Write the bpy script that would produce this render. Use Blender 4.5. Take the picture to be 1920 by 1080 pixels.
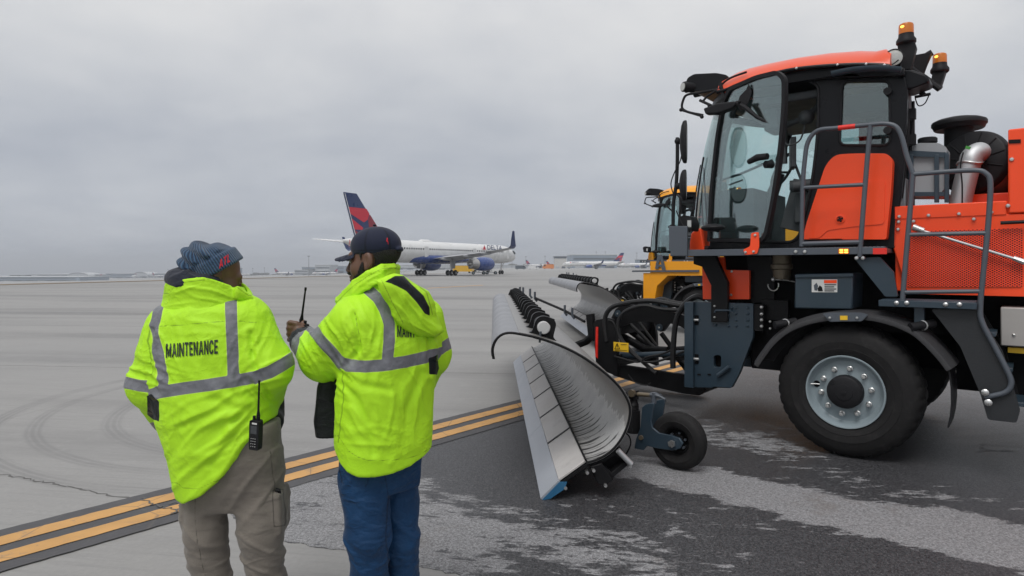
import bpy, bmesh, math, random
import numpy as np
from mathutils import Vector, Matrix
from mathutils.geometry import tessellate_polygon
from mathutils.bvhtree import BVHTree

for _o in list(bpy.data.objects):
    bpy.data.objects.remove(_o, do_unlink=True)
SC = bpy.context.scene
COL = SC.collection
R = math.radians
random.seed(7)

# ------------------------------------------------------------------ camera
F, HX, HY, CAMZ = 1200.0, 960.0, 500.0, 1.64     # focal length in photo pixels, horizon, eye height
cam_d = bpy.data.cameras.new("camera")
cam = bpy.data.objects.new("camera", cam_d)
COL.objects.link(cam)
cam.location = (0, 0, CAMZ)
cam.rotation_euler = (R(90), 0, 0)
cam_d.sensor_width = 36.0
cam_d.lens = 36.0 * F / 1920.0
cam_d.shift_y = -(540 - HY) / 1920.0
cam_d.clip_end = 9000
cam_d.clip_start = 0.05
SC.camera = cam

# ------------------------------------------------------------------ sky, sun, exposure
SUN_EL, SUN_AZ = R(58), R(205)
world = bpy.data.worlds.new("World")
SC.world = world
world.use_nodes = True
wt = world.node_tree
for _n in list(wt.nodes):
    wt.nodes.remove(_n)
def wn(t, **k):
    n = wt.nodes.new(t)
    for a, b in k.items():
        setattr(n, a, b)
    return n
w_out = wn('ShaderNodeOutputWorld')
w_bg = wn('ShaderNodeBackground')
w_sky = wn('ShaderNodeTexSky', sky_type='NISHITA', sun_disc=False)
w_sky.sun_elevation = SUN_EL
w_sky.sun_rotation = SUN_AZ
w_sky.dust_density = 4.0
w_tc = wn('ShaderNodeTexCoord')
w_sep = wn('ShaderNodeSeparateXYZ')
wt.links.new(w_tc.outputs['Generated'], w_sep.inputs[0])
# overcast deck: grey cloud layer seen in perspective (direction divided by height)
w_h = wn('ShaderNodeMath', operation='MAXIMUM'); w_h.inputs[1].default_value = 0.0
wt.links.new(w_sep.outputs['Z'], w_h.inputs[0])
w_ha = wn('ShaderNodeMath', operation='ADD'); w_ha.inputs[1].default_value = 0.22
wt.links.new(w_h.outputs[0], w_ha.inputs[0])
w_dx = wn('ShaderNodeMath', operation='DIVIDE'); w_dy = wn('ShaderNodeMath', operation='DIVIDE')
wt.links.new(w_sep.outputs['X'], w_dx.inputs[0]); wt.links.new(w_ha.outputs[0], w_dx.inputs[1])
wt.links.new(w_sep.outputs['Y'], w_dy.inputs[0]); wt.links.new(w_ha.outputs[0], w_dy.inputs[1])
w_cv = wn('ShaderNodeCombineXYZ')
wt.links.new(w_dx.outputs[0], w_cv.inputs[0]); wt.links.new(w_dy.outputs[0], w_cv.inputs[1])
w_cv.inputs[2].default_value = 3.7
w_n1 = wn('ShaderNodeTexNoise'); w_n1.inputs['Scale'].default_value = 1.0; w_n1.inputs['Detail'].default_value = 5; w_n1.inputs['Roughness'].default_value = 0.5; w_n1.inputs['Distortion'].default_value = 0.35
w_n2 = wn('ShaderNodeTexNoise'); w_n2.inputs['Scale'].default_value = 3.2; w_n2.inputs['Detail'].default_value = 6; w_n2.inputs['Roughness'].default_value = 0.55
wt.links.new(w_cv.outputs[0], w_n1.inputs['Vector']); wt.links.new(w_cv.outputs[0], w_n2.inputs['Vector'])
w_nm = wn('ShaderNodeMix', data_type='FLOAT'); w_nm.inputs[0].default_value = 0.30
wt.links.new(w_n1.outputs[0], w_nm.inputs[2]); wt.links.new(w_n2.outputs[0], w_nm.inputs[3])
# height gradient of the deck: blue-grey low, paler high
w_g = wn('ShaderNodeValToRGB')
w_g.color_ramp.elements[0].position = 0.0; w_g.color_ramp.elements[0].color = (0.445, 0.468, 0.508, 1)
w_g.color_ramp.elements[1].position = 0.5; w_g.color_ramp.elements[1].color = (0.72, 0.72, 0.73, 1)
_e = w_g.color_ramp.elements.new(0.09); _e.color = (0.432, 0.457, 0.502, 1)
_e = w_g.color_ramp.elements.new(0.22); _e.color = (0.525, 0.54, 0.565, 1)
_e = w_g.color_ramp.elements.new(0.36); _e.color = (0.62, 0.625, 0.635, 1)
wt.links.new(w_h.outputs[0], w_g.inputs[0])
w_c = wn('ShaderNodeValToRGB')
w_c.color_ramp.elements[0].position = 0.34; w_c.color_ramp.elements[0].color = (0.80, 0.82, 0.86, 1)
w_c.color_ramp.elements[1].position = 0.66; w_c.color_ramp.elements[1].color = (1.10, 1.09, 1.07, 1)
wt.links.new(w_nm.outputs[0], w_c.inputs[0])
w_mul = wn('ShaderNodeMix', data_type='RGBA', blend_type='MULTIPLY'); w_mul.inputs[0].default_value = 1.0
wt.links.new(w_g.outputs[0], w_mul.inputs[6]); wt.links.new(w_c.outputs[0], w_mul.inputs[7])
WS = 0.10
w_sc = wn('ShaderNodeMix', data_type='RGBA', blend_type='MULTIPLY'); w_sc.inputs[0].default_value = 1.0
w_sc.inputs[7].default_value = (1 / WS, 1 / WS, 1 / WS, 1)
wt.links.new(w_mul.outputs[2], w_sc.inputs[6])
w_mx = wn('ShaderNodeMix', data_type='RGBA'); w_mx.inputs[0].default_value = 0.96
wt.links.new(w_sky.outputs[0], w_mx.inputs[6]); wt.links.new(w_sc.outputs[2], w_mx.inputs[7])
wt.links.new(w_mx.outputs[2], w_bg.inputs[0])
w_bg.inputs[1].default_value = WS
wt.links.new(w_bg.outputs[0], w_out.inputs[0])

sun_d = bpy.data.lights.new("sun", 'SUN')
sun_d.energy = 1.45
sun_d.angle = R(28)
sun_d.color = (1.0, 0.985, 0.96)
sun = bpy.data.objects.new("sun", sun_d)
COL.objects.link(sun)
_sd = Vector((math.sin(SUN_AZ) * math.cos(SUN_EL), math.cos(SUN_AZ) * math.cos(SUN_EL), math.sin(SUN_EL)))
sun.rotation_euler = _sd.to_track_quat('Z', 'Y').to_euler()
SC.view_settings.view_transform = 'Standard'
SC.view_settings.look = 'None'
SC.view_settings.exposure = 0.24
SC.view_settings.gamma = 1.0
SC.cycles.max_bounces = 8
SC.cycles.transparent_max_bounces = 16
SC.cycles.use_denoising = True

# ------------------------------------------------------------------ helpers: pixels to places
def at(px, py, Y):
    return Vector(((px - HX) / F * Y, Y, CAMZ - (py - HY) / F * Y))
def gnd(px, py, z=0.0):
    Y = (CAMZ - z) * F / (py - HY)
    return Vector(((px - HX) / F * Y, Y, z))

# ------------------------------------------------------------------ helpers: materials
MATS = {}
def nodes_of(m):
    nt = m.node_tree
    return nt, nt.nodes, nt.links
def mat(name, col, rough=0.5, metal=0.0, var=0.10, vscale=5.0, bump=0.0, bscale=80.0, coat=0.0, spec=0.5, dirt=0.0, dirtcol=(0.09, 0.085, 0.08), emit=0.0, rvar=0.12):
    """Principled paint / metal / plastic / cloth with noise in its colour, gloss and relief."""
    m = bpy.data.materials.new(name)
    m.use_nodes = True
    nt, N, L = nodes_of(m)
    b = N['Principled BSDF']
    b.inputs['Metallic'].default_value = metal
    b.inputs['Specular IOR Level'].default_value = spec
    if coat:
        b.inputs['Coat Weight'].default_value = coat
        b.inputs['Coat Roughness'].default_value = 0.12
    tc = N.new('ShaderNodeTexCoord')
    n = N.new('ShaderNodeTexNoise'); n.inputs['Scale'].default_value = vscale; n.inputs['Detail'].default_value = 6; n.inputs['Roughness'].default_value = 0.6
    L.new(tc.outputs['Object'], n.inputs['Vector'])
    mx = N.new('ShaderNodeMix'); mx.data_type = 'RGBA'
    mx.inputs[6].default_value = (*[c * (1 - var) for c in col], 1)
    mx.inputs[7].default_value = (*[min(1, c * (1 + var)) for c in col], 1)
    L.new(n.outputs[0], mx.inputs[0])
    last = mx.outputs[2]
    if dirt:
        n2 = N.new('ShaderNodeTexNoise'); n2.inputs['Scale'].default_value = vscale * 2.3; n2.inputs['Detail'].default_value = 8; n2.inputs['Roughness'].default_value = 0.7
        L.new(tc.outputs['Object'], n2.inputs['Vector'])
        rp = N.new('ShaderNodeMapRange'); rp.inputs[1].default_value = 0.52; rp.inputs[2].default_value = 0.75; rp.inputs[3].default_value = 0; rp.inputs[4].default_value = dirt
        L.new(n2.outputs[0], rp.inputs[0])
        m2 = N.new('ShaderNodeMix'); m2.data_type = 'RGBA'
        m2.inputs[7].default_value = (*dirtcol, 1)
        L.new(rp.outputs[0], m2.inputs[0]); L.new(last, m2.inputs[6])
        last = m2.outputs[2]
    L.new(last, b.inputs['Base Color'])
    rr = N.new('ShaderNodeMapRange'); rr.inputs[3].default_value = max(0.02, rough - rvar); rr.inputs[4].default_value = min(1, rough + rvar)
    rr.inputs[1].default_value = 0.3; rr.inputs[2].default_value = 0.7
    L.new(n.outputs[0], rr.inputs[0]); L.new(rr.outputs[0], b.inputs['Roughness'])
    if bump:
        nb = N.new('ShaderNodeTexNoise'); nb.inputs['Scale'].default_value = bscale; nb.inputs['Detail'].default_value = 4
        L.new(tc.outputs['Object'], nb.inputs['Vector'])
        bp = N.new('ShaderNodeBump'); bp.inputs['Strength'].default_value = bump; bp.inputs['Distance'].default_value = 0.01
        L.new(nb.outputs[0], bp.inputs['Height']); L.new(bp.outputs[0], b.inputs['Normal'])
    if emit:
        b.inputs['Emission Color'].default_value = (*col, 1)
        b.inputs['Emission Strength'].default_value = emit
    MATS[name] = m
    return m
def glass_mat(name, tint, refl=0.12, rough=0.02):
    m = bpy.data.materials.new(name); m.use_nodes = True
    nt, N, L = nodes_of(m)
    N.remove(N['Principled BSDF'])
    out = N['Material Output']
    t = N.new('ShaderNodeBsdfTransparent'); t.inputs[0].default_value = (*tint, 1)
    g = N.new('ShaderNodeBsdfGlossy'); g.inputs['Roughness'].default_value = rough; g.inputs[0].default_value = (0.9, 0.95, 0.95, 1)
    lw = N.new('ShaderNodeLayerWeight'); lw.inputs[0].default_value = 0.25
    mr = N.new('ShaderNodeMapRange'); mr.inputs[3].default_value = refl; mr.inputs[4].default_value = 0.75
    L.new(lw.outputs['Fresnel'], mr.inputs[0])
    mx = N.new('ShaderNodeMixShader')
    L.new(mr.outputs[0], mx.inputs[0]); L.new(t.outputs[0], mx.inputs[1]); L.new(g.outputs[0], mx.inputs[2])
    L.new(mx.outputs[0], out.inputs[0])
    MATS[name] = m
    return m

# ------------------------------------------------------------------ helpers: meshes
class MB:
    """Collects shapes and links them as one mesh object. Each shape may carry a material slot."""
    def __init__(s):
        s.v, s.f, s.m, s.s = [], [], [], []
    def add(s, vs, fs, mi=0, smooth=False):
        o = len(s.v)
        s.v += [tuple(p) for p in vs]
        for f in fs:
            s.f.append(tuple(i + o for i in f)); s.m.append(mi); s.s.append(smooth)
        return s
    def box(s, c, size, rot=None, mi=0):
        hx, hy, hz = size[0] / 2, size[1] / 2, size[2] / 2
        vs = [Vector((x * hx, y * hy, z * hz)) for z in (-1, 1) for y in (-1, 1) for x in (-1, 1)]
        if rot is not None:
            if not isinstance(rot, Matrix):
                from mathutils import Euler
                rot = Euler(rot).to_matrix()
            vs = [rot @ p for p in vs]
        c = Vector(c)
        return s.add([p + c for p in vs], [(0, 2, 3, 1), (4, 5, 7, 6), (0, 1, 5, 4), (2, 6, 7, 3), (0, 4, 6, 2), (1, 3, 7, 5)], mi)
    def bb(s, x0, x1, y0, y1, z0, z1, mi=0):
        return s.box(((x0 + x1) / 2, (y0 + y1) / 2, (z0 + z1) / 2), (abs(x1 - x0), abs(y1 - y0), abs(z1 - z0)), None, mi)
    def prism(s, poly, p0, p1, holes=(), fn=None, mi=0, mi_side=None):
        """poly: 2-D loop; extruded from level p0 to p1. fn(a, b, level) -> 3-D point (default side plane x, level, z)."""
        fn = fn or (lambda a, b, l: (a, l, b))
        loops = [list(poly)] + [list(h) for h in holes]
        tri = tessellate_polygon([[Vector((a, b, 0)) for a, b in lp] for lp in loops])
        flat = [q for lp in loops for q in lp]
        n = len(flat)
        vs = [fn(a, b, p0) for a, b in flat] + [fn(a, b, p1) for a, b in flat]
        fs = []
        for t in tri:
            fs.append(tuple(t)); fs.append(tuple(i + n for i in reversed(t)))
        s.add(vs, fs, mi)
        o = 0
        sd = []
        for lp in loops:
            k = len(lp)
            for i in range(k):
                j = (i + 1) % k
                sd.append((o + i, o + j, o + j + n, o + i + n))
            o += k
        base = len(s.v) - 2 * n
        for f in sd:
            s.f.append(tuple(i + base for i in f)); s.m.append(mi if mi_side is None else mi_side); s.s.append(False)
        return s
    def cyl(s, a, b, r, r2=None, n=16, mi=0, cap=True, smooth=True):
        a, b = Vector(a), Vector(b)
        r2 = r if r2 is None else r2
        d = (b - a).normalized()
        u = d.orthogonal().normalized(); w = d.cross(u)
        vs = []
        for p, rr in ((a, r), (b, r2)):
            for i in range(n):
                t = 2 * math.pi * i / n
                vs.append(p + (u * math.cos(t) + w * math.sin(t)) * rr)
        s.add(vs, [(i, (i + 1) % n, n + (i + 1) % n, n + i) for i in range(n)], mi, smooth)
        if cap:
            s.add(vs[:n], [tuple(range(n - 1, -1, -1))], mi); s.add(vs[n:], [tuple(range(n))], mi)
        return s
    def tube(s, pts, r, n=10, mi=0, closed=False, cap=True, flat=1.0):
        P = [Vector(p) for p in pts]
        k = len(P)
        rs = r if isinstance(r, (list, tuple)) else [r] * k
        rings = []
        up = None
        for i in range(k):
            if closed:
                d = (P[(i + 1) % k] - P[i - 1]).normalized()
            else:
                d = (P[min(i + 1, k - 1)] - P[max(i - 1, 0)]).normalized()
            if up is None:
                up = d.orthogonal().normalized()
            else:
                up = (up - d * up.dot(d))
                up = up.normalized() if up.length > 1e-6 else d.orthogonal().normalized()
            w = d.cross(up)
            rings.append([P[i] + (up * math.cos(2 * math.pi * j / n) + w * math.sin(2 * math.pi * j / n) * flat) * rs[i] for j in range(n)])
        vs = [p for rg in rings for p in rg]
        fs = []
        for i in range(k if closed else k - 1):
            a, b = i * n, ((i + 1) % k) * n
            for j in range(n):
                fs.append((a + j, a + (j + 1) % n, b + (j + 1) % n, b + j))
        s.add(vs, fs, mi, True)
        if cap and not closed:
            s.add(rings[0], [tuple(range(n - 1, -1, -1))], mi); s.add(rings[-1], [tuple(range(n))], mi)
        return s
    def lathe(s, prof, c, axis, n=32, mi=0, smooth=True):
        """prof: list of (radius, along-axis offset)."""
        c = Vector(c); d = Vector(axis).normalized()
        u = d.orthogonal().normalized(); w = d.cross(u)
        vs, fs = [], []
        for r, h in prof:
            for i in range(n):
                t = 2 * math.pi * i / n
                vs.append(c + d * h + (u * math.cos(t) + w * math.sin(t)) * r)
        for k in range(len(prof) - 1):
            for i in range(n):
                fs.append((k * n + i, k * n + (i + 1) % n, (k + 1) * n + (i + 1) % n, (k + 1) * n + i))
        return s.add(vs, fs, mi, smooth)
    def loft(s, rings, mi=0, cap=True, smooth=True, closed=True):
        n = len(rings[0])
        vs = [p for rg in rings for p in rg]
        fs = []
        for k in range(len(rings) - 1):
            for i in range(n if closed else n - 1):
                fs.append((k * n + i, k * n + (i + 1) % n, (k + 1) * n + (i + 1) % n, (k + 1) * n + i))
        s.add(vs, fs, mi, smooth)
        if cap:
            s.add(rings[0], [tuple(range(n - 1, -1, -1))], mi); s.add(rings[-1], [tuple(range(n))], mi)
        return s
    def ball(s, c, r, n=12, m=8, mi=0):
        c = Vector(c)
        if not isinstance(r, (tuple, list)):
            r = (r, r, r)
        rings = []
        for k in range(1, m):
            t = math.pi * k / m
            rings.append([c + Vector((math.sin(t) * math.cos(2 * math.pi * i / n) * r[0], math.sin(t) * math.sin(2 * math.pi * i / n) * r[1], math.cos(t) * r[2])) for i in range(n)])
        return s.loft(rings, mi)
    def build(s, name, mats, parent=None, bevel=0.0, seg=2, sharp=38, loc=None):
        me = bpy.data.meshes.new(name)
        me.from_pydata(s.v, [], s.f)
        if not isinstance(mats, (list, tuple)):
            mats = [mats]
        for mm in mats:
            me.materials.append(mm)
        me.polygons.foreach_set('material_index', s.m)
        bm = bmesh.new(); bm.from_mesh(me)
        bmesh.ops.remove_doubles(bm, verts=bm.verts, dist=1e-5)
        bmesh.ops.recalc_face_normals(bm, faces=bm.faces)
        bm.to_mesh(me); bm.free()
        me.polygons.foreach_set('use_smooth', [True] * len(me.polygons))
        me.set_sharp_from_angle(angle=R(sharp))
        me.update()
        o = bpy.data.objects.new(name, me)
        COL.objects.link(o)
        if parent is not None:
            o.parent = parent
        if loc is not None:
            o.location = loc
        if bevel:
            b = o.modifiers.new('bevel', 'BEVEL'); b.width = bevel; b.segments = seg; b.limit_method = 'ANGLE'; b.angle_limit = R(40)
            b.harden_normals = False
        return o

def empty(name, loc=(0, 0, 0), rz=0.0, rot=None):
    o = bpy.data.objects.new(name, None)
    o.empty_display_size = 0.3
    COL.objects.link(o)
    o.location = loc
    o.rotation_euler = rot if rot else (0, 0, rz)
    return o
def tag(o, label=None, cat=None, group=None, kind=None):
    if label: o['label'] = label
    if cat: o['category'] = cat
    if group: o['group'] = group
    if kind: o['kind'] = kind
    return o
def kids(o):
    return [c for c in bpy.data.objects if c.parent == o]
def copy_tree(o, parent=None, swap=None):
    c = o.copy(); COL.objects.link(c)
    c.parent = parent
    if swap and c.type == 'MESH':
        for sl in c.material_slots:
            src = sl.material
            if src and src.name in swap:
                sl.link = 'OBJECT'; sl.material = swap[src.name]
    for k in kids(o):
        if k is not c:
            copy_tree(k, c, swap)
    return c

# smooth curve through points (Catmull-Rom)
def curve(pts, k=6, closed=False):
    P = [Vector(p) for p in pts]
    n = len(P); out = []
    rng = range(n if closed else n - 1)
    for i in rng:
        if closed:
            a, b, c, d = P[i - 1], P[i], P[(i + 1) % n], P[(i + 2) % n]
        else:
            a, b, c, d = P[max(i - 1, 0)], P[i], P[i + 1], P[min(i + 2, n - 1)]
        for j in range(k):
            t = j / k
            out.append(0.5 * ((2 * b) + (c - a) * t + (2 * a - 5 * b + 4 * c - d) * t * t + (3 * b - a - 3 * c + d) * t ** 3))
    if not closed:
        out.append(P[-1])
    return out
def rounded(poly, r, k=5):
    """2-D polygon with its corners rounded; r is one radius or one per corner."""
    out = []; n = len(poly)
    rs = r if isinstance(r, (list, tuple)) else [r] * n
    for i in range(n):
        p = Vector((*poly[i], 0)); a = Vector((*poly[i - 1], 0)); b = Vector((*poly[(i + 1) % n], 0))
        da, db = (a - p), (b - p)
        q = min(rs[i], da.length * 0.48, db.length * 0.48)
        if q < 1e-5:
            out.append((p.x, p.y)); continue
        s, e = p + da.normalized() * q, p + db.normalized() * q
        for j in range(k + 1):
            t = j / k
            v = s * (1 - t) ** 2 + p * 2 * t * (1 - t) + e * t * t
            out.append((v.x, v.y))
    return out
def text_mesh(word, size, bold=0.0, sx=1.0):
    """Flat lettering: vertices (x, y) and faces, left-bottom at the origin; returns width too."""
    cu = bpy.data.curves.new('lettering', 'FONT')
    cu.body = word; cu.size = size; cu.offset = bold; cu.resolution_u = 3; cu.space_character = 1.0 + bold * 2.4
    o = bpy.data.objects.new('lettering', cu); COL.objects.link(o)
    dg = bpy.context.evaluated_depsgraph_get(); dg.update()
    me = bpy.data.meshes.new_from_object(o.evaluated_get(dg))
    vs = [(v.co.x * sx, v.co.y) for v in me.vertices]
    fs = [tuple(p.vertices) for p in me.polygons]
    bpy.data.objects.remove(o, do_unlink=True); bpy.data.curves.remove(cu); bpy.data.meshes.remove(me)
    x0 = min(v[0] for v in vs); y0 = min(v[1] for v in vs)
    vs = [(a - x0, b - y0) for a, b in vs]
    return vs, fs, max(v[0] for v in vs), max(v[1] for v in vs)

# vectorised gradient noise
_rs = np.random.RandomState(11)
_perm = np.concatenate([_rs.permutation(256)] * 3)
_grad = _rs.normal(size=(256, 3)); _grad /= np.linalg.norm(_grad, axis=1)[:, None]
def pnoise(x, y, z):
    xi, yi, zi = np.floor(x).astype(int), np.floor(y).astype(int), np.floor(z).astype(int)
    xf, yf, zf = x - xi, y - yi, z - zi
    u, v, w = [t * t * t * (t * (t * 6 - 15) + 10) for t in (xf, yf, zf)]
    def g(i, j, k):
        h = _perm[_perm[_perm[(xi + i) & 255] + ((yi + j) & 255)] + ((zi + k) & 255)]
        q = _grad[h]
        return q[..., 0] * (xf - i) + q[..., 1] * (yf - j) + q[..., 2] * (zf - k)
    def lp(a, b, t): return a + (b - a) * t
    return lp(lp(lp(g(0, 0, 0), g(1, 0, 0), u), lp(g(0, 1, 0), g(1, 1, 0), u), v),
              lp(lp(g(0, 0, 1), g(1, 0, 1), u), lp(g(0, 1, 1), g(1, 1, 1), u), v), w)
def sstep(a, b, x):
    t = np.clip((x - a) / (b - a), 0, 1)
    return t * t * (3 - 2 * t)
# ================================================================== SETTING: apron, asphalt, markings, far land
LD = Vector((0.6423, 0.7664, 0)); QD = Vector((-0.7664, 0.6423, 0))     # along / across the painted lines
def mnode(N, L, op, a, b=None, c=None):
    n = N.new('ShaderNodeMath'); n.operation = op
    for i, q in enumerate((a, b, c)):
        if q is None: continue
        if isinstance(q, (int, float)): n.inputs[i].default_value = q
        else: L.new(q, n.inputs[i])
    return n.outputs[0]
def vdot(N, L, vec, d):
    n = N.new('ShaderNodeVectorMath'); n.operation = 'DOT_PRODUCT'
    L.new(vec, n.inputs[0]); n.inputs[1].default_value = d
    return n.outputs['Value']
def noise(N, L, vec, scale, detail=5, rough=0.55, sc=None, rz=0.0, loc=(0, 0, 0), dist=0.0):
    if sc or rz or loc != (0, 0, 0):
        mp = N.new('ShaderNodeMapping')
        mp.inputs['Rotation'].default_value = (0, 0, rz)
        mp.inputs['Location'].default_value = loc
        if sc: mp.inputs['Scale'].default_value = sc
        if rz and sc:      # rotate first, then stretch
            m0 = N.new('ShaderNodeMapping'); m0.inputs['Rotation'].default_value = (0, 0, rz)
            mp.inputs['Rotation'].default_value = (0, 0, 0)
            L.new(vec, m0.inputs[0]); L.new(m0.outputs[0], mp.inputs[0])
        else:
            L.new(vec, mp.inputs[0])
        vec = mp.outputs[0]
    n = N.new('ShaderNodeTexNoise'); n.inputs['Scale'].default_value = scale; n.inputs['Detail'].default_value = detail; n.inputs['Roughness'].default_value = rough
    n.inputs['Distortion'].default_value = dist
    L.new(vec, n.inputs['Vector'])
    return n.outputs[0]
def maprange(N, L, v, a, b, c, d, smooth=False):
    n = N.new('ShaderNodeMapRange')
    if smooth: n.interpolation_type = 'SMOOTHSTEP'
    L.new(v, n.inputs[0])
    for i, q in enumerate((a, b, c, d)): n.inputs[i + 1].default_value = q
    return n.outputs[0]
def mixc(N, L, f, a, b, mode='MIX'):
    n = N.new('ShaderNodeMix'); n.data_type = 'RGBA'; n.blend_type = mode
    if isinstance(f, (int, float)): n.inputs[0].default_value = f
    else: L.new(f, n.inputs[0])
    for i, q in ((6, a), (7, b)):
        if isinstance(q, tuple): n.inputs[i].default_value = (*q, 1)
        else: L.new(q, n.inputs[i])
    return n.outputs[2]
def new_mat(name):
    m = bpy.data.materials.new(name); m.use_nodes = True
    nt, N, L = nodes_of(m)
    tc = N.new('ShaderNodeTexCoord')
    MATS[name] = m
    return m, N, L, N['Principled BSDF'], tc.outputs['Object']

# ---- concrete with slab joints, stains and curved tyre marks
def concrete():
    m, N, L, b, P = new_mat('concrete')
    big = noise(N, L, P, 0.12, 5, 0.6)
    streak = noise(N, L, P, 0.5, 6, 0.62, sc=(0.12, 1.3, 1), rz=R(6))
    fine = noise(N, L, P, 30, 5, 0.7)
    mid = noise(N, L, P, 1.7, 6, 0.65)
    col = mixc(N, L, maprange(N, L, big, 0.3, 0.7, 0, 1), (0.242, 0.237, 0.230), (0.308, 0.302, 0.292))
    col = mixc(N, L, maprange(N, L, streak, 0.48, 0.70, 0, 0.7), col, (0.145, 0.142, 0.139))
    col = mixc(N, L, maprange(N, L, mid, 0.35, 0.65, 0, 0.25), col, (0.30, 0.295, 0.287))
    col = mixc(N, L, maprange(N, L, fine, 0.35, 0.65, 0, 0.34), col, (0.19, 0.188, 0.185))
    brush = noise(N, L, P, 9.0, 5, 0.7, sc=(0.10, 2.2, 1), rz=R(9))
    col = mixc(N, L, maprange(N, L, brush, 0.50, 0.72, 0, 0.40), col, (0.155, 0.152, 0.15))
    mot = noise(N, L, P, 4.5, 6, 0.75, loc=(3, 3, 0))
    col = mixc(N, L, maprange(N, L, mot, 0.55, 0.72, 0, 0.35), col, (0.34, 0.335, 0.325))
    # joints: two families of lines, slightly wavering
    wob = mnode(N, L, 'MULTIPLY', mnode(N, L, 'SUBTRACT', noise(N, L, P, 2.5, 4), 0.5), 0.05)
    j1n = Vector((0.0995, 0.995, 0)); j2n = Vector((0.995, -0.0995, 0))
    lines = None
    for jn, off, w, pitch in ((j1n, 9.74, 0.028, 6.75), (j2n, -19.6, 0.016, 13.5)):
        q = mnode(N, L, 'ADD', vdot(N, L, P, jn), wob)
        q = mnode(N, L, 'SUBTRACT', q, off)
        q = mnode(N, L, 'DIVIDE', q, pitch)
        fr = mnode(N, L, 'ABSOLUTE', mnode(N, L, 'SUBTRACT', mnode(N, L, 'FRACT', mnode(N, L, 'ADD', q, 0.5)), 0.5))
        mk = maprange(N, L, fr, w / pitch * 0.5, w / pitch * 1.2, 0.75 if pitch < 10 else 0.18, 0.0)
        lines = mk if lines is None else mnode(N, L, 'MAXIMUM', lines, mk)
    lines = mnode(N, L, 'MULTIPLY', lines, maprange(N, L, mid, 0.3, 0.6, 0.45, 1.0))
    # dark scuffed bands across far lanes
    dk = vdot(N, L, P, j1n)
    for c, hw, a in ((21.5, 2.6, 0.55), (13.8, 0.9, 0.4), (17.5, 1.0, 0.3), (33.0, 4.0, 0.5), (52.0, 7.0, 0.5), (80, 9, .4)):
        mk = maprange(N, L, mnode(N, L, 'ABSOLUTE', mnode(N, L, 'SUBTRACT', dk, c)), 0, hw, a, 0.0, True)
        mk = mnode(N, L, 'MULTIPLY', mk, maprange(N, L, streak, 0.35, 0.6, 0.1, 1))
        col = mixc(N, L, mk, col, (0.13, 0.127, 0.125))
    # curved tyre marks: rings around turning centres
    sx = N.new('ShaderNodeSeparateXYZ'); L.new(P, sx.inputs[0])
    for cx, cy, r, w, a, lo, hi in TYRE_ARCS:
        dx = mnode(N, L, 'SUBTRACT', sx.outputs[0], cx); dy = mnode(N, L, 'SUBTRACT', sx.outputs[1], cy)
        d = mnode(N, L, 'SQRT', mnode(N, L, 'ADD', mnode(N, L, 'MULTIPLY', dx, dx), mnode(N, L, 'MULTIPLY', dy, dy)))
        d = mnode(N, L, 'ADD', d, mnode(N, L, 'MULTIPLY', wob, 0.6))
        mk = maprange(N, L, mnode(N, L, 'ABSOLUTE', mnode(N, L, 'SUBTRACT', d, r)), w * 0.4, w, a, 0.0, True)
        # tread ribs inside the mark, and only a part of the circle
        rib = mnode(N, L, 'SINE', mnode(N, L, 'MULTIPLY', d, 110.0))
        mk = mnode(N, L, 'MULTIPLY', mk, maprange(N, L, rib, -1, 0.4, 0.35, 1))
        an = mnode(N, L, 'ARCTAN2', dy, dx)
        mk = mnode(N, L, 'MULTIPLY', mk, maprange(N, L, an, lo - 0.25, lo + 0.25, 0, 1))
        mk = mnode(N, L, 'MULTIPLY', mk, maprange(N, L, an, hi - 0.25, hi + 0.25, 1, 0))
        mk = mnode(N, L, 'MULTIPLY', mk, maprange(N, L, mid, 0.3, 0.55, 0.35, 1))
        col = mixc(N, L, mk, col, (0.12, 0.118, 0.118))
    col = mixc(N, L, lines, col, (0.085, 0.08, 0.075))
    # an irregular crack
    L.new(col, b.inputs['Base Color'])
    L.new(maprange(N, L, big, 0.3, 0.7, 0.5, 0.72), b.inputs['Roughness'])
    bp = N.new('ShaderNodeBump'); bp.inputs['Strength'].default_value = 0.25; bp.inputs['Distance'].default_value = 0.006
    L.new(mnode(N, L, 'SUBTRACT', fine, mnode(N, L, 'MULTIPLY', lines, 2.0)), bp.inputs['Height']); L.new(bp.outputs[0], b.inputs['Normal'])
    return m
TYRE_ARCS = [(-2.2, 8.2, 3.55, 0.13, 0.4, 1.9, 3.14), (-2.2, 8.2, 3.15, 0.10, 0.4, 1.9, 3.14), (-2.0, 8.0, 2.55, 0.12, 0.35, 1.9, 3.14),
             (-2.2, 8.2, 3.55, 0.13, 0.45, -3.14, -1.75), (-2.2, 8.2, 3.15, 0.10, 0.4, -3.14, -1.75), (-2.0, 8.0, 2.55, 0.12, 0.4, -3.14, -1.6)]
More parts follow.
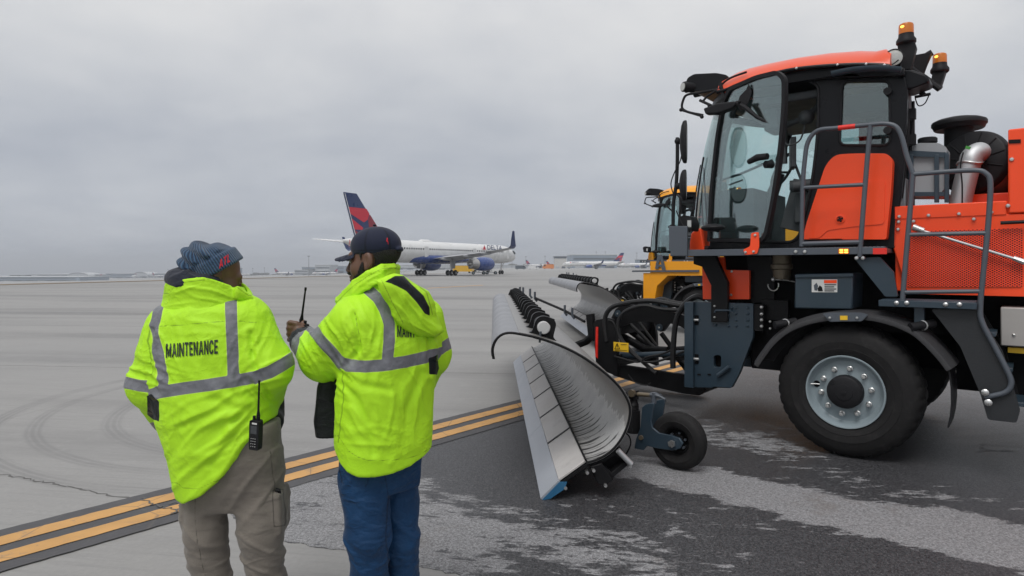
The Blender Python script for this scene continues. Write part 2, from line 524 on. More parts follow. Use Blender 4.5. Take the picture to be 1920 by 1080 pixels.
# ---- asphalt: wet, with patches that have dried
def asphalt():
    m, N, L, b, P = new_mat('asphalt')
    t = vdot(N, L, P, (0.63, 0.777, 0)); s = vdot(N, L, P, (0.777, -0.63, 0))
    rz = R(39)
    n1 = noise(N, L, P, 1.0, 3, 0.5, sc=(0.45, 1.15, 1), rz=rz, loc=(3, 1, 0))
    n2 = noise(N, L, P, 5.0, 7, 0.72, sc=(0.55, 1.25, 1), rz=R(10), dist=0.3)
    n3 = noise(N, L, P, 17, 4, 0.7, sc=(0.42, 1.3, 1), rz=R(4), dist=0.4)
    field = mnode(N, L, 'ADD', mnode(N, L, 'MULTIPLY', n1, 0.5), mnode(N, L, 'MULTIPLY', n2, 0.62))
    field = mnode(N, L, 'ADD', field, mnode(N, L, 'MULTIPLY', n3, 0.40))           # mean about .76
    def bump_at(c, hw, lo, hi, gain):
        k = maprange(N, L, mnode(N, L, 'ABSOLUTE', mnode(N, L, 'SUBTRACT', t, c)), hw * 0.55, hw * 1.5, gain, 0.0, True)
        k = mnode(N, L, 'MULTIPLY', k, maprange(N, L, s, lo - 0.35, lo + 0.35, 0, 1, True))
        return mnode(N, L, 'MULTIPLY', k, maprange(N, L, s, hi - 0.8, hi + 0.8, 1, 0, True))
    for a in DRY_BANDS:
        field = mnode(N, L, 'ADD', field, bump_at(*a))
    dry = maprange(N, L, field, 0.845, 0.895, 0, 1)
    far = maprange(N, L, t, 6.3, 8.5, 0, 0.55, True)
    dry = mnode(N, L, 'MAXIMUM', dry, mnode(N, L, 'MULTIPLY', far, maprange(N, L, n2, 0.35, 0.6, 0.4, 1.0)))
    grain = noise(N, L, P, 130, 2, 0.9)
    gr2 = noise(N, L, P, 52, 3, 0.8)
    g = mnode(N, L, 'ADD', mnode(N, L, 'MULTIPLY', grain, 0.6), mnode(N, L, 'MULTIPLY', gr2, 0.4))
    wetc = mixc(N, L, maprange(N, L, g, 0.42, 0.60, 0, 1), (0.014, 0.014, 0.016), (0.088, 0.088, 0.094))
    dryc = mixc(N, L, maprange(N, L, g, 0.42, 0.60, 0, 1), (0.115, 0.115, 0.12), (0.33, 0.33, 0.34))
    vor = N.new('ShaderNodeTexVoronoi'); vor.inputs['Scale'].default_value = 75; L.new(P, vor.inputs['Vector'])
    chip = maprange(N, L, vor.outputs['Distance'], 0.10, 0.26, 0.6, 0.0)
    chip = mnode(N, L, 'MULTIPLY', chip, maprange(N, L, gr2, 0.45, 0.55, 0, 1))
    col = mixc(N, L, dry, wetc, dryc)
    col = mixc(N, L, chip, col, (0.3, 0.29, 0.28))
    brown = mnode(N, L, 'MULTIPLY', maprange(N, L, noise(N, L, P, 2.2, 5, 0.6, loc=(9, 4, 0)), 0.6, 0.7, 0, 0.35), dry)
    col = mixc(N, L, brown, col, (0.12, 0.10, 0.085))
    L.new(col, b.inputs['Base Color'])
    L.new(maprange(N, L, dry, 0, 1, 0.42, 0.82), b.inputs['Roughness'])
    bp = N.new('ShaderNodeBump'); bp.inputs['Strength'].default_value = 0.8; bp.inputs['Distance'].default_value = 0.008
    L.new(g, bp.inputs['Height']); L.new(bp.outputs[0], b.inputs['Normal'])
    return m
# (centre across, half width, from, to along the truck's run, gain)
DRY_BANDS = [(4.72, 0.30, -2.75, 6.0, 0.24), (5.05, 0.16, -0.6, 2.2, 0.16), (2.55, 0.42, -5.5, -2.2, 0.17), (3.2, 0.25, -3.9, -1.6, 0.10),
             (3.6, 0.3, -5.0, -3.3, 0.08), (3.95, 0.35, -4.6, -2.9, -0.12), (6.0, 0.35, -2.9, -1.7, 0.13)]

def paint(name, col, wear=0.35):
    m, N, L, b, P = new_mat(name)
    n1 = noise(N, L, P, 9, 6, 0.7, sc=(1, 1, 1)); n2 = noise(N, L, P, 80, 4, 0.7); n3 = noise(N, L, P, 2.5, 4, 0.6)
    c = mixc(N, L, maprange(N, L, n3, 0.3, 0.7, 0, 1), tuple(q * 0.86 for q in col), tuple(min(1, q * 1.1) for q in col))
    w = mnode(N, L, 'MULTIPLY', maprange(N, L, n1, 0.56, 0.68, 0, 1), maprange(N, L, n2, 0.42, 0.58, 0.2, 1))
    c = mixc(N, L, mnode(N, L, 'MULTIPLY', w, wear), c, (0.16, 0.15, 0.14))
    # hairline cracks in the paint
    vo = N.new('ShaderNodeTexVoronoi'); vo.feature = 'DISTANCE_TO_EDGE'; vo.inputs['Scale'].default_value = 1.6; L.new(P, vo.inputs['Vector'])
    c = mixc(N, L, maprange(N, L, vo.outputs['Distance'], 0.0, 0.012, 0.55, 0), c, (0.1, 0.09, 0.08))
    L.new(c, b.inputs['Base Color']); b.inputs['Roughness'].default_value = 0.62
    bp = N.new('ShaderNodeBump'); bp.inputs['Strength'].default_value = 0.2; bp.inputs['Distance'].default_value = 0.004
    L.new(n2, bp.inputs['Height']); L.new(bp.outputs[0], b.inputs['Normal'])
    return m

# apron edge: a straight line along the ground from the left middle distance to the far right
EA = gnd(-40, 536.0); EB = gnd(1210, 502.6)
ED = (EB - EA).normalized(); EN = Vector((-ED.y, ED.x, 0))       # EN points beyond the apron
def land_z(X, Y):
    d = (np.asarray(X) - EA.x) * EN.x + (np.asarray(Y) - EA.y) * EN.y
    Y = np.maximum(np.asarray(Y), 1.0)
    D = np.interp(np.asarray(X) / Y, [-.78, -.59, -.433, -.35, -.267, -.133, 0], [19, 19, 15.2, 12, 9, 3.6, 0.0])
    D = D + np.clip(Y - 1050, 0, None) / 1050 * (D + CAMZ) * np.clip(D, 0, 1)
    q = np.clip(0.034 * d, 0, None)
    return -D * q / (D ** 3 + q ** 3 + 1e-9) ** (1 / 3)
m_conc = concrete()
mb = MB()
p0, p1 = EA - ED * 500, EA + ED * 4200
mb.add([p0, p1, p1 - EN * 4200, p0 - EN * 1200], [(0, 3, 2, 1)])
tag(mb.build('apron', m_conc), kind='structure')
# land beyond the apron
ts = list(np.linspace(-500, 600, 70)) + [650, 720, 800, 900, 1000, 1150, 1300, 1600, 2000, 2600, 3400, 4200]
ds = list(np.linspace(0, 60, 8)) + list(np.linspace(80, 700, 24)) + [760, 830, 900, 1000, 1100, 1200, 1350, 1500, 1800, 2200, 2800, 3600, 6000]
mb = MB(); vs = []
for t_ in ts:
    for d_ in ds:
        p = EA + ED * t_ + EN * d_
        vs.append((p.x, p.y, float(land_z(p.x, p.y)) - 0.02))
nd = len(ds)
mb.add(vs, [(i * nd + j, (i + 1) * nd + j, (i + 1) * nd + j + 1, i * nd + j + 1) for i in range(len(ts) - 1) for j in range(nd - 1)], 0, True)
m_land = mat('far_pavement', (0.30, 0.30, 0.295), 0.9, var=0.2, vscale=0.02)
tag(mb.build('terrain', m_land), kind='structure')
# strip of dormant grass along the apron edge
mb = MB(); vs = []
tg = list(np.linspace(-120, 130, 51))
for t_ in tg:
    for d_ in (0.0, 1.2, 2.4, 3.6):
        w = max(0.02, min(1, (131 - t_) / 90))
        p = EA + ED * t_ + EN * (d_ * w * (1 + 0.012 * t_) + 0.05 * math.sin(t_))
        vs.append((p.x, p.y, float(land_z(p.x, p.y)) + 0.03 + 0.10 * math.sin(d_ / 3.6 * math.pi) * w))
mb.add(vs, [(i * 4 + j, (i + 1) * 4 + j, (i + 1) * 4 + j + 1, i * 4 + j + 1) for i in range(len(tg) - 1) for j in range(3)], 0, True)
m_dg = mat('dormant_grass', (0.20, 0.155, 0.105), 0.95, var=0.35, vscale=1.5, bump=0.6, bscale=6)
tag(mb.build('grass_verge', m_dg), kind='stuff')

m_asph = asphalt()
q_lo, q_hi = 4.297, 4.981
def LQ(l, q, z=0.0):
    return LD * l + QD * q + Vector((0, 0, z))
def lq_of(p):
    return p.dot(LD), p.dot(QD)
edge_px = [(350, 925), (392, 945), (427, 962), (465, 988), (503, 1007), (560, 1020), (663, 1036), (760, 1056), (853, 1077), (1000, 1112), (1150, 1150)]
pts = [gnd(x, y) for x, y in edge_px]
pts[0] = LQ(pts[0].dot(LD), q_lo + 0.05)
pts = curve(pts, 8)
jit = random.Random(3)
pts = [p + Vector((jit.uniform(-.012, .012), jit.uniform(-.012, .012), 0)) for p in pts]
pts += [Vector((2.0, -1.0, 0)), Vector((30, -25, 0)), LQ(60, -60), LQ(140, -60), LQ(140, q_lo + 0.05)]
mb = MB(); mb.prism([(p.x, p.y) for p in pts], -0.05, 0.004, fn=lambda a, b, l: (a, b, l))
tag(mb.build('asphalt', m_asph), kind='structure')

m_black = paint('marking_black', (0.062, 0.061, 0.065), 0.25)
m_yel = paint('marking_yellow', (0.54, 0.295, 0.095), 0.75)
def strip(name, q0, q1, z, mm, seed, l0=-9, l1=60):
    rr = random.Random(seed); mb = MB(); vs = []; ls = []
    l = l0
    while l < l1:
        ls.append(l); l += 0.05 if 0 < l < 7 else 0.6
    for l in ls:
        a, b_ = (rr.uniform(-.004, .004), rr.uniform(-.004, .004)) if l < 7 else (0, 0)
        vs += [LQ(l, q0 + a, z), LQ(l, q1 + b_, z)]
    mb.add(vs, [(2 * i, 2 * i + 2, 2 * i + 3, 2 * i + 1) for i in range(len(ls) - 1)])
    return tag(mb.build(name, mm), kind='structure')
strip('road_marking', q_lo, q_hi, 0.008, m_black, 1)
strip('road_marking', 4.428, 4.575, 0.012, m_yel, 2)
strip('road_marking', 4.697, 4.845, 0.012, m_yel, 3)
# faded yellow taxi line further out and an orange dash by the far plough
mb = MB()
a, b_, w_ = gnd(800, 541), gnd(905, 535), 0.35
mb.add([a, b_, b_ + Vector((0, w_ * 3, 0)), a + Vector((0, w_ * 3, 0))], [(0, 1, 2, 3)])
tag(mb.build('road_marking', m_yel, loc=(0, 0, 0.006)), kind='structure')
# crack sealed with tar across the near slab
m_tar = mat('tar', (0.09, 0.087, 0.083), 0.6, var=0.3, vscale=9)
def ribbon(name, px, w, z, mm, k=8, jitter=0.02, seed=1):
    rr = random.Random(seed)
    P = curve([gnd(x, y) for x, y in px], k)
    P = [p + Vector((rr.uniform(-jitter, jitter), rr.uniform(-jitter, jitter), 0)) for p in P]
    mb = MB(); vs = []
    for i, p in enumerate(P):
        d = (P[min(i + 1, len(P) - 1)] - P[max(i - 1, 0)]).normalized(); n = Vector((-d.y, d.x, 0))
        ww = w * rr.uniform(0.45, 1.3)
        vs += [p + n * ww + Vector((0, 0, z)), p - n * ww + Vector((0, 0, z))]
    mb.add(vs, [(2 * i, 2 * i + 2, 2 * i + 3, 2 * i + 1) for i in range(len(P) - 1)])
    return tag(mb.build(name, mm), kind='structure')
ribbon('pavement_crack', [(0, 889), (40, 896), (75, 903), (130, 912), (180, 923), (245, 937), (262, 938)], 0.008, 0.002, m_tar, seed=4)
ribbon('pavement_crack', [(262, 938), (290, 949), (318, 958), (335, 965)], 0.007, 0.0145, m_tar, seed=5)
ribbon('pavement_crack', [(318, 948), (334, 946), (338, 960), (322, 966)], 0.005, 0.0148, m_tar, seed=6)
# ================================================================== materials of the vehicles
def orange_like(name, col):
    return mat(name, col, 0.36, var=0.06, vscale=1.5, coat=0.12, spec=0.35, bump=0.03, bscale=14, dirt=0.10, dirtcol=(0.25, 0.12, 0.09), rvar=0.08)
m_or = orange_like('orange_paint', (0.96, 0.080, 0.018))
m_ro = orange_like('roof_paint', (0.72, 0.085, 0.030))  # truck orange turned browner: the roof's reflections put into the colour
m_yw = orange_like('yellow_paint', (0.80, 0.33, 0.012))
m_slate = mat('slate_paint', (0.026, 0.044, 0.062), 0.38, var=0.18, vscale=2.2, bump=0.08, bscale=40, dirt=0.2, dirtcol=(0.06, 0.065, 0.07))
m_rail = mat('rail_paint', (0.075, 0.087, 0.105), 0.42, var=0.12, vscale=4, bump=0.05, bscale=60)
m_blk = mat('black_steel', (0.010, 0.010, 0.011), 0.42, spec=0.14, var=0.25, vscale=5, bump=0.12, bscale=50, dirt=0.25, dirtcol=(0.026, 0.026, 0.027))
m_cab = mat('cab_black', (0.009, 0.0095, 0.0115), 0.34, spec=0.18, var=0.2, vscale=2, bump=0.03, bscale=20)
m_plas = mat('black_plastic', (0.014, 0.014, 0.016), 0.55, spec=0.18, var=0.2, vscale=6, bump=0.12, bscale=120)
m_fend = mat('fender_plastic', (0.038, 0.038, 0.041), 0.5, var=0.2, vscale=4, bump=0.15, bscale=90, dirt=0.25, dirtcol=(0.09, 0.088, 0.085))
m_tyre = mat('tyre_rubber', (0.015, 0.0145, 0.015), 0.7, spec=0.2, var=0.25, vscale=5, bump=0.15, bscale=70, dirt=0.35, dirtcol=(0.055, 0.052, 0.05))
m_rim = mat('rim_grey', (0.235, 0.285, 0.31), 0.40, var=0.08, vscale=4, bump=0.05, bscale=60, dirt=0.18, dirtcol=(0.12, 0.13, 0.13))
m_chr = mat('zinc_bolt', (0.62, 0.62, 0.61), 0.32, metal=0.9, var=0.15, vscale=30)
m_steel = mat('stainless', (0.50, 0.51, 0.52), 0.50, metal=0.75, var=0.10, vscale=3, bump=0.04, bscale=30)
m_alu = mat('satin_box', (0.42, 0.40, 0.38), 0.45, metal=0.45, var=0.08, vscale=2)
m_hose = mat('hydraulic_hose', (0.013, 0.013, 0.014), 0.42, spec=0.35, var=0.2, vscale=20, bump=0.5, bscale=160)
m_gls = glass_mat('cab_glass', (0.86, 0.97, 0.96), 0.13)
m_glsd = glass_mat('rear_glass', (0.68, 0.79, 0.79), 0.12)
m_amber = mat('amber_lens', (0.52, 0.15, 0.015), 0.2, var=0.15, emit=0.03)
m_amberlit = mat('amber_lit', (1.0, 0.50, 0.06), 0.3, var=0.02, emit=3.0)
m_lens = mat('lamp_lens', (0.55, 0.55, 0.52), 0.12, metal=0.6, var=0.2, vscale=40)
m_tank = mat('tank_plastic', (0.30, 0.31, 0.325), 0.5, var=0.08, vscale=3)
m_sty = mat('sticker_yellow', (0.78, 0.48, 0.02), 0.5, var=0.05)
m_stw = mat('sticker_white', (0.62, 0.62, 0.60), 0.5, var=0.05)
m_red = mat('red_reflector', (0.75, 0.03, 0.02), 0.35, var=0.05)
m_dash = mat('cab_trim', (0.07, 0.072, 0.078), 0.65, var=0.2, vscale=6, bump=0.15, bscale=120)
m_dark = mat('underbody', (0.005, 0.005, 0.006), 0.8, spec=0.1, var=0.3, vscale=4)
m_brs = mat('brown_grease', (0.16, 0.13, 0.09), 0.4, metal=0.4, var=0.3, vscale=12)
# punched steel sheet: staggered holes showing the dark behind
def punched(name, col):
    m, N, L, b, P = new_mat(name)
    sp = N.new('ShaderNodeSeparateXYZ'); L.new(P, sp.inputs[0])
    pitch = 0.0185
    def cell(ox, oz):
        a = mnode(N, L, 'SUBTRACT', mnode(N, L, 'FRACT', mnode(N, L, 'ADD', mnode(N, L, 'DIVIDE', sp.outputs[0], pitch * 1.5), 10 + ox)), 0.5)
        c = mnode(N, L, 'SUBTRACT', mnode(N, L, 'FRACT', mnode(N, L, 'ADD', mnode(N, L, 'DIVIDE', sp.outputs[2], pitch), 10 + oz)), 0.5)
        a = mnode(N, L, 'MULTIPLY', a, 1.5)
        return mnode(N, L, 'SQRT', mnode(N, L, 'ADD', mnode(N, L, 'MULTIPLY', a, a), mnode(N, L, 'MULTIPLY', c, c)))
    d = mnode(N, L, 'MINIMUM', cell(0, 0), cell(0.5, 0.5))
    hole = maprange(N, L, d, 0.26, 0.34, 1, 0)
    c = mixc(N, L, hole, col, tuple(q * 0.10 for q in col))
    L.new(c, b.inputs['Base Color']); b.inputs['Roughness'].default_value = 0.4
    bp = N.new('ShaderNodeBump'); bp.inputs['Strength'].default_value = 0.8; bp.inputs['Distance'].default_value = 0.004; bp.invert = True
    L.new(hole, bp.inputs['Height']); L.new(bp.outputs[0], b.inputs['Normal'])
    return m
m_perf = punched('orange_perforated', (0.95, 0.062, 0.016))

# ================================================================== truck frame: x to the rear, y away from the camera, z up
OX, OY = 2.829, 5.45
EX = Vector((0.777, -0.63, 0)).normalized(); EY = Vector((0.63, 0.777, 0)).normalized()
TRZ = math.atan2(EX.y, EX.x)
def T(px, py, v=0.0):
    k = (px - HX) / F
    bx, by = OX + v * EY.x, OY + v * EY.y
    s = (k * by - bx) / (EX.x - k * EX.y)
    Y = by + s * EX.y
    return Vector((s, v, CAMZ - (py - HY) / F * Y))
def TP(pts, v=0.0):
    return [(T(a, b, v).x, T(a, b, v).z) for a, b in pts]
def TL(pts, v=0.0):
    return [T(a, b, v) for a, b in pts]
def inset(poly, d):
    n = len(poly); out = []
    ar = sum(poly[i][0] * poly[(i + 1) % n][1] - poly[(i + 1) % n][0] * poly[i][1] for i in range(n))
    sg = 1 if ar > 0 else -1
    for i in range(n):
        a, p, c = Vector(poly[i - 1]), Vector(poly[i]), Vector(poly[(i + 1) % n])
        e1, e2 = (p - a).normalized(), (c - p).normalized()
        n1, n2 = Vector((-e1.y, e1.x)) * sg, Vector((-e2.y, e2.x)) * sg
        b = (n1 + n2)
        b = b / max(0.35, b.length_squared / 2)
        q = p + b * d
        out.append((q.x, q.y))
    return out

def make_wheel(parent, v_out, inner=1, x=0.0):
    """one wheel: tyre mesh with rim, hub and lug nuts below it. inner = +1 when the wheel's inboard side is +y."""
    base = Vector((x, v_out, 0.57)); ax = Vector((0, inner, 0))
    n = 144
    prof = [(0.300, 0.040), (0.306, 0.024), (0.325, 0.012), (0.37, 0.000), (0.372, 0.003), (0.43, -0.004), (0.432, 0.000), (0.485, 0.010), (0.52, 0.026), (0.545, 0.048), (0.561, 0.074), (0.568, 0.10), (0.570, 0.16), (0.558, 0.165), (0.558, 0.18), (0.571, 0.185),
            (0.571, 0.255), (0.558, 0.26), (0.558, 0.275), (0.570, 0.28), (0.568, 0.34), (0.55, 0.385), (0.50, 0.42), (0.43, 0.44), (0.33, 0.42), (0.30, 0.39)]
    vs = []
    for r, h in prof:
        for i in range(n):
            t = 2 * math.pi * i / n
            rr = r
            if r > 0.54:
                k = (i + (2 if h > 0.2 else 0)) % 4
                if k == 0: rr = r - (0.010 if (h < 0.13 or h > 0.31) else 0.006)
            vs.append(base + ax * h + Vector((math.cos(t) * rr, 0, math.sin(t) * rr)))
    mb = MB()
    mb.add(vs, [(k * n + i, k * n + (i + 1) % n, (k + 1) * n + (i + 1) % n, (k + 1) * n + i) for k in range(len(prof) - 1) for i in range(n)], 0, True)
    w = mb.build('wheel', m_tyre, parent, sharp=30)
    mb = MB(); mb.lathe([(0.296, 0.16), (0.298, 0.05), (0.304, 0.022), (0.312, 0.012), (0.308, 0.004), (0.298, 0.006), (0.290, 0.022), (0.286, 0.05), (0.274, 0.078), (0.258, 0.088), (0.24, 0.086), (0.165, 0.070), (0.13, 0.068)], base, ax, 72)
    rim = mb.build('rim', m_rim, w)
    mb = MB(); mb.lathe([(0.142, 0.075), (0.141, 0.012), (0.136, 0.0), (0.124, -0.008), (0.070, -0.014), (0.066, -0.02), (0.060, -0.021), (0.018, -0.021), (0.016, -0.030), (0.004, -0.031), (0.0, -0.031)], base, ax, 48)
    mb.cyl(base + Vector((-0.092, 0, 0.075)) - ax * 0.015, base + Vector((-0.092, 0, 0.075)) + ax * 0.02, 0.018, n=12)
    mb.build('hub', m_plas, w)
    for i in range(10):
        t = 2 * math.pi * (i + 0.25) / 10
        p = base + Vector((math.cos(t) * 0.198, 0, math.sin(t) * 0.198))
        nb = MB(); nb.lathe([(0.024, 0.082), (0.024, 0.062), (0.017, 0.058), (0.017, 0.030), (0.014, 0.022), (0.0, 0.020)], p, ax, 10)
        nb.build('lug_nut', m_chr, w)
    # hand hole with a valve in it
    p = base + Vector((-0.236, 0, 0.035))
    mb = MB(); mb.cyl(p + ax * 0.079, p + ax * 0.10, 0.028, n=16); mb.build('hand_hole', m_dark, w)
    mb = MB(); mb.tube([p + Vector((-0.05, 0, -.004)) + ax * 0.06, p + Vector((-0.01, 0, 0)) + ax * 0.07, p + Vector((0.025, 0, 0.0)) + ax * 0.076], 0.006, 8); mb.build('valve', m_chr, w)
    return w

def bolt(parent, p, r=0.017, n=10, name='bolt', mm=None):
    mb = MB(); p = Vector(p)
    mb.lathe([(r, 0.004), (r, -0.004), (r * 0.72, -0.010), (0, -0.013)], p, (0, 1, 0), n)
    return mb.build(name, mm or m_chr, parent)

def make_truck():
    root = empty('plough_truck', (OX, OY, 0), TRZ)
    # ---------------- running gear
    make_wheel(root, 0.0, 1)
    make_wheel(root, 2.50, -1)
    make_wheel(root, 0.0, 1, 3.35)
    make_wheel(root, 2.50, -1, 3.35)
    mb = MB()
    mb.bb(-0.95, 4.0, 0.85, 1.65, 0.72, 1.05); mb.bb(-1.25, 3.9, 0.55, 2.0, 1.05, 1.79)
    mb.cyl((0, 0.3, 0.57), (0, 2.2, 0.57), 0.10, n=12); mb.cyl((3.35, 0.3, 0.57), (3.35, 2.2, 0.57), 0.12, n=12)
    mb.bb(-0.95, -0.30, 0.50, 2.0, 0.62, 1.1); mb.bb(0.75, 3.0, 0.45, 2.0, 0.62, 1.1)
    mb.build('chassis', m_dark, root, bevel=0.01)
    # ---------------- mudguard over the front wheel
    def guard(name, v0, v1, sgn):
        px = [(1413, 682), (1425, 664), (1447, 636), (1480, 611), (1530, 594), (1597, 588), (1655, 594), (1715, 617), (1760, 657), (1787, 690)]
        C = curve([T(a, b, -0.03) for a, b in px], 5)
        rings = []
        for i, p in enumerate(C):
            d = (C[min(i + 1, len(C) - 1)] - C[max(i - 1, 0)]).normalized(); nn = Vector((d.z, 0, -d.x))
            if nn.z > 0: nn = -nn
            sec = [(v0, 0.050), (v0 - 0.004 * sgn, 0.040), (v0, 0.012), (v0 + 0.03 * sgn, 0.0), (v0 + 0.10 * sgn, -0.022), (v0 + 0.34 * sgn, -0.022), (v1 - 0.03 * sgn, 0.0), (v1, 0.05), (v1 - 0.012 * sgn, 0.05), (v1 - 0.04 * sgn, 0.016), (v0 + 0.34 * sgn, -0.006), (v0 + 0.10 * sgn, -0.006), (v0 + 0.035 * sgn, 0.016), (v0 + 0.012 * sgn, 0.03), (v0 + 0.010 * sgn, 0.050)]
            rings.append([Vector((p.x, v, p.z)) + nn * h for v, h in sec])
        mb = MB(); mb.loft(rings)
        g = mb.build(name, m_fend, root)
        e = C[-1]
        mb = MB(); fl = []
        for k, (dx, dz) in enumerate([(-0.02, 0.03), (0.0, -0.05), (0.012, -0.16), (0.014, -0.28), (0.006, -0.38), (-0.01, -0.47)]):
            fl.append([Vector((e.x - 0.03 + dx, v0 + 0.03 * sgn, e.z + dz)), Vector((e.x - 0.03 + dx, v1 - 0.03 * sgn, e.z + dz)), Vector((e.x - 0.018 + dx, v1 - 0.03 * sgn, e.z + dz)), Vector((e.x - 0.018 + dx, v0 + 0.03 * sgn, e.z + dz))])
        mb.loft(fl); mb.build('mud_flap', m_plas, g)
        return g
    g = guard('mudguard', -0.04, 0.42, 1)
    guard('mudguard', 2.54, 2.08, -1)
    mb = MB(); mb.prism(rounded(TP([(1543, 588), (1557, 586), (1615, 586), (1628, 590), (1616, 602), (1556, 603)], -0.06), 0.01), -0.068, -0.05)
    pl = mb.build('mudguard_bracket', m_rail, root, bevel=0.003)
    for p in ((1556, 596), (1607, 596)): bolt(pl, T(*p, -0.07), 0.012)
    mb = MB(); mb.prism(TP([(1575, 592), (1589, 592), (1589, 600), (1575, 600)], -0.075), -0.075, -0.070); mb.build('sticker', m_sty, pl)
    for (a, b) in ((1471, 607), (1728, 611)):
        p = T(a, b, 0.02)
        mb = MB(); mb.cyl(p + Vector((-0.07, -0.06, -0.012)), p + Vector((0.075, 0.08, 0.02)), 0.034, n=14)
        mb.build('mudguard_clamp', m_plas, root)
        nb = MB(); nb.tube([p + Vector((0.005 + 0.037 * math.cos(t), 0.01 - 0.02 * math.cos(t), 0.004 + 0.037 * math.sin(t))) for t in np.linspace(0, 6.28, 13)[:-1]], 0.006, 6, closed=True)
        nb.build('clamp_ring', m_chr, root)
    mb = MB(); a = T(1724, 575, 0.05); mb.bb(a.x - 0.035, a.x + 0.035, 0.03, 0.08, T(1724, 612, .05).z, a.z); mb.build('step_hanger', m_slate, root, bevel=0.004)
    # ---------------- front mounting cheek plates
    for v0, v1 in ((0.34, 0.40), (2.10, 2.16)):
        pv = 0.34
        poly = rounded(TP([(1303, 566), (1412, 569), (1412, 632), (1386, 700), (1371, 728), (1303, 726)], pv), 0.02, 3)
        mb = MB(); mb.prism(poly, v0, v1, holes=[rounded(TP([(1338, 666), (1352, 666), (1352, 689), (1338, 689)], pv), 0.03, 4)])
        fl = TP([(1287, 566), (1303, 566), (1303, 726), (1287, 724)], pv)
        mb.prism(fl, v0 - 0.05, v1 + 0.02)
        ck = mb.build('front_plate', m_slate, root, bevel=0.006)
        if v0 < 1:
            mb = MB(); mb.prism(rounded(TP([(1330, 660), (1360, 660), (1360, 694), (1330, 694)], 0.41), 0.02), 0.41, 0.43); mb.build('plate_backing', m_dark, ck)
            for px, py in [(1342, 577), (1372, 577), (1380, 577), (1402, 577), (1380, 588), (1402, 588), (1380, 600), (1402, 600), (1342, 609), (1366, 611), (1380, 611), (1402, 611), (1342, 592), (1366, 592)]:
                bolt(ck, T(px, py, 0.338), 0.014, mm=m_slate)
            for y in (600, 673):
                q = T(1306, y, 0.335)
                mb = MB(); mb.box(q, (0.045, 0.012, 0.10)); h = mb.build('pin_slot', m_dark, ck, bevel=0.01)
                mb = MB(); mb.cyl(q + Vector((-.03, -.01, 0)), q + Vector((0.03, -.01, 0)), 0.016, n=10); mb.build('pin', m_chr, ck)
            mb = MB(); a, b = T(1346, 704, 0.32), T(1368, 687, 0.32); mb.cyl(a, b, 0.022, n=12); mb.build('latch_handle', m_slate, ck)
            mb = MB(); mb.tube(TL([(1340, 586), (1342, 582), (1370, 582), (1372, 586)], 0.30), 0.011, 8); mb.build('grab_handle', m_slate, ck)
            for px in (1311, 1330):
                q = T(px, 702, 0.336); mb = MB(); mb.box(q, (0.035, 0.012, 0.014)); mb.build('slot', m_blk, ck)
    mb = MB(); a = T(1295, 570, 0.34).x; mb.bb(a - 0.02, a + 0.04, 0.40, 2.10, 0.52, 1.22); mb.build('front_crossmember', m_blk, root, bevel=0.006)
    # upright struts and orange panels above the plates
    mb = MB(); mb.prism(TP([(1300, 480), (1340, 478), (1364, 530), (1364, 604), (1333, 604), (1333, 535), (1316, 500), (1300, 495)], 0.30), 0.30, 0.36)
    st = mb.build('cab_support', m_blk, root, bevel=0.005)
    for y in (574, 595): bolt(st, T(1330 + 10, y, 0.296), 0.012)
    mb = MB(); mb.prism(rounded(TP([(1316, 482), (1357, 482), (1359, 506), (1405, 507), (1405, 561), (1318, 561)], 0.42), 0.01), 0.42, 0.46)
    op = mb.build('front_panel', m_or, root, bevel=0.006)
    for p in ((1348, 509), (1372, 509), (1347, 553), (1371, 553)): bolt(op, T(*p, 0.416), 0.014)
    mb = MB(); mb.prism(TP([(1293, 471), (1293, 455), (1296, 437), (1305, 430), (1313, 428), (1321, 470)], 0.30), 0.30, 0.85)
    mb.build('corner_cover', m_or, root, bevel=0.01)
    mb = MB(); mb.prism(TP([(1403, 480), (1455, 480), (1455, 568), (1412, 568)], 0.55), 0.5, 0.6); mb.bb(T(1415, 500, .5).x, T(1440, 500, .5).x, 0.36, 0.44, T(1415, 620, .4).z, T(1415, 570, .4).z)
    mb.bb(T(1425, 500, .4).x, T(1475, 500, .4).x, 0.45, 0.5, T(1425, 600, .4).z, T(1425, 562, .4).z)
    bk = mb.build('frame_rail', m_blk, root, bevel=0.005)
    for y in (576, 589, 600, 612): bolt(bk, T(1428, y, 0.355), 0.017)
    for y in (603, 616): bolt(bk, T(1444, y, 0.355), 0.012)
    # air bag / filter column between
    mb = MB(); p = T(1466, 500, 0.55); mb.lathe([(0.0, -0.1), (0.085, -0.1), (0.09, 0.0), (0.105, 0.01), (0.105, 0.05), (0.09, 0.06), (0.09, 0.2)], (p.x, p.y, p.z - 0.03), (0, 0, 1), 24)
    mb.build('filter_bowl', m_brs, root)
    mb = MB(); q = T(1450, 524, 0.45); mb.ball(q, 0.022); mb.tube([q, q + Vector((0.12, 0, -0.005)), q + Vector((0.2, 0, -0.02))], 0.006, 6)
    mb.tube([q + Vector((0.0 + 0.05 * math.cos(t), 0, -0.055 + 0.055 * math.sin(t))) for t in np.linspace(-3.3, 0.4, 14)], 0.006, 6)
    mb.build('tap', m_chr, root)
    # ---------------- tool box with sticker
    mb = MB(); mb.prism(TP([(1491, 514), (1600, 512), (1598, 580), (1489, 578)], 0.12), 0.12, 0.55)
    tb = mb.build('tool_box', m_slate, root, bevel=0.012)
    mb = MB(); mb.prism(TP([(1491, 515), (1600, 513), (1600, 519), (1491, 521)], 0.11), 0.105, 0.122); mb.build('lid_edge', m_slate, tb, bevel=0.004)
    st = MB(); st.prism(TP([(1522, 524), (1570, 524), (1570, 548), (1522, 548)], 0.117), 0.1165, 0.119); s_ = st.build('sticker', m_stw, tb)
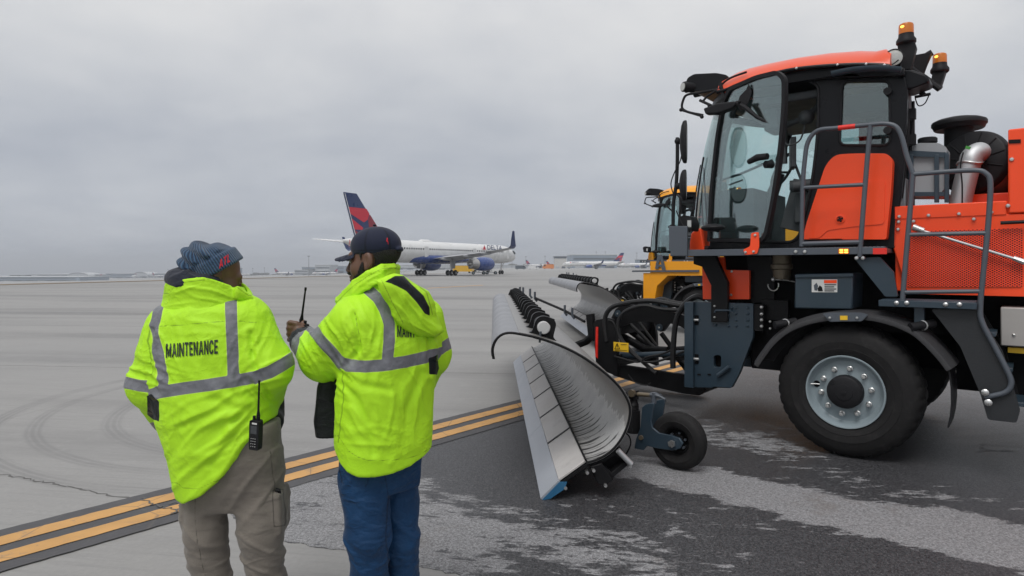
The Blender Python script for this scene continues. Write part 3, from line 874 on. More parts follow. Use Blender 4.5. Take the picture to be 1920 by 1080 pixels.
    def mark(v, q, mm, par):
        mk = MB(); mk.prism(TP(q, v), v - 0.001, v + 0.0008); return mk.build('sticker_print', mm, par)
    mark(0.1145, [(1545, 525), (1569, 525), (1569, 531), (1545, 531)], m_or, s_)
    for i, y in enumerate((533, 537, 541, 544.5)):
        mark(0.1145, [(1546, y), (1568 - (i % 2) * 4, y), (1568 - (i % 2) * 4, y + 1.7), (1546, y + 1.7)], m_blk, s_)
    mark(0.1145, [(1526, 535), (1531, 530), (1534, 536), (1532, 545), (1527, 544)], m_rail, s_)
    mark(0.1145, [(1533, 541), (1537, 535), (1541, 538), (1543, 546), (1534, 546)], m_blk, s_)
    # ---------------- walkway along the cab
    zt, zb = T(1450, 466, 0.0).z, T(1450, 478.5, 0.0).z
    x0, x1 = T(1258, 470, 0).x, T(1660, 470, 0).x
    mb = MB(); mb.bb(x0, x1, -0.01, 0.02, zb, zt); mb.bb(x0, x1, 0.02, 0.45, zb + 0.012, zt - 0.012)
    k = x0 + 0.02
    while k < x1 - 0.02:
        mb.bb(k, k + 0.012, 0.03, 0.42, zt - 0.012, zt + 0.004); k += 0.03
    wk = mb.build('walkway', m_rail, root, bevel=0.003)
    for px, py in ((1271, 476), (1283, 476), (1492, 472), (1509, 472)): bolt(wk, T(px, py, -0.012), 0.017)
    bb_ = TP([(1572, 466), (1592, 466), (1592, 476), (1572, 476)], -0.015)
    mb = MB(); mb.prism(rounded(bb_, 0.012), -0.022, -0.008); mk = mb.build('marker_lamp', m_amber, root)
    mb = MB()
    for i in range(2):
        for j in range(2):
            q = T(1577.5 + i * 9, 468.7 + j * 4.4, -0.024); mb.box(q, (0.026, 0.004, 0.011))
    mb.build('lit_diode', m_amberlit, mk)
    mb = MB(); q = T(1655, 468, -0.012); mb.box((q.x - 0.02, q.y, q.z - 0.012), (0.10, 0.006, 0.05)); mb.build('red_reflector', m_red, root)
    # folded front plate and orange hooks
    mb = MB(); mb.prism(TP([(1262, 424), (1290, 424), (1290, 480), (1258, 480)], -0.01), -0.03, -0.008); mb.prism(TP([(1255, 424), (1262, 424), (1262, 468), (1255, 468)], -0.01), -0.02, 0.12)
    mb.build('mirror_bracket', m_rail, root, bevel=0.004)
    mb = MB(); mb.prism(rounded(TP([(1409, 437), (1423, 435), (1424, 462), (1420, 476), (1397, 478), (1394, 468), (1407, 462)], -0.02), 0.015), -0.03, -0.016)
    hk = mb.build('step_hook', m_or, root, bevel=0.003)
    for p in ((1416, 441), (1398, 473), (1413, 472)): bolt(hk, T(*p, -0.032), 0.014)
    # ---------------- cab
    V0, V1 = 0.30, 2.20
    outer = TP([(1330, 466), (1336, 340), (1348, 250), (1374, 172), (1420, 146), (1480, 132), (1560, 125), (1640, 124), (1694, 130), (1702, 170), (1700, 230), (1693, 330), (1680, 466)], V0)
    door = rounded(TP([(1343, 452), (1350, 340), (1362, 250), (1388, 178), (1425, 158), (1505, 149), (1535, 158), (1534, 250), (1522, 350), (1500, 440), (1486, 454)], V0), [.02, .1, .1, .06, .05, .1, .08, .2, .2, .1, .05])
    rwin = rounded(TP([(1579, 153), (1668, 151), (1669, 272), (1574, 272)], V0), 0.06)
    xlim = T(1716, 200, V1).x
    for va, vb in ((V0, V0 + 0.06), (V1 - 0.06, V1)):
        mb = MB()
        if vb < V1: mb.prism(outer, va, vb, holes=[door, rwin])
        else:
            ds = max(p[0] for p in door) - xlim + 0.10
            door = [(min(p[0], max(p[0] - ds * sstep(-1.0, -0.3, p[0]), -9)), p[1]) for p in door]
            mb.prism([(min(p[0], xlim), p[1]) for p in outer], va, vb, holes=[door])
        sw = mb.build('cab_side', m_cab, root, bevel=0.008)
        if vb < V1: mb = MB(); mb.prism(rwin, va + 0.012, va + 0.018); mb.build('side_window', m_glsd, sw)
        if vb == V1:
            mb = MB(); mb.prism(door, va + 0.02, va + 0.026); mb.build('door_window', m_gls, sw)
        # rubber seal
        for lp, r in ((rwin, 0.011), (door, 0.014)) if vb < V1 else ((door, 0.014),):
            mb = MB(); mb.tube([Vector((a, va - 0.003, b)) for a, b in lp], r, 8, closed=True); mb.build('window_seal', m_plas, sw)
    xr = T(1694, 300, V0).x; xf = T(1332, 462, V0).x
    zf, zr = T(1332, 466, V0).z, T(1600, 124, V0).z
    rwf = lambda a, b, l: (l + (xlim - xr) * (a - V0) / (V1 - V0), a, b)
    mb = MB()
    mb.prism([(V0 + 0.06, zf), (V1 - 0.06, zf), (V1 - 0.06, zr), (V0 + 0.06, zr)], xr - 0.07, xr - 0.02, holes=[rounded([(V0 + 0.2, zf + 0.65), (V1 - 0.2, zf + 0.65), (V1 - 0.2, zr - 0.16), (V0 + 0.2, zr - 0.16)], 0.08)], fn=rwf)
    rw = mb.build('cab_rear_wall', m_cab, root, bevel=0.008)
    mb = MB(); mb.prism([(V0 + 0.2, zf + 0.65), (V1 - 0.2, zf + 0.65), (V1 - 0.2, zr - 0.16), (V0 + 0.2, zr - 0.16)], xr - 0.05, xr - 0.045, fn=rwf); mb.build('rear_window', m_glsd, rw)
    mb = MB(); mb.bb(xf - 0.28, xlim, V0 + 0.061, V1 - 0.061, zf - 0.06, zf + 0.02); mb.build('cab_floor', m_dash, root)
    # bowed windscreen
    ztop = T(1376, 172, V0).z; xt = T(1376, 172, V0).x
    rings = []
    for k in range(9):
        t = k / 8; z = zf + (ztop - zf) * t
        x = T(1332 + (1374 - 1332) * t ** 2.2, 400, V0).x
        rings.append([Vector((x - 0.50 * (1 - (2 * w - 1) ** 2) ** 0.8 * (1 - 0.1 * t), V0 + (V1 - V0) * w, z)) for w in [0, .02, .05, .1, .17, .25, .35, .5, .65, .75, .83, .9, .95, .98, 1]])
    mb = MB(); mb.loft(rings, cap=False, closed=False); mb.build('windscreen', m_gls, root, sharp=80)
    mb = MB(); mb.tube(rings[0], 0.03, 8); mb.tube(rings[-1], 0.045, 8); mb.build('windscreen_frame', m_cab, root)
    for w_ in (3, 6):
        mb = MB(); q = [r[w_] + Vector((-0.025, 0, 0)) for r in rings[1:6]]; mb.tube(q, 0.010, 6); mb.tube([q[0], q[0] + Vector((-0.01, 0.35, 0.05)), q[-1] + Vector((-0.02, 0.05, -0.1))], 0.008, 6); mb.build('wiper', m_plas, root)
    # door leaf, standing a little open
    A, B = T(1336, 400, 0.29), T(1458, 300, -0.06)
    dn = Vector((B.x - A.x, B.y - A.y, 0)).normalized(); nn = Vector((-dn.y, dn.x, 0))
    if nn.y < 0: nn = -nn
    def dpt(px, py):
        o = Vector((OX, OY, 0)); ray = Vector(((px - HX) / F, 1, 0))
        wa = o + EX * A.x + EY * A.y; wd = EX * dn.x + EY * dn.y
        # ray*k = wa + wd*s
        det = ray.x * (-wd.y) + wd.x * ray.y
        k = (wa.x * (-wd.y) + wd.x * wa.y) / det
        s = (ray.x * wa.y - ray.y * wa.x) / det
        return (s, CAMZ - (py - HY) / F * k)
    dout = rounded([dpt(*p) for p in [(1329, 453), (1333, 361), (1344, 258), (1356, 190), (1369, 164), (1419, 142), (1460, 132), (1475, 145), (1475, 195), (1470, 258), (1463, 318), (1453, 382), (1440, 443), (1430, 454)]], [.02, .1, .1, .1, .05, .06, .05, .05, .1, .1, .1, .1, .03, .03])
    dfn = lambda a, b, l: tuple(Vector((A.x, A.y, 0)) + dn * a + nn * l + Vector((0, 0, b)))
    din = inset(dout, 0.035)
    mb = MB(); mb.prism(dout, -0.025, 0.02, holes=[din], fn=dfn)
    dr = mb.build('cab_door', m_plas, root, bevel=0.008)
    mb = MB(); mb.prism(inset(dout, 0.03), -0.004, 0.002, fn=dfn); mb.build('door_glass', m_gls, dr)
    mb = MB()
    a = Vector(dfn(*dpt(1412, 304), -0.05)); b = Vector(dfn(*dpt(1448, 294), -0.06)); mb.tube([a, (a + b) / 2 + Vector((0, -0.02, 0.012)), b], [0.025, 0.032, 0.03], 10)
    mb.cyl(Vector(dfn(*dpt(1441, 309), -0.04)), Vector(dfn(*dpt(1444, 308), 0.03)), 0.035, n=12); mb.build('door_handle', m_plas, dr)
    mb = MB(); mb.tube([Vector(dfn(*dpt(x, y), 0.05)) for x, y in ((1345, 337), (1380, 326), (1408, 314), (1440, 300))], 0.013, 8); mb.tube([Vector(dfn(*dpt(x, y), 0.05)) for x, y in ((1360, 346), (1385, 337))], 0.009, 8); mb.ball(Vector(dfn(*dpt(1342, 336), 0.03)), 0.03)
    mb.build('door_strut', m_rail, dr)
    # interior: seat, column, wheel, console, sun blind
    zfl = zf
    mb = MB()
    mb.box((-0.25, 1.15, zfl + 0.42), (0.5, 0.55, 0.16)); mb.box((0.02, 1.15, zfl + 0.85), (0.14, 0.52, 0.75), (0, R(10), 0)); mb.box((0.10, 1.15, zfl + 1.32), (0.1, 0.3, 0.2)); mb.box((-0.2, 1.15, zfl + 0.2), (0.3, 0.35, 0.36))
    mb.build('driver_seat', m_dash, root, bevel=0.05, seg=3)
    mb = MB()
    mb.tube([(-1.05, 1.15, zfl), (-0.98, 1.15, zfl + 0.5), (-0.86, 1.15, zfl + 0.82)], [0.09, 0.07, 0.05], 10)
    mb.tube([Vector((-0.83 + 0.10 * math.cos(t), 1.15 + 0.21 * math.sin(t), zfl + 0.85 + 0.17 * math.cos(t))) for t in np.linspace(0, 6.28, 25)[:-1]], 0.016, 8, closed=True)
    mb.tube([(-0.83, 0.95, zfl + 0.85), (-0.85, 1.15, zfl + 0.83), (-0.83, 1.35, zfl + 0.85)], 0.014, 6)
    mb.build('steering_wheel', m_dash, root)
    mb = MB(); mb.box((-0.35, 0.72, zfl + 0.62), (0.55, 0.16, 0.1)); mb.box((-0.55, 0.74, zfl + 0.42), (0.22, 0.16, 0.5), (0, R(15), 0)); mb.box((-0.62, 0.74, zfl + 0.95), (0.05, 0.22, 0.3), (0, 0, R(20))); mb.tube([(-0.52, 0.74, zfl + 0.62), (-0.6, 0.74, zfl + 0.85)], 0.015, 6)
    mb.box((-1.15, 1.2, zfl + 0.35), (0.35, 1.1, 0.55)); mb.box((0.1, 0.9, zfl + 0.35), (0.45, 0.8, 0.6))
    mb.build('console', m_dash, root, bevel=0.02)
    mb = MB(); mb.bb(-1.1, -0.2, V0 + 0.1, V1 - 0.1, zr - 0.2, zr - 0.12); mb.box((-0.75, 0.62, zr - 0.33), (0.14, 0.3, 0.22)); mb.box((0.15, 0.6, zr - 0.3), (0.5, 0.3, 0.18)); mb.build('headliner', m_dash, root, bevel=0.02)
    mb = MB(); q = T(1512, 220, 0.55); mb.ball(q, 0.075); mb.tube([q + Vector((-.22, 0.1, -0.03)), q, q + Vector((0.13, 0.1, 0.16))], 0.03, 8); mb.tube(curve([q, q + Vector((-0.05, 0, -0.2)), q + Vector((-0.15, 0, -0.25)), q + Vector((-0.22, 0.05, -0.2))], 4), 0.009, 6); mb.box(q + Vector((-0.23, 0.08, -0.24)), (0.05, 0.06, 0.34)); mb.build('screen_arm', m_dash, root)
    mb = MB(); q = T(1492, 350, 0.5); mb.tube([q + Vector((-0.05, 0, 0)), q + Vector((0.12, 0.1, 0.02))], [0.05, 0.06], 10); mb.box(q + Vector((0.1, 0.3, -0.2)), (0.3, 0.4, 0.3)); mb.build('armrest', m_dash, root, bevel=0.02)
    # ---------------- roof
    st = [(1345, 172, 150), (1362, 168, 135), (1385, 158, 127.0), (1420, 146, 119), (1480, 131, 107.5), (1540, 124, 98.5), (1600, 121, 93.5), (1632, 121, 95.5), (1655, 122, 104), (1668, 124, 113)]
    rings = []; gut = []
    ws = [0, .012, .04, .08, .14, .22, .35, .5, .65, .78, .86, .92, .96, .988, 1]
    RV0, RV1 = 0.20, 2.30
    for px, yg, ys in st:
        g0 = T(px, yg, RV0); zc = T(px, ys, 0.50).z
        h = max(0.02, zc - g0.z)
        rg = []; RVm = min(RV1, max(0.75, RV1 - (g0.x + 0.1 - xlim) / (xr - xlim) * (V1 - V0)))
        for w in ws:
            q = 1 - abs(2 * w - 1) ** 5
            rg.append(Vector((g0.x, RV0 + (RVm - RV0) * w, g0.z + 0.015 + h * 1.02 * q)))
        rg += [Vector((g0.x, RVm, g0.z)), Vector((g0.x, RV0, g0.z))]
        rings.append(rg); gut.append(g0)
    rings[0] = [Vector((p.x - 0.10 * (1 - abs(2 * (p.y - RV0) / (RV1 - RV0) - 1) ** 2), p.y, p.z)) for p in rings[0]]
    mb = MB(); mb.loft(rings); rf = mb.build('roof', m_ro, root, sharp=50)
    mb = MB()
    G = curve([Vector((g.x, RV0 - 0.012, g.z - 0.004)) for g in gut], 4); mb.tube(G, 0.017, 8); mb.tube([Vector((g.x, RV1 + 0.012, g.z)) for g in G if g.x < xlim - .1], 0.017, 8)
    mb.build('roof_gutter', m_cab, rf)
    for i in (10, 17, 22, 27, 33):
        if i < len(G): bolt(rf, G[i] + Vector((0, -0.016, 0.0)), 0.012)
    # black under-roof band, front visor and rear overhang
    mb = MB()
    lo = [(p.x, p.z - 0.002) for p in gut[2:]]
    xs = [p for p in gut[2:]]
    mb.prism([(p.x, p.z - 0.004) for p in xs] + [(xs[-1].x + 0.10, xs[-1].z - 0.02), (xs[-1].x + 0.10, xs[-1].z - 0.09), (xs[3].x, xs[3].z - 0.10), (xs[1].x, xs[1].z - 0.09), (xs[0].x, xs[0].z - 0.05)], 0.24, 0.62)
    xq = [p for p in xs if p.x < xlim - 0.02]
    mb.prism([(p.x, p.z - 0.004) for p in xq] + [(xlim, xq[-1].z - 0.01), (xlim, xq[-1].z - 0.1), (xq[1].x, xq[1].z - 0.09), (xq[0].x, xq[0].z - 0.05)], 0.62, 2.26)
    mb.build('roof_frame', m_cab, root, bevel=0.01)
    mb = MB(); mb.tube(curve(TL([(1559, 139), (1600, 131), (1650, 128), (1690, 131)], 0.16), 4), 0.014, 8, flat=2.2); mb.build('drip_rail', m_slate, root)
    # rear overhang
    a = gut[-1]
    mb = MB(); mb.prism([(a.x - 0.1, a.z + 0.01), (a.x + 0.14, a.z - 0.02), (a.x + 0.26, a.z - 0.09), (a.x + 0.27, a.z - 0.15), (a.x + 0.12, a.z - 0.19), (a.x - 0.1, a.z - 0.13)], 0.34, 0.62)
    mb.build('rear_overhang', m_cab, root, bevel=0.02)
    # work-light visor
    mb = MB(); vz = TP([(1290, 148), (1303, 140), (1345, 138), (1366, 142), (1372, 158), (1340, 170), (1300, 172), (1288, 166)], 0.45)
    mb.prism(rounded(vz, 0.03), 0.42, 2.08); vs_ = mb.build('light_visor', m_cab, root, bevel=0.025, seg=3)
    for v in (0.50, 0.74, 1.7, 1.95):
        q = T(1290, 160, 0.45); q.y = v
        mb = MB(); mb.cyl(q + Vector((-0.05, 0, 0)), q + Vector((0.1, 0, 0)), 0.062, 0.055, n=18)
        wl = mb.build('work_lamp', m_plas, root)
        mb = MB(); mb.cyl(q + Vector((-0.056, 0, 0)), q + Vector((-0.046, 0, 0)), 0.048, n=18); mb.build('lens', m_lens, wl)
    q = T(1290, 164, 0.40)
    mb = MB(); mb.cyl(q + Vector((-0.03, -0.055, 0)), q + Vector((0.04, 0.05, 0)), 0.052, n=18); wl = mb.build('work_lamp', m_plas, root)
    mb = MB(); mb.cyl(q + Vector((-0.034, -0.062, 0)), q + Vector((-0.028, -0.052, 0)), 0.041, n=18); mb.build('lens', m_lens, wl)
    # mirror arms at the front corner
    mb = MB()
    mb.tube(curve(TL([(1345, 168), (1310, 174), (1288, 178), (1281, 188), (1279, 202), (1290, 210), (1318, 216)], 0.25), 5), 0.013, 8)
    mb.tube(TL([(1276, 206), (1316, 218)], 0.25), 0.011, 8); mb.tube(curve(TL([(1345, 176), (1352, 160), (1370, 146), (1400, 135)], 0.24), 4), 0.011, 8)
    mb.tube(TL([(1350, 155), (1358, 185)], 0.20), 0.018, 8); mb.tube(TL([(1352, 165), (1326, 180), (1318, 190)], 0.22), 0.012, 8)
    mb.tube(TL([(1312, 188), (1334, 198)], 0.22), 0.014, 8)
    for p in ((1277, 206), (1316, 219), (1330, 198), (1345, 170)): mb.ball(T(*p, 0.25), 0.02)
    mb.build('mirror_arm', m_plas, root)
    def lens_mirror(c, u, w, hu, hw, th, name='side_mirror'):
        """oval mirror shell: centre, two in-plane axes and half sizes, thickness along their cross product."""
        c = Vector(c); u = Vector(u).normalized(); w = Vector(w).normalized(); n = u.cross(w).normalized()
        rings = []
        for sgn, k in ((-1, .3), (-1, .75), (-.75, .95), (0, 1.0), (.35, .98), (.4, .9)):
            rings.append([c + n * (sgn * th * (1 - (k if k < .9 else 1) * 0.0 - (k ** 2) * (0.6 if sgn < 0 else 0))) + (u * hu * math.cos(t) * k * (1.0) + w * hw * k * (math.copysign(abs(math.sin(t)) ** 0.75, math.sin(t)))) for t in np.linspace(0, 2 * math.pi, 25)[:-1]])
        mb = MB(); mb.loft(rings); mr = mb.build(name, m_plas, root)
        fb = MB(); fb.loft([[c + n * th * 0.42 + (u * hu * math.cos(t) + w * hw * math.copysign(abs(math.sin(t)) ** 0.75, math.sin(t))) * 0.86 for t in np.linspace(0, 2 * math.pi, 25)[:-1]], [c + n * th * 0.46 + (u * hu * math.cos(t) + w * hw * math.copysign(abs(math.sin(t)) ** 0.75, math.sin(t))) * 0.84 for t in np.linspace(0, 2 * math.pi, 25)[:-1]]])
        fb.build('mirror_face', m_steel, mr)
        return mr
    # long top mirror (seen on its back) with its bracket in front of the door glass
    q = T(1352, 200, 0.0)
    mb = MB(); mb.loft([[T(x, y, 0.04) + Vector((0, dy, 0)) for x, y in pr] for dy, pr in ((0.0, [(1318, 203), (1345, 193), (1378, 189), (1383, 195), (1370, 204), (1345, 213), (1322, 214)]), (0.09, [(1318, 203), (1345, 193), (1378, 189), (1383, 195), (1370, 204), (1345, 213), (1322, 214)]))], smooth=False)
    mb.build('mirror', m_plas, root, bevel=0.015, seg=3)
    mb = MB(); mb.prism(TP([(1383, 196), (1388, 180), (1400, 168), (1404, 158), (1410, 172), (1405, 190), (1395, 205), (1388, 207)], 0.06), 0.05, 0.07)
    mb.tube(TL([(1380, 192), (1398, 202), (1420, 220), (1441, 231)], 0.0), [0.02, 0.022, 0.018, 0.009], 8); mb.ball(T(1386, 191, -0.02), 0.016)
    mb.build('mirror_bracket_arm', m_plas, root)
    dirm = Vector((-0.25, 0.97, 0)).normalized()
    lens_mirror(T(1284, 266, -0.03), (0, 0, 1), (0.36, -0.93, 0), 0.215, 0.085, 0.05)
    lens_mirror(T(1283, 347, -0.03), (0, 0, 1), (0.36, -0.93, 0), 0.155, 0.085, 0.05)
    mb = MB()
    mb.tube(curve(TL([(1262, 424), (1263, 380), (1268, 345), (1270, 300), (1270, 258)], 0.0), 5), 0.019, 8)
    for y in (265, 349): mb.ball(T(1271, y, 0.0), 0.034); mb.tube([T(1271, y, 0), T(1282, y, -0.02)], 0.016, 8)
    mb.tube(curve(TL([(1280, 272), (1276, 300), (1264, 325), (1258, 345), (1263, 365)], -0.02), 5), 0.006, 6); mb.tube(curve(TL([(1268, 395), (1276, 415), (1282, 424)], -0.02), 5), 0.006, 6)
    mb.build('mirror_pole', m_plas, root)
    # lower convex mirror and camera housing
    mb = MB(); c = T(1337, 427, -0.02); mb.ball(c, (0.115, 0.10, 0.038), 20, 10); mb.build('mirror', m_plas, root)
    mb = MB(); mb.prism(rounded(TP([(1277, 410), (1287, 404), (1299, 406), (1304, 420), (1302, 434), (1281, 432)], 0.1), 0.02), 0.02, 0.2); hd = mb.build('camera_housing', m_plas, root, bevel=0.012)
    mb = MB(); mb.prism(TP([(1289, 413), (1296, 413), (1296, 426), (1289, 426)], 0.015), 0.012, 0.03); mb.build('lens', m_lens, hd)
    # ---------------- orange rear-quarter panel
    qp = rounded(TP([(1505, 449), (1512, 420), (1548, 310), (1566, 290), (1600, 288), (1664, 288), (1674, 300), (1671, 361), (1662, 449)], 0.2), [.01, .05, .1, .07, .05, .04, .05, .1, .02])
    mb = MB(); mb.prism(qp, 0.19, 0.30); pn = mb.build('side_panel', m_or, root, bevel=0.028, seg=4)
    rp = rounded(TP([(1556, 408), (1572, 365), (1600, 341), (1660, 339), (1658, 420), (1600, 425), (1552, 432), (1536, 447), (1515, 447)], 0.19), 0.03)
    mb = MB(); mb.prism(rp, 0.183, 0.195); mb.build('raised_panel', m_or, pn, bevel=0.008, seg=3)
    c = T(1575, 411, 0.178)
    mb = MB(); mb.lathe([(0.040, 0.01), (0.040, -0.002), (0.028, -0.004), (0.024, 0.006), (0, 0.006)], c, (0, 1, 0), 20); mb.build('knob_cup', m_or, pn)
    mb = MB()
    for k in range(4):
        t = math.pi / 4 * 2 * k + 0.4; mb.box(c + Vector((math.cos(t) * 0.011, -0.004, math.sin(t) * 0.011)), (0.026, 0.02, 0.012), (0, -t, 0))
    mb.build('knob', m_plas, pn, bevel=0.003)
    # cab rear corner: hinges, bellows, pipes
    mb = MB()
    for y in (172, 245): q = T(1665, y, 0.28); mb.cyl(q + Vector((0, 0.0, 0)), q + Vector((0, -0.03, 0)), 0.032, n=14)
    mb.build('window_latch', m_plas, root)
    mb = MB(); a, b = T(1690, 215, 0.5), T(1690, 245, 0.5)
    mb.lathe([(0.028 + 0.008 * (i % 2), i * 0.012) for i in range(16)], (a.x, a.y, b.z - 0.02), (0, 0, 1), 14); mb.tube(curve(TL([(1692, 250), (1694, 300), (1690, 350), (1676, 380), (1668, 420), (1662, 462)], 0.42), 4), 0.022, 8); mb.tube(curve(TL([(1700, 190), (1702, 240), (1698, 300), (1690, 372)], 0.45), 4), 0.014, 8)
    mb.tube(curve(TL([(1712, 190), (1712, 220), (1709, 250), (1706, 300)], 0.55), 4), 0.013, 8)
    for y in (214, 262): mb.box(T(1711, y, 0.5), (0.05, 0.06, 0.09))
    mb.build('exhaust_bellows', m_plas, root)
    # ---------------- beacons and lamp bracket on the roof
    def beacon(px, py, v, sc=1.0, lit=False):
        c = T(px, py, v)
        mb = MB(); mb.lathe([(0.072 * sc, -0.10 * sc), (0.084 * sc, -0.085 * sc), (0.084 * sc, -0.06 * sc), (0.066 * sc, -0.03 * sc), (0.064 * sc, 0.0)], c, (0, 0, 1), 24)
        b_ = mb.build('beacon', m_plas, root)
        mb = MB(); mb.lathe([(0.064 * sc, 0.0), (0.063 * sc, 0.075 * sc), (0.058 * sc, 0.092 * sc), (0.045 * sc, 0.10 * sc), (0, 0.103 * sc)], c, (0, 0, 1), 24); mb.build('amber_lens', m_amber, b_)
        mb = MB(); q = c + Vector((-0.022, -0.055, 0.06)) * sc; mb.ball(q, (0.018 * sc, 0.012 * sc, 0.012 * sc)); mb.build('lit_bulb', m_amberlit, b_)
        return b_
    beacon(1699, 64, 0.5, 0.92)
    beacon(1762, 119, 0.95, 0.88)
    mb = MB(); mb.prism(TP([(1684, 82), (1716, 80), (1719, 90), (1712, 118), (1708, 132), (1694, 132), (1685, 110)], 0.5), 0.46, 0.54)
    mb.tube(TL([(1700, 122), (1762, 168)], 0.7), 0.024, 8); mb.tube(TL([(1690, 135), (1732, 178)], 0.6), 0.022, 8)
    mb.prism(TP([(1716, 104), (1748, 98), (1738, 120), (1730, 142), (1708, 122)], 0.8), 0.78, 0.85); mb.prism(TP([(1752, 122), (1776, 128), (1764, 166), (1746, 160)], 0.95), 0.9, 1.0)
    mb.tube(TL([(1738, 104), (1748, 98)], 0.85), 0.03, 8); mb.tube(TL([(1700, 120), (1765, 166)], 0.9), 0.02, 8)
    mb.tube(curve(TL([(1742, 178), (1734, 194), (1722, 198), (1716, 184)], 0.8), 5), 0.006, 6); mb.tube(TL([(1715, 182), (1745, 176)], 0.7), 0.014, 8)
    mb.build('beacon_bracket', m_plas, root, bevel=0.008)
    mb = MB(); c = T(1676, 109, 0.32); d = Vector((0.15, -1, -0.05)).normalized(); mb.lathe([(0.0, -0.09), (0.05, -0.08), (0.072, -0.01), (0.076, 0.02), (0.068, 0.026)], c, d, 22); wl = mb.build('work_lamp', m_plas, root)
    mb = MB(); mb.lathe([(0.068, 0.018), (0.04, 0.024), (0, 0.026)], c, d, 22); mb.build('lens', m_lens, wl)
    mb = MB(); mb.tube(curve(TL([(1662, 108), (1655, 112), (1656, 122), (1672, 121), (1685, 112)], 0.3), 5), 0.005, 6); mb.build('lamp_cable', m_plas, wl)
    # ---------------- engine body
    BV = 0.30
    za = T(1677, 387, BV).z; zbt = T(1700, 551, BV).z; xa = T(1677, 387, BV).x; xb = T(1889, 378, BV).x; zc = T(1890, 243, BV).z; zm = T(1890, 402, BV).z
    X3 = 4.3
    low = [(xa, za), (xb, za), (xb, zm - .0), (X3, zm), (X3, zbt), (T(1700, 551, BV).x, zbt), (T(1674, 462, BV).x, T(1674, 462, BV).z)]
    mb = MB(); mb.prism(low, BV, BV + 0.04); mb.bb(xa, X3, BV + 0.04, 2.2, zbt + 0.02, za - 0.16); mb.prism(low, 2.16, 2.2)
    bd = mb.build('engine_cover', m_or, root, bevel=0.01)
    mb = MB(); mb.bb(xa + 0.004, xb - 0.006, BV - 0.008, BV + 0.001, T(1680, 411, BV).z, za - 0.004); tr = mb.build('trim_panel', m_or, bd, bevel=0.004)
    mb = MB(); mb.bb(xb + 0.004, X3, BV - 0.012, 2.2, zm + 0.006, zc); cw = mb.build('rear_cowl', m_or, root, bevel=0.012)
    for p in ((1686, 406), (1741, 404), (1798, 401), (1685, 416), (1684, 430), (1713, 415), (1826, 411), (1859, 398)): bolt(bd, T(*p, BV - 0.012), 0.015)
    for p in ((1897, 299), (1890, 386)): bolt(cw, T(*p, BV - 0.014), 0.017)
    mb = MB(); mb.prism(TP([(1891, 262), (1914, 261), (1914, 268), (1891, 269)], BV - 0.02), BV - 0.02, BV - 0.012); hg = mb.build('hinge', m_blk, cw)
    mb = MB(); mb.tube(TL([(1876, 418), (1960, 414)], BV - 0.05), 0.014, 8); mb.build('grab_bar', m_plas, bd)
    gr = rounded(TP([(1704, 442), (1740, 433), (1917, 428), (1917, 538), (1701, 538)], BV - 0.004), 0.015)
    mb = MB(); mb.prism(gr, BV - 0.009, BV - 0.003); mb.build('perforated_grille', m_perf, bd)
    mb = MB(); mb.tube(TL([(1727, 432), (1905, 486)], BV - 0.05), 0.0115, 10)
    sp_ = mb.build('stay_rod', m_steel, root)
    mb = MB(); mb.tube(TL([(1712, 426), (1732, 433)], BV - 0.05), [0.03, 0.024], 10); mb.tube(TL([(1900, 484), (1922, 492)], BV - 0.05), [0.02, 0.025], 8); mb.build('rod_end', m_chr, sp_)
    # deck behind the cab
    zd = za - 0.02
    mb = MB(); tv = 0.55
    tk = rounded(TP([(1708, 275), (1722, 268), (1760, 268), (1775, 276), (1773, 350), (1763, 364), (1712, 364)], tv), 0.02)
    mb.prism(tk, tv, tv + 0.30); tnk = mb.build('fluid_tank', m_tank, root, bevel=0.025, seg=3)
    mb = MB(); q = T(1739, 266, tv + 0.12); mb.lathe([(0.075, 0.0), (0.075, 0.035), (0.065, 0.045), (0, 0.045)], (q.x, q.y, q.z - 0.01), (0, 0, 1), 20); mb.build('tank_cap', m_plas, tnk)
    mb = MB()
    for x in (1704, 1752, 1771): mb.prism(TP([(x, 290 if x < 1770 else 285), (x + 9, 290), (x + 9, 380), (x, 380)], tv - 0.02), tv - 0.04, tv - 0.015)
    mb.prism(TP([(1704, 282), (1778, 286), (1778, 296), (1704, 293)], tv - 0.03), tv - 0.035, tv - 0.02); mb.prism(TP([(1704, 360), (1776, 360), (1776, 368), (1704, 368)], tv - 0.03), tv - 0.035, tv + 0.3)
    mb.build('tank_bracket', m_slate, root, bevel=0.003)
    fv = 0.95
    c = T(1822, 304, fv); ax = Vector((-0.35, -0.93, 0.12)).normalized()
    mb = MB(); mb.lathe([(0, -0.04), (0.10, -0.04), (0.11, -0.028), (0.26, -0.016), (0.278, 0.0), (0.288, 0.05), (0.278, 0.06)], c, -ax, 40); 
    for k in range(12):
        t = 2 * math.pi * k / 12; u = ax.orthogonal().normalized(); w = ax.cross(u); d = u * math.cos(t) + w * math.sin(t)
        mb.tube([c + d * 0.12 + ax * 0.03, c + d * 0.26 + ax * 0.016], 0.007, 6)
    ff = mb.build('air_filter', m_plas, root)
    mb = MB(); mb.lathe([(0.265, 0.06), (0.27, 0.10), (0.265, 0.5), (0.23, 0.56), (0, 0.56)], c, -ax, 36); mb.build('filter_drum', m_alu, ff)
    # silver intake pipe: elbow from the filter down to the deck
    e = c + ax * 0.02
    P = curve([e + Vector((0.02, 0, 0.03)), T(1836, 285, fv - .22), T(1823, 293, fv - 0.29), T(1817, 312, fv - 0.31), T(1805, 360, fv - 0.31), T(1797, 402, fv - 0.31)], 5)
    mb = MB(); mb.tube(P, 0.083, 20); pp = mb.build('intake_pipe', m_steel, root)
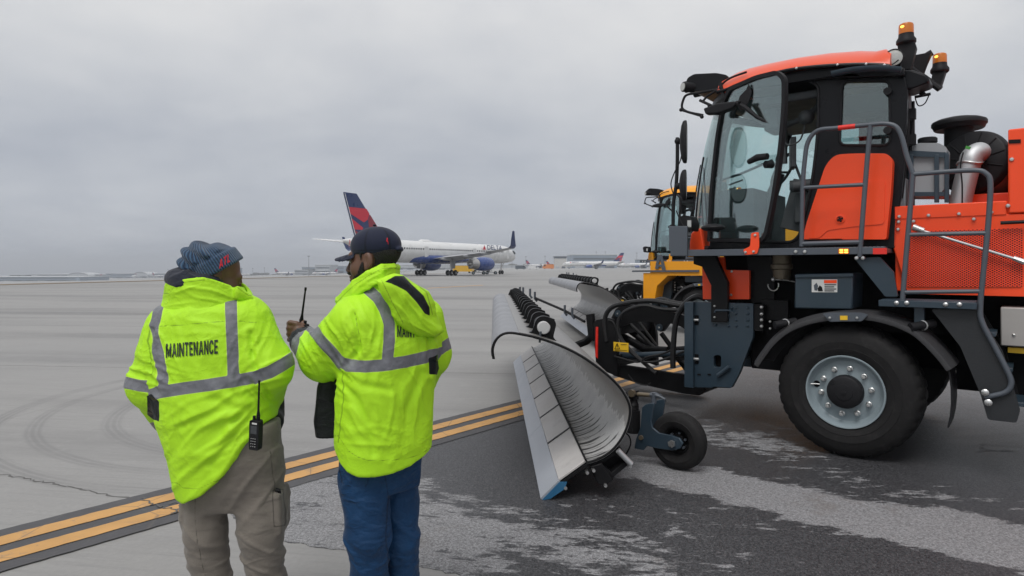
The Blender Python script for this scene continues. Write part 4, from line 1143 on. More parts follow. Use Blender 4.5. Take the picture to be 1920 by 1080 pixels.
    mb = MB(); q = P[14]; mb.tube([q + Vector((0.088 * math.cos(t), 0.088 * math.sin(t), 0.012 * math.sin(t * 2))) for t in np.linspace(0, 6.28, 22)[:-1]], 0.010, 6, closed=True); mb.build('hose_clamp', m_chr, pp)
    mb = MB(); mb.tube(curve([T(1806, 286, 0.45), T(1801, 310, 0.42), T(1804, 345, 0.42), T(1804, 385, 0.42)], 5), 0.006, 6); mb.build('cable', m_plas, pp)
    mb = MB(); q = T(1815, 277, 0.5); mb.box(q, (0.035, 0.025, 0.022), (0, 0.4, 0)); mb.build('green_tap', mat('green_tap', (0.06, 0.30, 0.05), 0.4), pp)
    # rain cap intake
    q = T(1798, 236, 1.15)
    mb = MB(); mb.lathe([(0, 0.075), (0.12, 0.072), (0.17, 0.06), (0.208, 0.042), (0.216, 0.03), (0.216, 0.005), (0.206, -0.005), (0.196, -0.03), (0.188, -0.036), (0.13, -0.03), (0.0, -0.03)], q, (0, 0, 1), 40); mb.lathe([(0.115, -0.03), (0.115, -0.42), (0, -0.42)], q, (0, 0, 1), 30)
    mb.build('rain_cap', m_plas, root)
    mb = MB(); mb.bb(xa + 0.35, xb + 0.1, 0.9, 2.1, za - 0.16, za + 0.12); mb.build('engine_deck', m_or, root, bevel=0.01)
    # ---------------- hand rails
    def rail(name, px, v=0.0, r=0.0195, k=5):
        mb = MB(); mb.tube(curve(TL(px, v), k), r, 10); return mb.build(name, m_rail, root)
    r1 = rail('handrail', [(1503, 462), (1505, 352), (1509, 300), (1515, 266), (1533, 245), (1570, 240), (1630, 234), (1660, 232), (1680, 238), (1691, 258), (1700, 292), (1712, 326)])
    mb = MB(); mb.tube(TL([(1505, 352), (1624, 346)], 0.0), 0.017, 8); mb.tube(TL([(1503, 457), (1612, 454)], 0.0), 0.02, 8); mb.tube(TL([(1632, 235), (1626, 300), (1618, 400), (1612, 482)], 0.0), 0.0195, 10); mb.build('rail_bar', m_rail, r1)
    mb = MB(); mb.tube(TL([(1572, 240), (1604, 236.5)], 0.0), 0.0215, 10); mb.build('red_reflector', m_red, r1)
    for px in (1606, 1618): bolt(r1, T(px, 484, -0.03), 0.017)
    r2 = rail('handrail', [(1712, 326), (1706, 400), (1699, 480), (1692, 566)], k=3)
    r3 = rail('handrail', [(1711, 327), (1760, 323), (1826, 319.5), (1848, 325), (1857, 345), (1853, 420), (1845, 500), (1838, 575), (1842, 605), (1865, 650), (1890, 698), (1896, 720), (1884, 736), (1846, 745)])
    mb = MB(); mb.tube(TL([(1703, 440), (1848, 437)], 0.0), 0.017, 8); mb.tube(TL([(1697, 548), (1840, 546)], 0.0), 0.017, 8); mb.build('rail_bar', m_rail, r3)
    for p in ((1847, 736), (1853, 755)): bolt(r3, T(*p, -0.03), 0.026)
    # lower step and ladder
    zs, zs2 = T(1740, 565, -0.03).z, T(1740, 577, -0.03).z
    xs0, xs1 = T(1648, 565, -0.03).x, T(1832, 565, -0.03).x
    mb = MB(); mb.bb(xs0, xs1, -0.05, -0.02, zs2, zs); mb.bb(xs0, xs1, -0.02, 0.28, zs - 0.03, zs - 0.012)
    for i in range(9): y = 0.0 + i * 0.03; mb.bb(xs0 + 0.01, xs1 - 0.01, y, y + 0.012, zs - 0.012, zs + 0.006)
    stp = mb.build('step', m_slate, root, bevel=0.003)
    for p in ((1681, 568), (1700, 568), (1773, 571), (1799, 571)): bolt(stp, T(*p, -0.052), 0.018)
    mb = MB(); mb.prism(rounded(TP([(1602, 484), (1650, 482), (1676, 510), (1684, 556), (1660, 556)], 0.05), 0.01), 0.04, 0.07)
    mb.build('gusset_plate', m_slate, root, bevel=0.004)
    lp = rounded(TP([(1745, 580), (1830, 580), (1880, 660), (1913, 770), (1906, 794), (1852, 788), (1838, 740), (1800, 650)], 0.0), 0.02)
    for v in (0.02, 0.42):
        mb = MB(); mb.prism(lp, v, v + 0.02); mb.build('ladder_side', m_blk if v > .1 else mat('ladder_paint', (0.018, 0.02, 0.023), 0.5, var=0.2, vscale=3, bump=0.1, bscale=60), root, bevel=0.006)
    for px, py in ((1800, 625), (1830, 690), (1862, 755)):
        q = T(px, py, 0.0); mb = MB(); mb.bb(q.x, q.x + 0.22, 0.04, 0.42, q.z - 0.015, q.z + 0.015); mb.build('rung', m_slate, root, bevel=0.003)
    # stainless box under the body
    mb = MB(); p0, p1 = T(1876, 576, 0.25), T(1876, 648, 0.25); mb.bb(p0.x, p0.x + 0.6, 0.25, 0.75, p1.z, p0.z); sb = mb.build('battery_box', m_alu, root, bevel=0.008)
    mb = MB(); q = T(1901, 628, 0.245); mb.ball(q, 0.012); mb.build('lock', m_chr, sb)
    mb = MB(); q = T(1890, 655, 0.35); mb.box((q.x + 0.05, q.y, q.z), (0.10, 0.1, 0.04)); mb.build('yellow_valve', m_sty, root)
    # ---------------- front linkage
    def arm(name, px, v0, v1, mm=m_blk, rr=0.02, par=None):
        mb = MB(); mb.prism(rounded(TP(px, v0), rr, 3), v0, v1); return mb.build(name, mm, par or root, bevel=0.008)
    up = [(1136, 628), (1143, 602), (1154, 580), (1166, 572), (1184, 572), (1240, 578), (1300, 597), (1316, 610), (1316, 634), (1296, 626), (1276, 612), (1255, 606), (1243, 622), (1236, 622), (1226, 604), (1200, 603), (1182, 606), (1164, 612), (1156, 630)]
    for v in (0.95, 1.62):
        a_ = arm('lift_arm', up, v, v + 0.05)
        if v < 1:
            for p in ((1158, 588), (1236, 614)):
                q = T(*p, v - 0.012); mb = MB(); mb.cyl(q, q + Vector((0, 0.1, 0)), 0.042, n=16); mb.cyl(q + Vector((0, -0.005, 0)), q + Vector((0, 0.02, 0)), 0.03, n=14); mb.build('pivot_pin', m_slate, a_)
                mb = MB(); mb.lathe([(0.012, -0.006), (0.010, -0.010), (0.0, -0.010)], q, (0, 1, 0), 10); mb.build('grease_cap', m_chr, a_)
    lo_ = [(1140, 672), (1160, 684), (1200, 690), (1260, 700), (1312, 706), (1324, 730), (1312, 742), (1280, 738), (1200, 720), (1150, 704), (1136, 690)]
    for v in (0.85, 1.7): arm('lower_arm', lo_, v, v + 0.07)
    q = T(1312, 730, 0.84); mb = MB(); mb.cyl(q, q + Vector((0, 0.95, 0)), 0.055, n=16); mb.build('cross_pin', m_blk, root)
    mb = MB(); mb.cyl(T(1240, 625, 1.25), T(1262, 655, 1.25), 0.03, n=12); mb.cyl(T(1256, 648, 1.25), T(1290, 690, 1.25), 0.055, n=14); mb.build('lift_cylinder', m_blk, root)
    mb = MB(); mb.cyl(T(1136, 670, 1.05), T(1196, 666, 1.05), 0.048, n=16); mb.cyl(T(1196, 666, 1.05), T(1290, 662, 1.05), 0.036, n=14); mb.build('angle_cylinder', m_slate, root)
    mb = MB(); mb.tube(TL([(1165, 630), (1210, 655), (1260, 658), (1300, 655)], 1.3), 0.05, 10); mb.tube(TL([(1180, 620), (1250, 670), (1300, 672)], 1.5), 0.04, 10); mb.build('tie_bar', m_blk, root)
    fr = TP([(1112, 606), (1118, 600), (1142, 596), (1150, 600), (1156, 640), (1158, 706), (1118, 690)], 0.80)
    mb = MB(); mb.prism(rounded(fr, 0.02), 0.80, 0.86); mb.prism(rounded(fr, 0.02), 1.85, 1.91); mb.prism(TP([(1124, 604), (1146, 604), (1146, 630), (1124, 630)], .8), 0.86, 1.85); mb.prism(TP([(1126, 664), (1150, 668), (1150, 690), (1126, 686)], .8), 0.86, 1.85)
    mb.prism(TP([(1100, 590), (1112, 588), (1114, 640), (1104, 628)], 0.9), 0.88, 0.94)
    cf = mb.build('carriage_frame', m_blk, root, bevel=0.006)
    mb = MB(); mb.prism(TP([(1117.5, 613), (1121.5, 613), (1120.5, 672), (1116.5, 668)], 0.79), 0.785, 0.798); mb.build('red_reflector', m_red, cf)
    mb = MB(); mb.bb(T(1150, 600, .70).x, T(1178, 600, .70).x, 0.704, 0.709, T(1150, 658, .70).z, T(1150, 641, .70).z); ws_ = mb.build('warning_sticker', m_sty, root)
    q0, q1, q2 = T(1152.5, 654, 0.70), T(1162, 654, 0.70), T(1157.2, 643.5, 0.70)
    mb = MB(); mb.tube([q0, q1, q2], 0.005, 6, closed=True); mb.tube([q0 * .5 + q1 * .5 + Vector((0, 0, 0.018)), q2 * .75 + (q0 + q1) * .125], 0.004, 6); mb.tube(TL([(1164, 646), (1175, 646)], 0.70), 0.0025, 6); mb.tube(TL([(1152, 657), (1176, 657)], 0.70), 0.002, 6); mb.build('warning_print', m_blk, ws_)
    for i, (pts_, v, r) in enumerate([
        ([(1138, 640), (1134, 600), (1145, 578), (1170, 569), (1220, 564), (1270, 572), (1312, 576)], 0.8, 0.030),
        ([(1230, 700), (1180, 655), (1160, 625), (1162, 596), (1180, 580), (1210, 573), (1245, 580), (1310, 583)], 0.75, 0.024),
        ([(1262, 690), (1262, 660), (1268, 600), (1285, 570), (1306, 556), (1322, 560)], 0.55, 0.032),
        ([(1222, 566), (1240, 560), (1262, 566), (1300, 573)], 0.9, 0.022),
        ([(1162, 615), (1164, 640), (1180, 660), (1200, 676), (1188, 678), (1152, 668)], 0.75, 0.012),
        ([(1305, 655), (1280, 660), (1262, 668), (1230, 678), (1206, 678), (1212, 670), (1240, 664), (1262, 655)], 0.7, 0.013),
        ([(1176, 602), (1200, 625), (1226, 652), (1238, 660)], 1.3, 0.022),
        ([(1196, 600), (1216, 628), (1236, 655)], 1.35, 0.018),
        ([(1140, 600), (1150, 604), (1156, 622), (1158, 642)], 0.78, 0.010),
        ([(1178, 702), (1190, 716), (1210, 722), (1220, 718)], 0.85, 0.008),
        ([(1300, 614), (1290, 622), (1292, 640), (1304, 640)], 0.6, 0.010),
        ([(1280, 676), (1292, 690), (1302, 696)], 0.6, 0.014)]):
        mb = MB(); mb.tube(curve(TL(pts_, v), 7), r, 8); mb.build('hydraulic_hose', m_hose, root)
    return root
truck = make_truck()
tag(truck, 'orange airport snow plough truck with black glazed cab parked on the asphalt, its door ajar', 'truck', 'snow plough trucks on the apron')
# ================================================================== snow plough blade (frame: world axes, origin under the near end)
PX0, PY0 = 0.30, 4.50
PE = Vector((-0.0283, 0.9996, 0))
PLEN = 6.4
def S(px, py, Y=PY0):
    return ((px - HX) / F * Y - PX0, CAMZ - (py - HY) / F * Y)
def pfn(a, b, l):
    return (a + PE.x * l, PE.y * l, b)
def blade_mat():
    m = bpy.data.materials.new('blade_steel'); m.use_nodes = True
    nt, N, L = nodes_of(m); b = N['Principled BSDF']
    uv = N.new('ShaderNodeUVMap'); uv.uv_map = 'UVMap'
    sp = N.new('ShaderNodeSeparateXYZ'); L.new(uv.outputs[0], sp.inputs[0])
    u, v = sp.outputs[0], sp.outputs[1]
    def n1(scale, su, sv, detail=3, off=0.0):
        cb = N.new('ShaderNodeCombineXYZ')
        L.new(mnode(N, L, 'MULTIPLY', mnode(N, L, 'ADD', u, mnode(N, L, 'MULTIPLY', v, off)), su), cb.inputs[0]); L.new(mnode(N, L, 'MULTIPLY', v, sv), cb.inputs[1])
        n = N.new('ShaderNodeTexNoise'); n.inputs['Scale'].default_value = scale; n.inputs['Detail'].default_value = detail; L.new(cb.outputs[0], n.inputs['Vector'])
        return n.outputs[0]
    cl = n1(1, 3, 4, 5); fine = n1(1, 60, 60, 4)
    base = mixc(N, L, maprange(N, L, cl, 0.35, 0.65, 0, 1), (0.46, 0.455, 0.45), (0.56, 0.555, 0.545))
    # limit line of the scraped band, wavering along the blade
    lim = mnode(N, L, 'ADD', mnode(N, L, 'MULTIPLY', n1(1, 9, 0, 4), 0.30), 0.245)
    worn = maprange(N, L, mnode(N, L, 'SUBTRACT', v, lim), -0.012, 0.016, 0, 1)
    base = mixc(N, L, worn, base, (0.27, 0.262, 0.252))
    edge = maprange(N, L, mnode(N, L, 'ABSOLUTE', mnode(N, L, 'SUBTRACT', v, lim)), 0.0, 0.018, 0.75, 0)
    base = mixc(N, L, edge, base, (0.62, 0.61, 0.59))
    # dark streaks left by chains and grit; every one of its own length
    def streaks(pitch, slant, ln, wid, a, sd):
        nonlocal base
        ph = mnode(N, L, 'ADD', mnode(N, L, 'MULTIPLY', mnode(N, L, 'ADD', mnode(N, L, 'ADD', u, sd), mnode(N, L, 'MULTIPLY', v, slant)), 6.2832 / pitch), mnode(N, L, 'MULTIPLY', n1(1, 5, 1.2, 3), 9.0))
        st = maprange(N, L, mnode(N, L, 'SINE', ph), wid, wid + 0.12, 0, 1)
        lm = mnode(N, L, 'ADD', mnode(N, L, 'MULTIPLY', n1(1, 11 + sd, 0, 3), ln * 2.0), -ln * 0.35)
        far = mnode(N, L, 'SUBTRACT', v, lm)
        mk = mnode(N, L, 'MULTIPLY', st, maprange(N, L, far, -0.03, 0.0, 1, 0))
        mk = mnode(N, L, 'MULTIPLY', mk, maprange(N, L, n1(1, 40, 9, 3), 0.32, 0.5, 0.25, 1))
        base = mixc(N, L, mnode(N, L, 'MULTIPLY', mk, a), base, (0.022, 0.022, 0.023))
    streaks(0.125, 0.25, 0.36, 0.66, 0.96, 0.0)
    streaks(0.07, 0.30, 0.22, 0.80, 0.85, 2.3)
    streaks(0.031, 0.10, 0.07, 0.72, 0.6, 5.1)
    cr = maprange(N, L, mnode(N, L, 'ABSOLUTE', mnode(N, L, 'SUBTRACT', n1(1, 7, 5, 4, 0.5), 0.5)), 0, 0.006, 0.65, 0)
    base = mixc(N, L, mnode(N, L, 'MULTIPLY', cr, maprange(N, L, v, 0.35, 0.5, 0, 1)), base, (0.04, 0.04, 0.042))
    base = mixc(N, L, maprange(N, L, fine, 0.5, 0.7, 0, 0.25), base, (0.14, 0.14, 0.14))
    L.new(base, b.inputs['Base Color'])
    b.inputs['Metallic'].default_value = 0.25
    L.new(maprange(N, L, worn, 0, 1, 0.5, 0.36), b.inputs['Roughness'])
    bp = N.new('ShaderNodeBump'); bp.inputs['Strength'].default_value = 0.15; bp.inputs['Distance'].default_value = 0.01; L.new(cl, bp.inputs['Height']); L.new(bp.outputs[0], b.inputs['Normal'])
    return m
m_blade = blade_mat()
m_defl = mat('deflector_grey', (0.25, 0.255, 0.27), 0.42, metal=0.3, var=0.14, vscale=2.5, bump=0.05, bscale=8, dirt=0.2, dirtcol=(0.14, 0.14, 0.14))
m_plate = mat('wear_plate', (0.50, 0.48, 0.465), 0.5, metal=0.15, var=0.12, vscale=3, bump=0.1, bscale=30, dirt=0.4, dirtcol=(0.24, 0.22, 0.21))
m_edge = mat('cutting_edge_steel', (0.38, 0.40, 0.435), 0.42, metal=0.4, var=0.18, vscale=4, bump=0.1, bscale=30, dirt=0.5, dirtcol=(0.36, 0.36, 0.40))
m_blue = mat('blue_paint', (0.02, 0.11, 0.22), 0.4, var=0.15, vscale=8)
m_wht = mat('white_cap', (0.45, 0.45, 0.45), 0.5, var=0.08)

def make_plough():
    root = empty('snow_plough', (PX0, PY0, 0))
    prof = [(925, 673), (923, 656), (928, 640), (940, 628), (956, 624), (978, 627), (1010, 634), (1050, 648), (1090, 668), (1130, 696), (1158, 722), (1175, 747), (1181, 768), (1177, 795), (1165, 822), (1146, 845), (1122, 860), (1100, 867)]
    C = curve([Vector((*S(*p), 0)) for p in prof], 5)
    def sheet(name, pts, mm, th, l0=0.0, l1=PLEN, nl=40, uv=True, par=None, inward=1):
        n = len(pts); ls = np.linspace(l0, l1, nl + 1)
        off = []
        for i, p in enumerate(pts):
            d = (pts[min(i + 1, n - 1)] - pts[max(i - 1, 0)]).normalized()
            off.append(p + Vector((-d.y, d.x, 0)) * th)
        acc = [0.0]
        for i in range(n - 1, 0, -1): acc.append(acc[-1] + (pts[i] - pts[i - 1]).length)
        acc = acc[::-1]
        vs, fs, uvs = [], [], []
        loop = pts + off[::-1]; va = acc + acc[::-1]
        k = len(loop)
        for l in ls:
            for q, a in zip(loop, va):
                vs.append(pfn(q.x, q.y, l)); uvs.append((l, a))
        for i in range(nl):
            for j in range(k):
                fs.append((i * k + j, i * k + (j + 1) % k, (i + 1) * k + (j + 1) % k, (i + 1) * k + j))
        fs.append(tuple(range(k - 1, -1, -1))); fs.append(tuple(nl * k + j for j in range(k)))
        me = bpy.data.meshes.new(name); me.from_pydata(vs, [], fs); me.materials.append(mm)
        ul = me.uv_layers.new(name='UVMap')
        for lp in me.loops: ul.data[lp.index].uv = uvs[lp.vertex_index]
        bm = bmesh.new(); bm.from_mesh(me); bmesh.ops.recalc_face_normals(bm, faces=bm.faces); bm.to_mesh(me); bm.free()
        me.polygons.foreach_set('use_smooth', [True] * len(me.polygons)); me.set_sharp_from_angle(angle=R(40))
        o = bpy.data.objects.new(name, me); COL.objects.link(o); o.parent = par or root
        return o
    mold = sheet('moldboard', C[24:], m_blade, 0.012)
    defl = sheet('deflector', C[:28], m_defl, 0.008, 0.0, PLEN + 0.02)
    # rubber edge trim along the near end
    mb = MB(); mb.tube([pfn(p.x, p.y, -0.004) for p in C[2:]], 0.009, 8); mb.build('edge_trim', m_blk, mold)
    mb = MB(); tip = C[0]; mb.loft([[Vector(pfn(p.x, p.y, l)) + Vector((dx, 0, 0)) for l, dx in ((-0.012, -0.004), (-0.012, .012), (0.01, .012), (0.01, -.004))] for p in C[:12]]); mb.build('end_strip', m_blk, defl)
    # wear plates with dark gaps, and the cutting edge in sections
    a, b_, c = Vector((*S(1099, 866), 0)), Vector((*S(1049, 902), 0)), Vector((*S(1015, 937.5), 0))
    c.y = max(c.y, 0.004)
    n = 7; pit = PLEN / n
    nrm = Vector((-(b_ - a).y, (b_ - a).x, 0)).normalized()
    if nrm.y < 0: nrm = -nrm
    for i in range(n):
        l0, l1 = i * pit + 0.012, (i + 1) * pit - 0.012
        mb = MB(); q = [a + nrm * 0.012, b_ + nrm * 0.012, b_ - nrm * 0.006, a - nrm * 0.006]
        mb.prism([(p.x, p.y) for p in q], l0, l1, fn=pfn); mb.build('wear_plate', m_plate, root, bevel=0.004)
        mb = MB(); q = [a + nrm * 0.017, b_ + nrm * 0.017, b_ - nrm * 0.01, a - nrm * 0.01]
        if i: mb.prism([(p.x, p.y) for p in q], l0 - 0.030, l0 + 0.002, fn=pfn); mb.build('gap_strip', m_blk, root)
    mb = MB(); mb.prism([(p.x, p.y) for p in (a - nrm * 0.012, b_ - nrm * 0.012, b_ - nrm * 0.03, a - nrm * 0.03)], 0.0, PLEN, fn=pfn); mb.prism([(p.x, p.y) for p in (a + nrm * 0.02 + Vector((.012, .004, 0)), a + nrm * 0.02, a - nrm * 0.01, a - nrm * 0.01 + Vector((.012, .0, 0)))], 0, PLEN, fn=pfn); mb.build('plate_backing', m_blk, root)
    n2 = Vector((-(c - b_).y, (c - b_).x, 0)).normalized()
    if n2.y < 0: n2 = -n2
    for i in range(4):
        l0, l1 = i * PLEN / 4 + (0.003 if i else 0), (i + 1) * PLEN / 4 - 0.003
        mb = MB(); mb.prism([(p.x, p.y) for p in (b_ + n2 * 0.010, c + n2 * 0.010, c - n2 * 0.012, b_ - n2 * 0.012)], l0, l1, fn=pfn); ce = mb.build('cutting_edge', m_edge, root, bevel=0.003)
        if i == 0:
            mb = MB(); mb.prism([(p[0], p[1]) for p in (S(1049, 903), S(1063, 903), S(1058, 916), S(1032, 934), S(1016, 937))], -0.012, -0.001, fn=pfn); mb.build('blue_end', m_blue, ce)
            mb = MB(); mb.cyl(pfn(*S(1060, 914), -0.02), pfn(*S(1060, 914), 0.0), 0.012, n=10); mb.build('bolt', m_chr, ce)
    # structure under and behind the moldboard
    for l in [0.02 + k * (PLEN - 0.12) / 7 for k in range(8)]:
        mb = MB(); o_ = [S(1102, 870), S(1126, 864), S(1150, 847), S(1158, 838), S(1184, 868), S(1176, 876), S(1134, 911), S(1120, 906)]
        mb.prism(o_, l, l + 0.09, holes=[[S(1130, 872), S(1154, 854), S(1172, 868), S(1148, 888)]], fn=pfn); mb.prism([S(1108, 874), S(1128, 868), S(1150, 898), S(1134, 911), S(1120, 906)], l - .03, l + .02, fn=pfn); mb.build('support_bracket', m_blk, root, bevel=0.004)
        if l > 0.1:
            mb = MB(); o_ = [S(1183, 775), S(1181, 800), S(1160, 845), S(1212, 838), S(1214, 785)]
            mb.prism(o_, l, l + 0.02, fn=pfn); mb.build('back_rib', m_blk, root)
    mb = MB(); mb.prism([S(1110, 880), S(1124, 872), S(1136, 900), S(1122, 905)], 0.0, PLEN - 0.05, fn=pfn); mb.cyl(pfn(*S(1165, 850), -0.02), pfn(*S(1165, 850), PLEN - 0.1), 0.022, n=12); mb.prism([S(1130, 870), S(1157, 848), S(1176, 868), S(1138, 902)], 0.13, PLEN - 0.1, fn=pfn); mb.build('hinge_beam_dark_fill', m_blk, root, bevel=0.004)  # last prism: dark filler added to black out the bracket holes
    mb = MB(); mb.tube([pfn(*S(1157, 842), -0.03), pfn(*S(1182, 868), -0.03)], 0.02, 10); mb.build('spring_pin', m_steel, root)
    for p in ((1180, 872), (1134, 908), (1112, 880), (1100, 884)):
        mb = MB(); mb.cyl(pfn(*S(*p), -0.035), pfn(*S(*p), 0.02), 0.012, n=8); mb.build('bolt', m_chr, root)
    mb = MB()
    for z0, z1, x0, x1 in ((0.34, 0.54, .57, .66), (0.58, 0.66, .56, .62)):
        mb.prism([(x0, z0), (x1, z0), (x1, z1), (x0, z1)], 0.5, PLEN - 0.5, fn=pfn)
    mb.build('back_beam', m_blk, root, bevel=0.01)
    # row of spring brackets along the top, with the tube through them
    nb = 15
    ob = rounded([S(986, 628, 4.6), S(998, 622, 4.6), S(1004, 606, 4.6), S(1010, 596, 4.6), S(1022, 594, 4.6), S(1040, 599, 4.6), S(1044, 608, 4.6), S(1038, 632, 4.6), S(1047, 643, 4.6), S(1038, 645, 4.6), S(1022, 640, 4.6), S(1000, 634, 4.6)], 0.015, 3)
    cx, cz = S(1021, 614, 4.6)
    for i in range(nb):
        l = 0.10 + i * (PLEN - 0.35) / (nb - 1)
        mb = MB(); hole = [(cx + 0.046 * math.cos(t), cz + 0.046 * math.sin(t)) for t in np.linspace(0, 6.28, 19)[:-1]]
        mb.prism(ob, l, l + 0.012, holes=[hole], fn=pfn)
        # bent flange that makes the S-shaped rim catch the light
        rim = [Vector((*S(x, y, 4.6), 0)) for x, y in ((978, 628), (990, 626), (1000, 620), (1004, 606), (1010, 597), (1022, 594), (1041, 600))]
        mb.loft([[Vector(pfn(p.x, p.y, l + d)) + Vector((0, 0, dz)) for d, dz in ((0, -0.004), (0, 0.004), (0.06, 0.004), (0.06, -0.004))] for p in curve(rim, 4)])
        mb.build('spring_bracket', m_blk, root)
    mb = MB(); mb.cyl(pfn(cx, cz, 0.06), pfn(cx, cz, PLEN - 0.2), 0.040, n=18); tb = mb.build('torsion_tube', m_blk, root)
    mb = MB(); mb.lathe([(0.0, -0.035), (0.040, -0.033), (0.045, -0.028), (0.045, 0.02), (0.04, 0.03)], pfn(cx - 0.008, cz + 0.004, 0.055), PE, 24); mb.build('tube_cap', m_wht, tb)
    mb = MB(); mb.tube([pfn(cx - 0.03, cz - 0.02, 0.02), pfn(cx - 0.035, cz - 0.06, 0.03), pfn(cx - 0.037, cz - 0.1, 0.03)], 0.008, 6); mb.build('lanyard', m_rail, tb)
    mb = MB(); mb.prism([S(986, 632, 4.6), S(1000, 600, 4.6), S(1044, 596, 4.6), S(1044, 640, 4.6)], PLEN - 0.12, PLEN - 0.05, fn=pfn); mb.build('end_block', m_blk, root, bevel=0.01)
    # steering rods on top with upright pins
    mb = MB(); O = Vector((PX0, PY0, 0))
    for dy in (0, 0.12):
        mb.tube([at(1004, 559, 9.2 + dy) - O, at(1060, 583, 8.6 + dy) - O, at(1096, 603, 8.2 + dy) - O], 0.018, 8)
    mb.build('guide_rod', m_blk, root)
    for x, y, Y in ((1059, 586, 8.6), (1073, 592, 8.4), (975, 550, 9.8), (981, 551, 9.7), (994, 554, 9.4), (1003, 560, 9.2)):
        p = at(x, y, Y) - O
        mb = MB(); mb.tube([p + Vector((.03, 0, -.04)), p, p + Vector((0, 0, 0.10))], 0.016, 8); mb.build('guide_pin', m_rail, root)
    # caster wheel on its crank arm: runs along the truck's heading
    def W(px, py, v):
        q = T(px, py, v); w = Vector((OX, OY, 0)) + EX * q.x + EY * q.y + Vector((0, 0, q.z)); return w - O
    V = -1.21
    c0 = W(1265, 830, V); c0.z = 0.232
    mb = MB()
    tp = [(0.105, 0.035), (0.112, 0.022), (0.125, 0.012), (0.165, 0.0), (0.168, 0.004), (0.205, 0.010), (0.222, 0.028), (0.229, 0.05), (0.224, 0.055), (0.224, 0.062), (0.231, 0.066), (0.231, 0.084), (0.224, 0.088), (0.224, 0.095), (0.229, 0.10), (0.222, 0.122), (0.205, 0.14), (0.165, 0.15), (0.112, 0.128)]
    mb.lathe(tp, c0, EY, 64); cw = mb.build('caster_wheel', m_tyre, root)
    mb = MB(); mb.lathe([(0.11, 0.04), (0.104, 0.03), (0.098, 0.04), (0.085, 0.075), (0.055, 0.08), (0.05, 0.05), (0.0, 0.048)], c0, EY, 40); mb.build('rim', m_blk, cw)
    for k in range(6):
        t = k * math.pi / 3 + .3; q = c0 + EY * 0.07 + EX * 0.068 * math.cos(t) + Vector((0, 0, 0.068 * math.sin(t))); mb = MB(); mb.cyl(q, q - EY * 0.02, 0.010, n=8); mb.build('lug_nut', m_rail, cw)
    def Z2(pts): return [(960 + x / 3.484, 640 + y / 3.484) for x, y in pts]
    arm = Z2([(848, 432), (872, 412), (900, 404), (928, 405), (918, 470), (908, 525), (918, 565), (960, 600), (1040, 616), (1095, 634), (1116, 668), (1096, 702), (1045, 714), (945, 700), (880, 683), (858, 712), (798, 700), (808, 640), (838, 560)])
    for v in (V - 0.035, V + 0.165):
        mb = MB(); P = [W(x, y, V - 0.035) for x, y in arm]
        vs = [p + EY * (v - V + 0.035) for p in P]; n_ = len(vs)
        tri = tessellate_polygon([[Vector((p.dot(EX), p.z, 0)) for p in P]])
        mb.add(vs + [p + EY * 0.022 for p in vs], [tuple(t) for t in tri] + [tuple(i + n_ for i in reversed(t)) for t in tri] + [(i, (i + 1) % n_, n_ + (i + 1) % n_, n_ + i) for i in range(n_)])
        mb.build('caster_arm', m_slate, root, bevel=0.005)
    h = c0 - EY * 0.055; mb = MB(); mb.cyl(h, h + EY * 0.24, 0.02, n=12); mb.cyl(h - EY * 0.012, h + EY * 0.01, 0.030, n=6, smooth=False); mb.build('axle_nut', m_chr, root)
    w0 = W(*Z2([(845, 628)])[0], V - 0.037); mb = MB(); mb.cyl(w0 - EY * 0.012, w0, 0.02, n=12); mb.build('arm_pin', m_brs, root)
    pc = W(*Z2([(795, 460)])[0], V + 0.06)
    def zz(y): return W(*Z2([(795, y)])[0], V + 0.06).z
    mb = MB(); mb.lathe([(0, zz(595) - pc.z), (0.055, zz(595) - pc.z), (0.055, zz(450) - pc.z), (0.045, zz(448) - pc.z)] + [(0.040 + 0.006 * (i % 2), zz(446) - pc.z + i * 0.006) for i in range(9)] + [(0.03, zz(380) - pc.z), (0.042, zz(372) - pc.z), (0.042, zz(318) - pc.z), (0, zz(318) - pc.z)], pc, (0, 0, 1), 20)
    mb.build('caster_post', m_blk, root)
    mb = MB(); g = W(*Z2([(782, 340)])[0], V); mb.cyl(g - EY * 0.01, g + EY * 0.02, 0.03, n=16); mb.tube([W(*Z2([p])[0], V + 0.05) for p in ((820, 345), (905, 352))], 0.018, 8); mb.build('crank_shaft', m_brs, root)
    mb = MB(); mb.tube([W(*Z2([p])[0], V) for p in ((930, 335), (925, 405))], 0.022, 8); mb.tube([W(*Z2([p])[0], V) for p in ((905, 350), (945, 352), (968, 360), (1000, 380))], [0.02, 0.02, 0.012, 0.010], 8); mb.tube([W(*Z2([p])[0], V) for p in ((958, 372), (972, 345))], 0.009, 6); mb.build('crank_handle', m_rail, root)
    mb = MB(); mb.tube(curve([W(*Z2([p])[0], V + .02) for p in ((745, 600), (768, 625), (775, 670), (755, 720), (740, 740))], 4), 0.007, 6); mb.build('cable', m_blk, root)
    # push frame reaching back from the blade to the truck's linkage
    mb = MB()
    for v in (0.95, 1.68): mb.tube([W(1152, 686, v), W(1120, 690, v + 0.05), W(1085, 700, v + 0.1)], 0.06, 8); mb.tube([W(1130, 612, v), W(1100, 640, v + 0.1), W(1075, 650, v + .1)], 0.05, 8)
    mb.build('push_frame', m_blk, root)
    return root
plough = make_plough()
tag(plough, 'large grey steel plough blade on the asphalt, with blue tipped cutting edge and caster wheel', 'snow plough', 'snow ploughs mounted on the trucks')

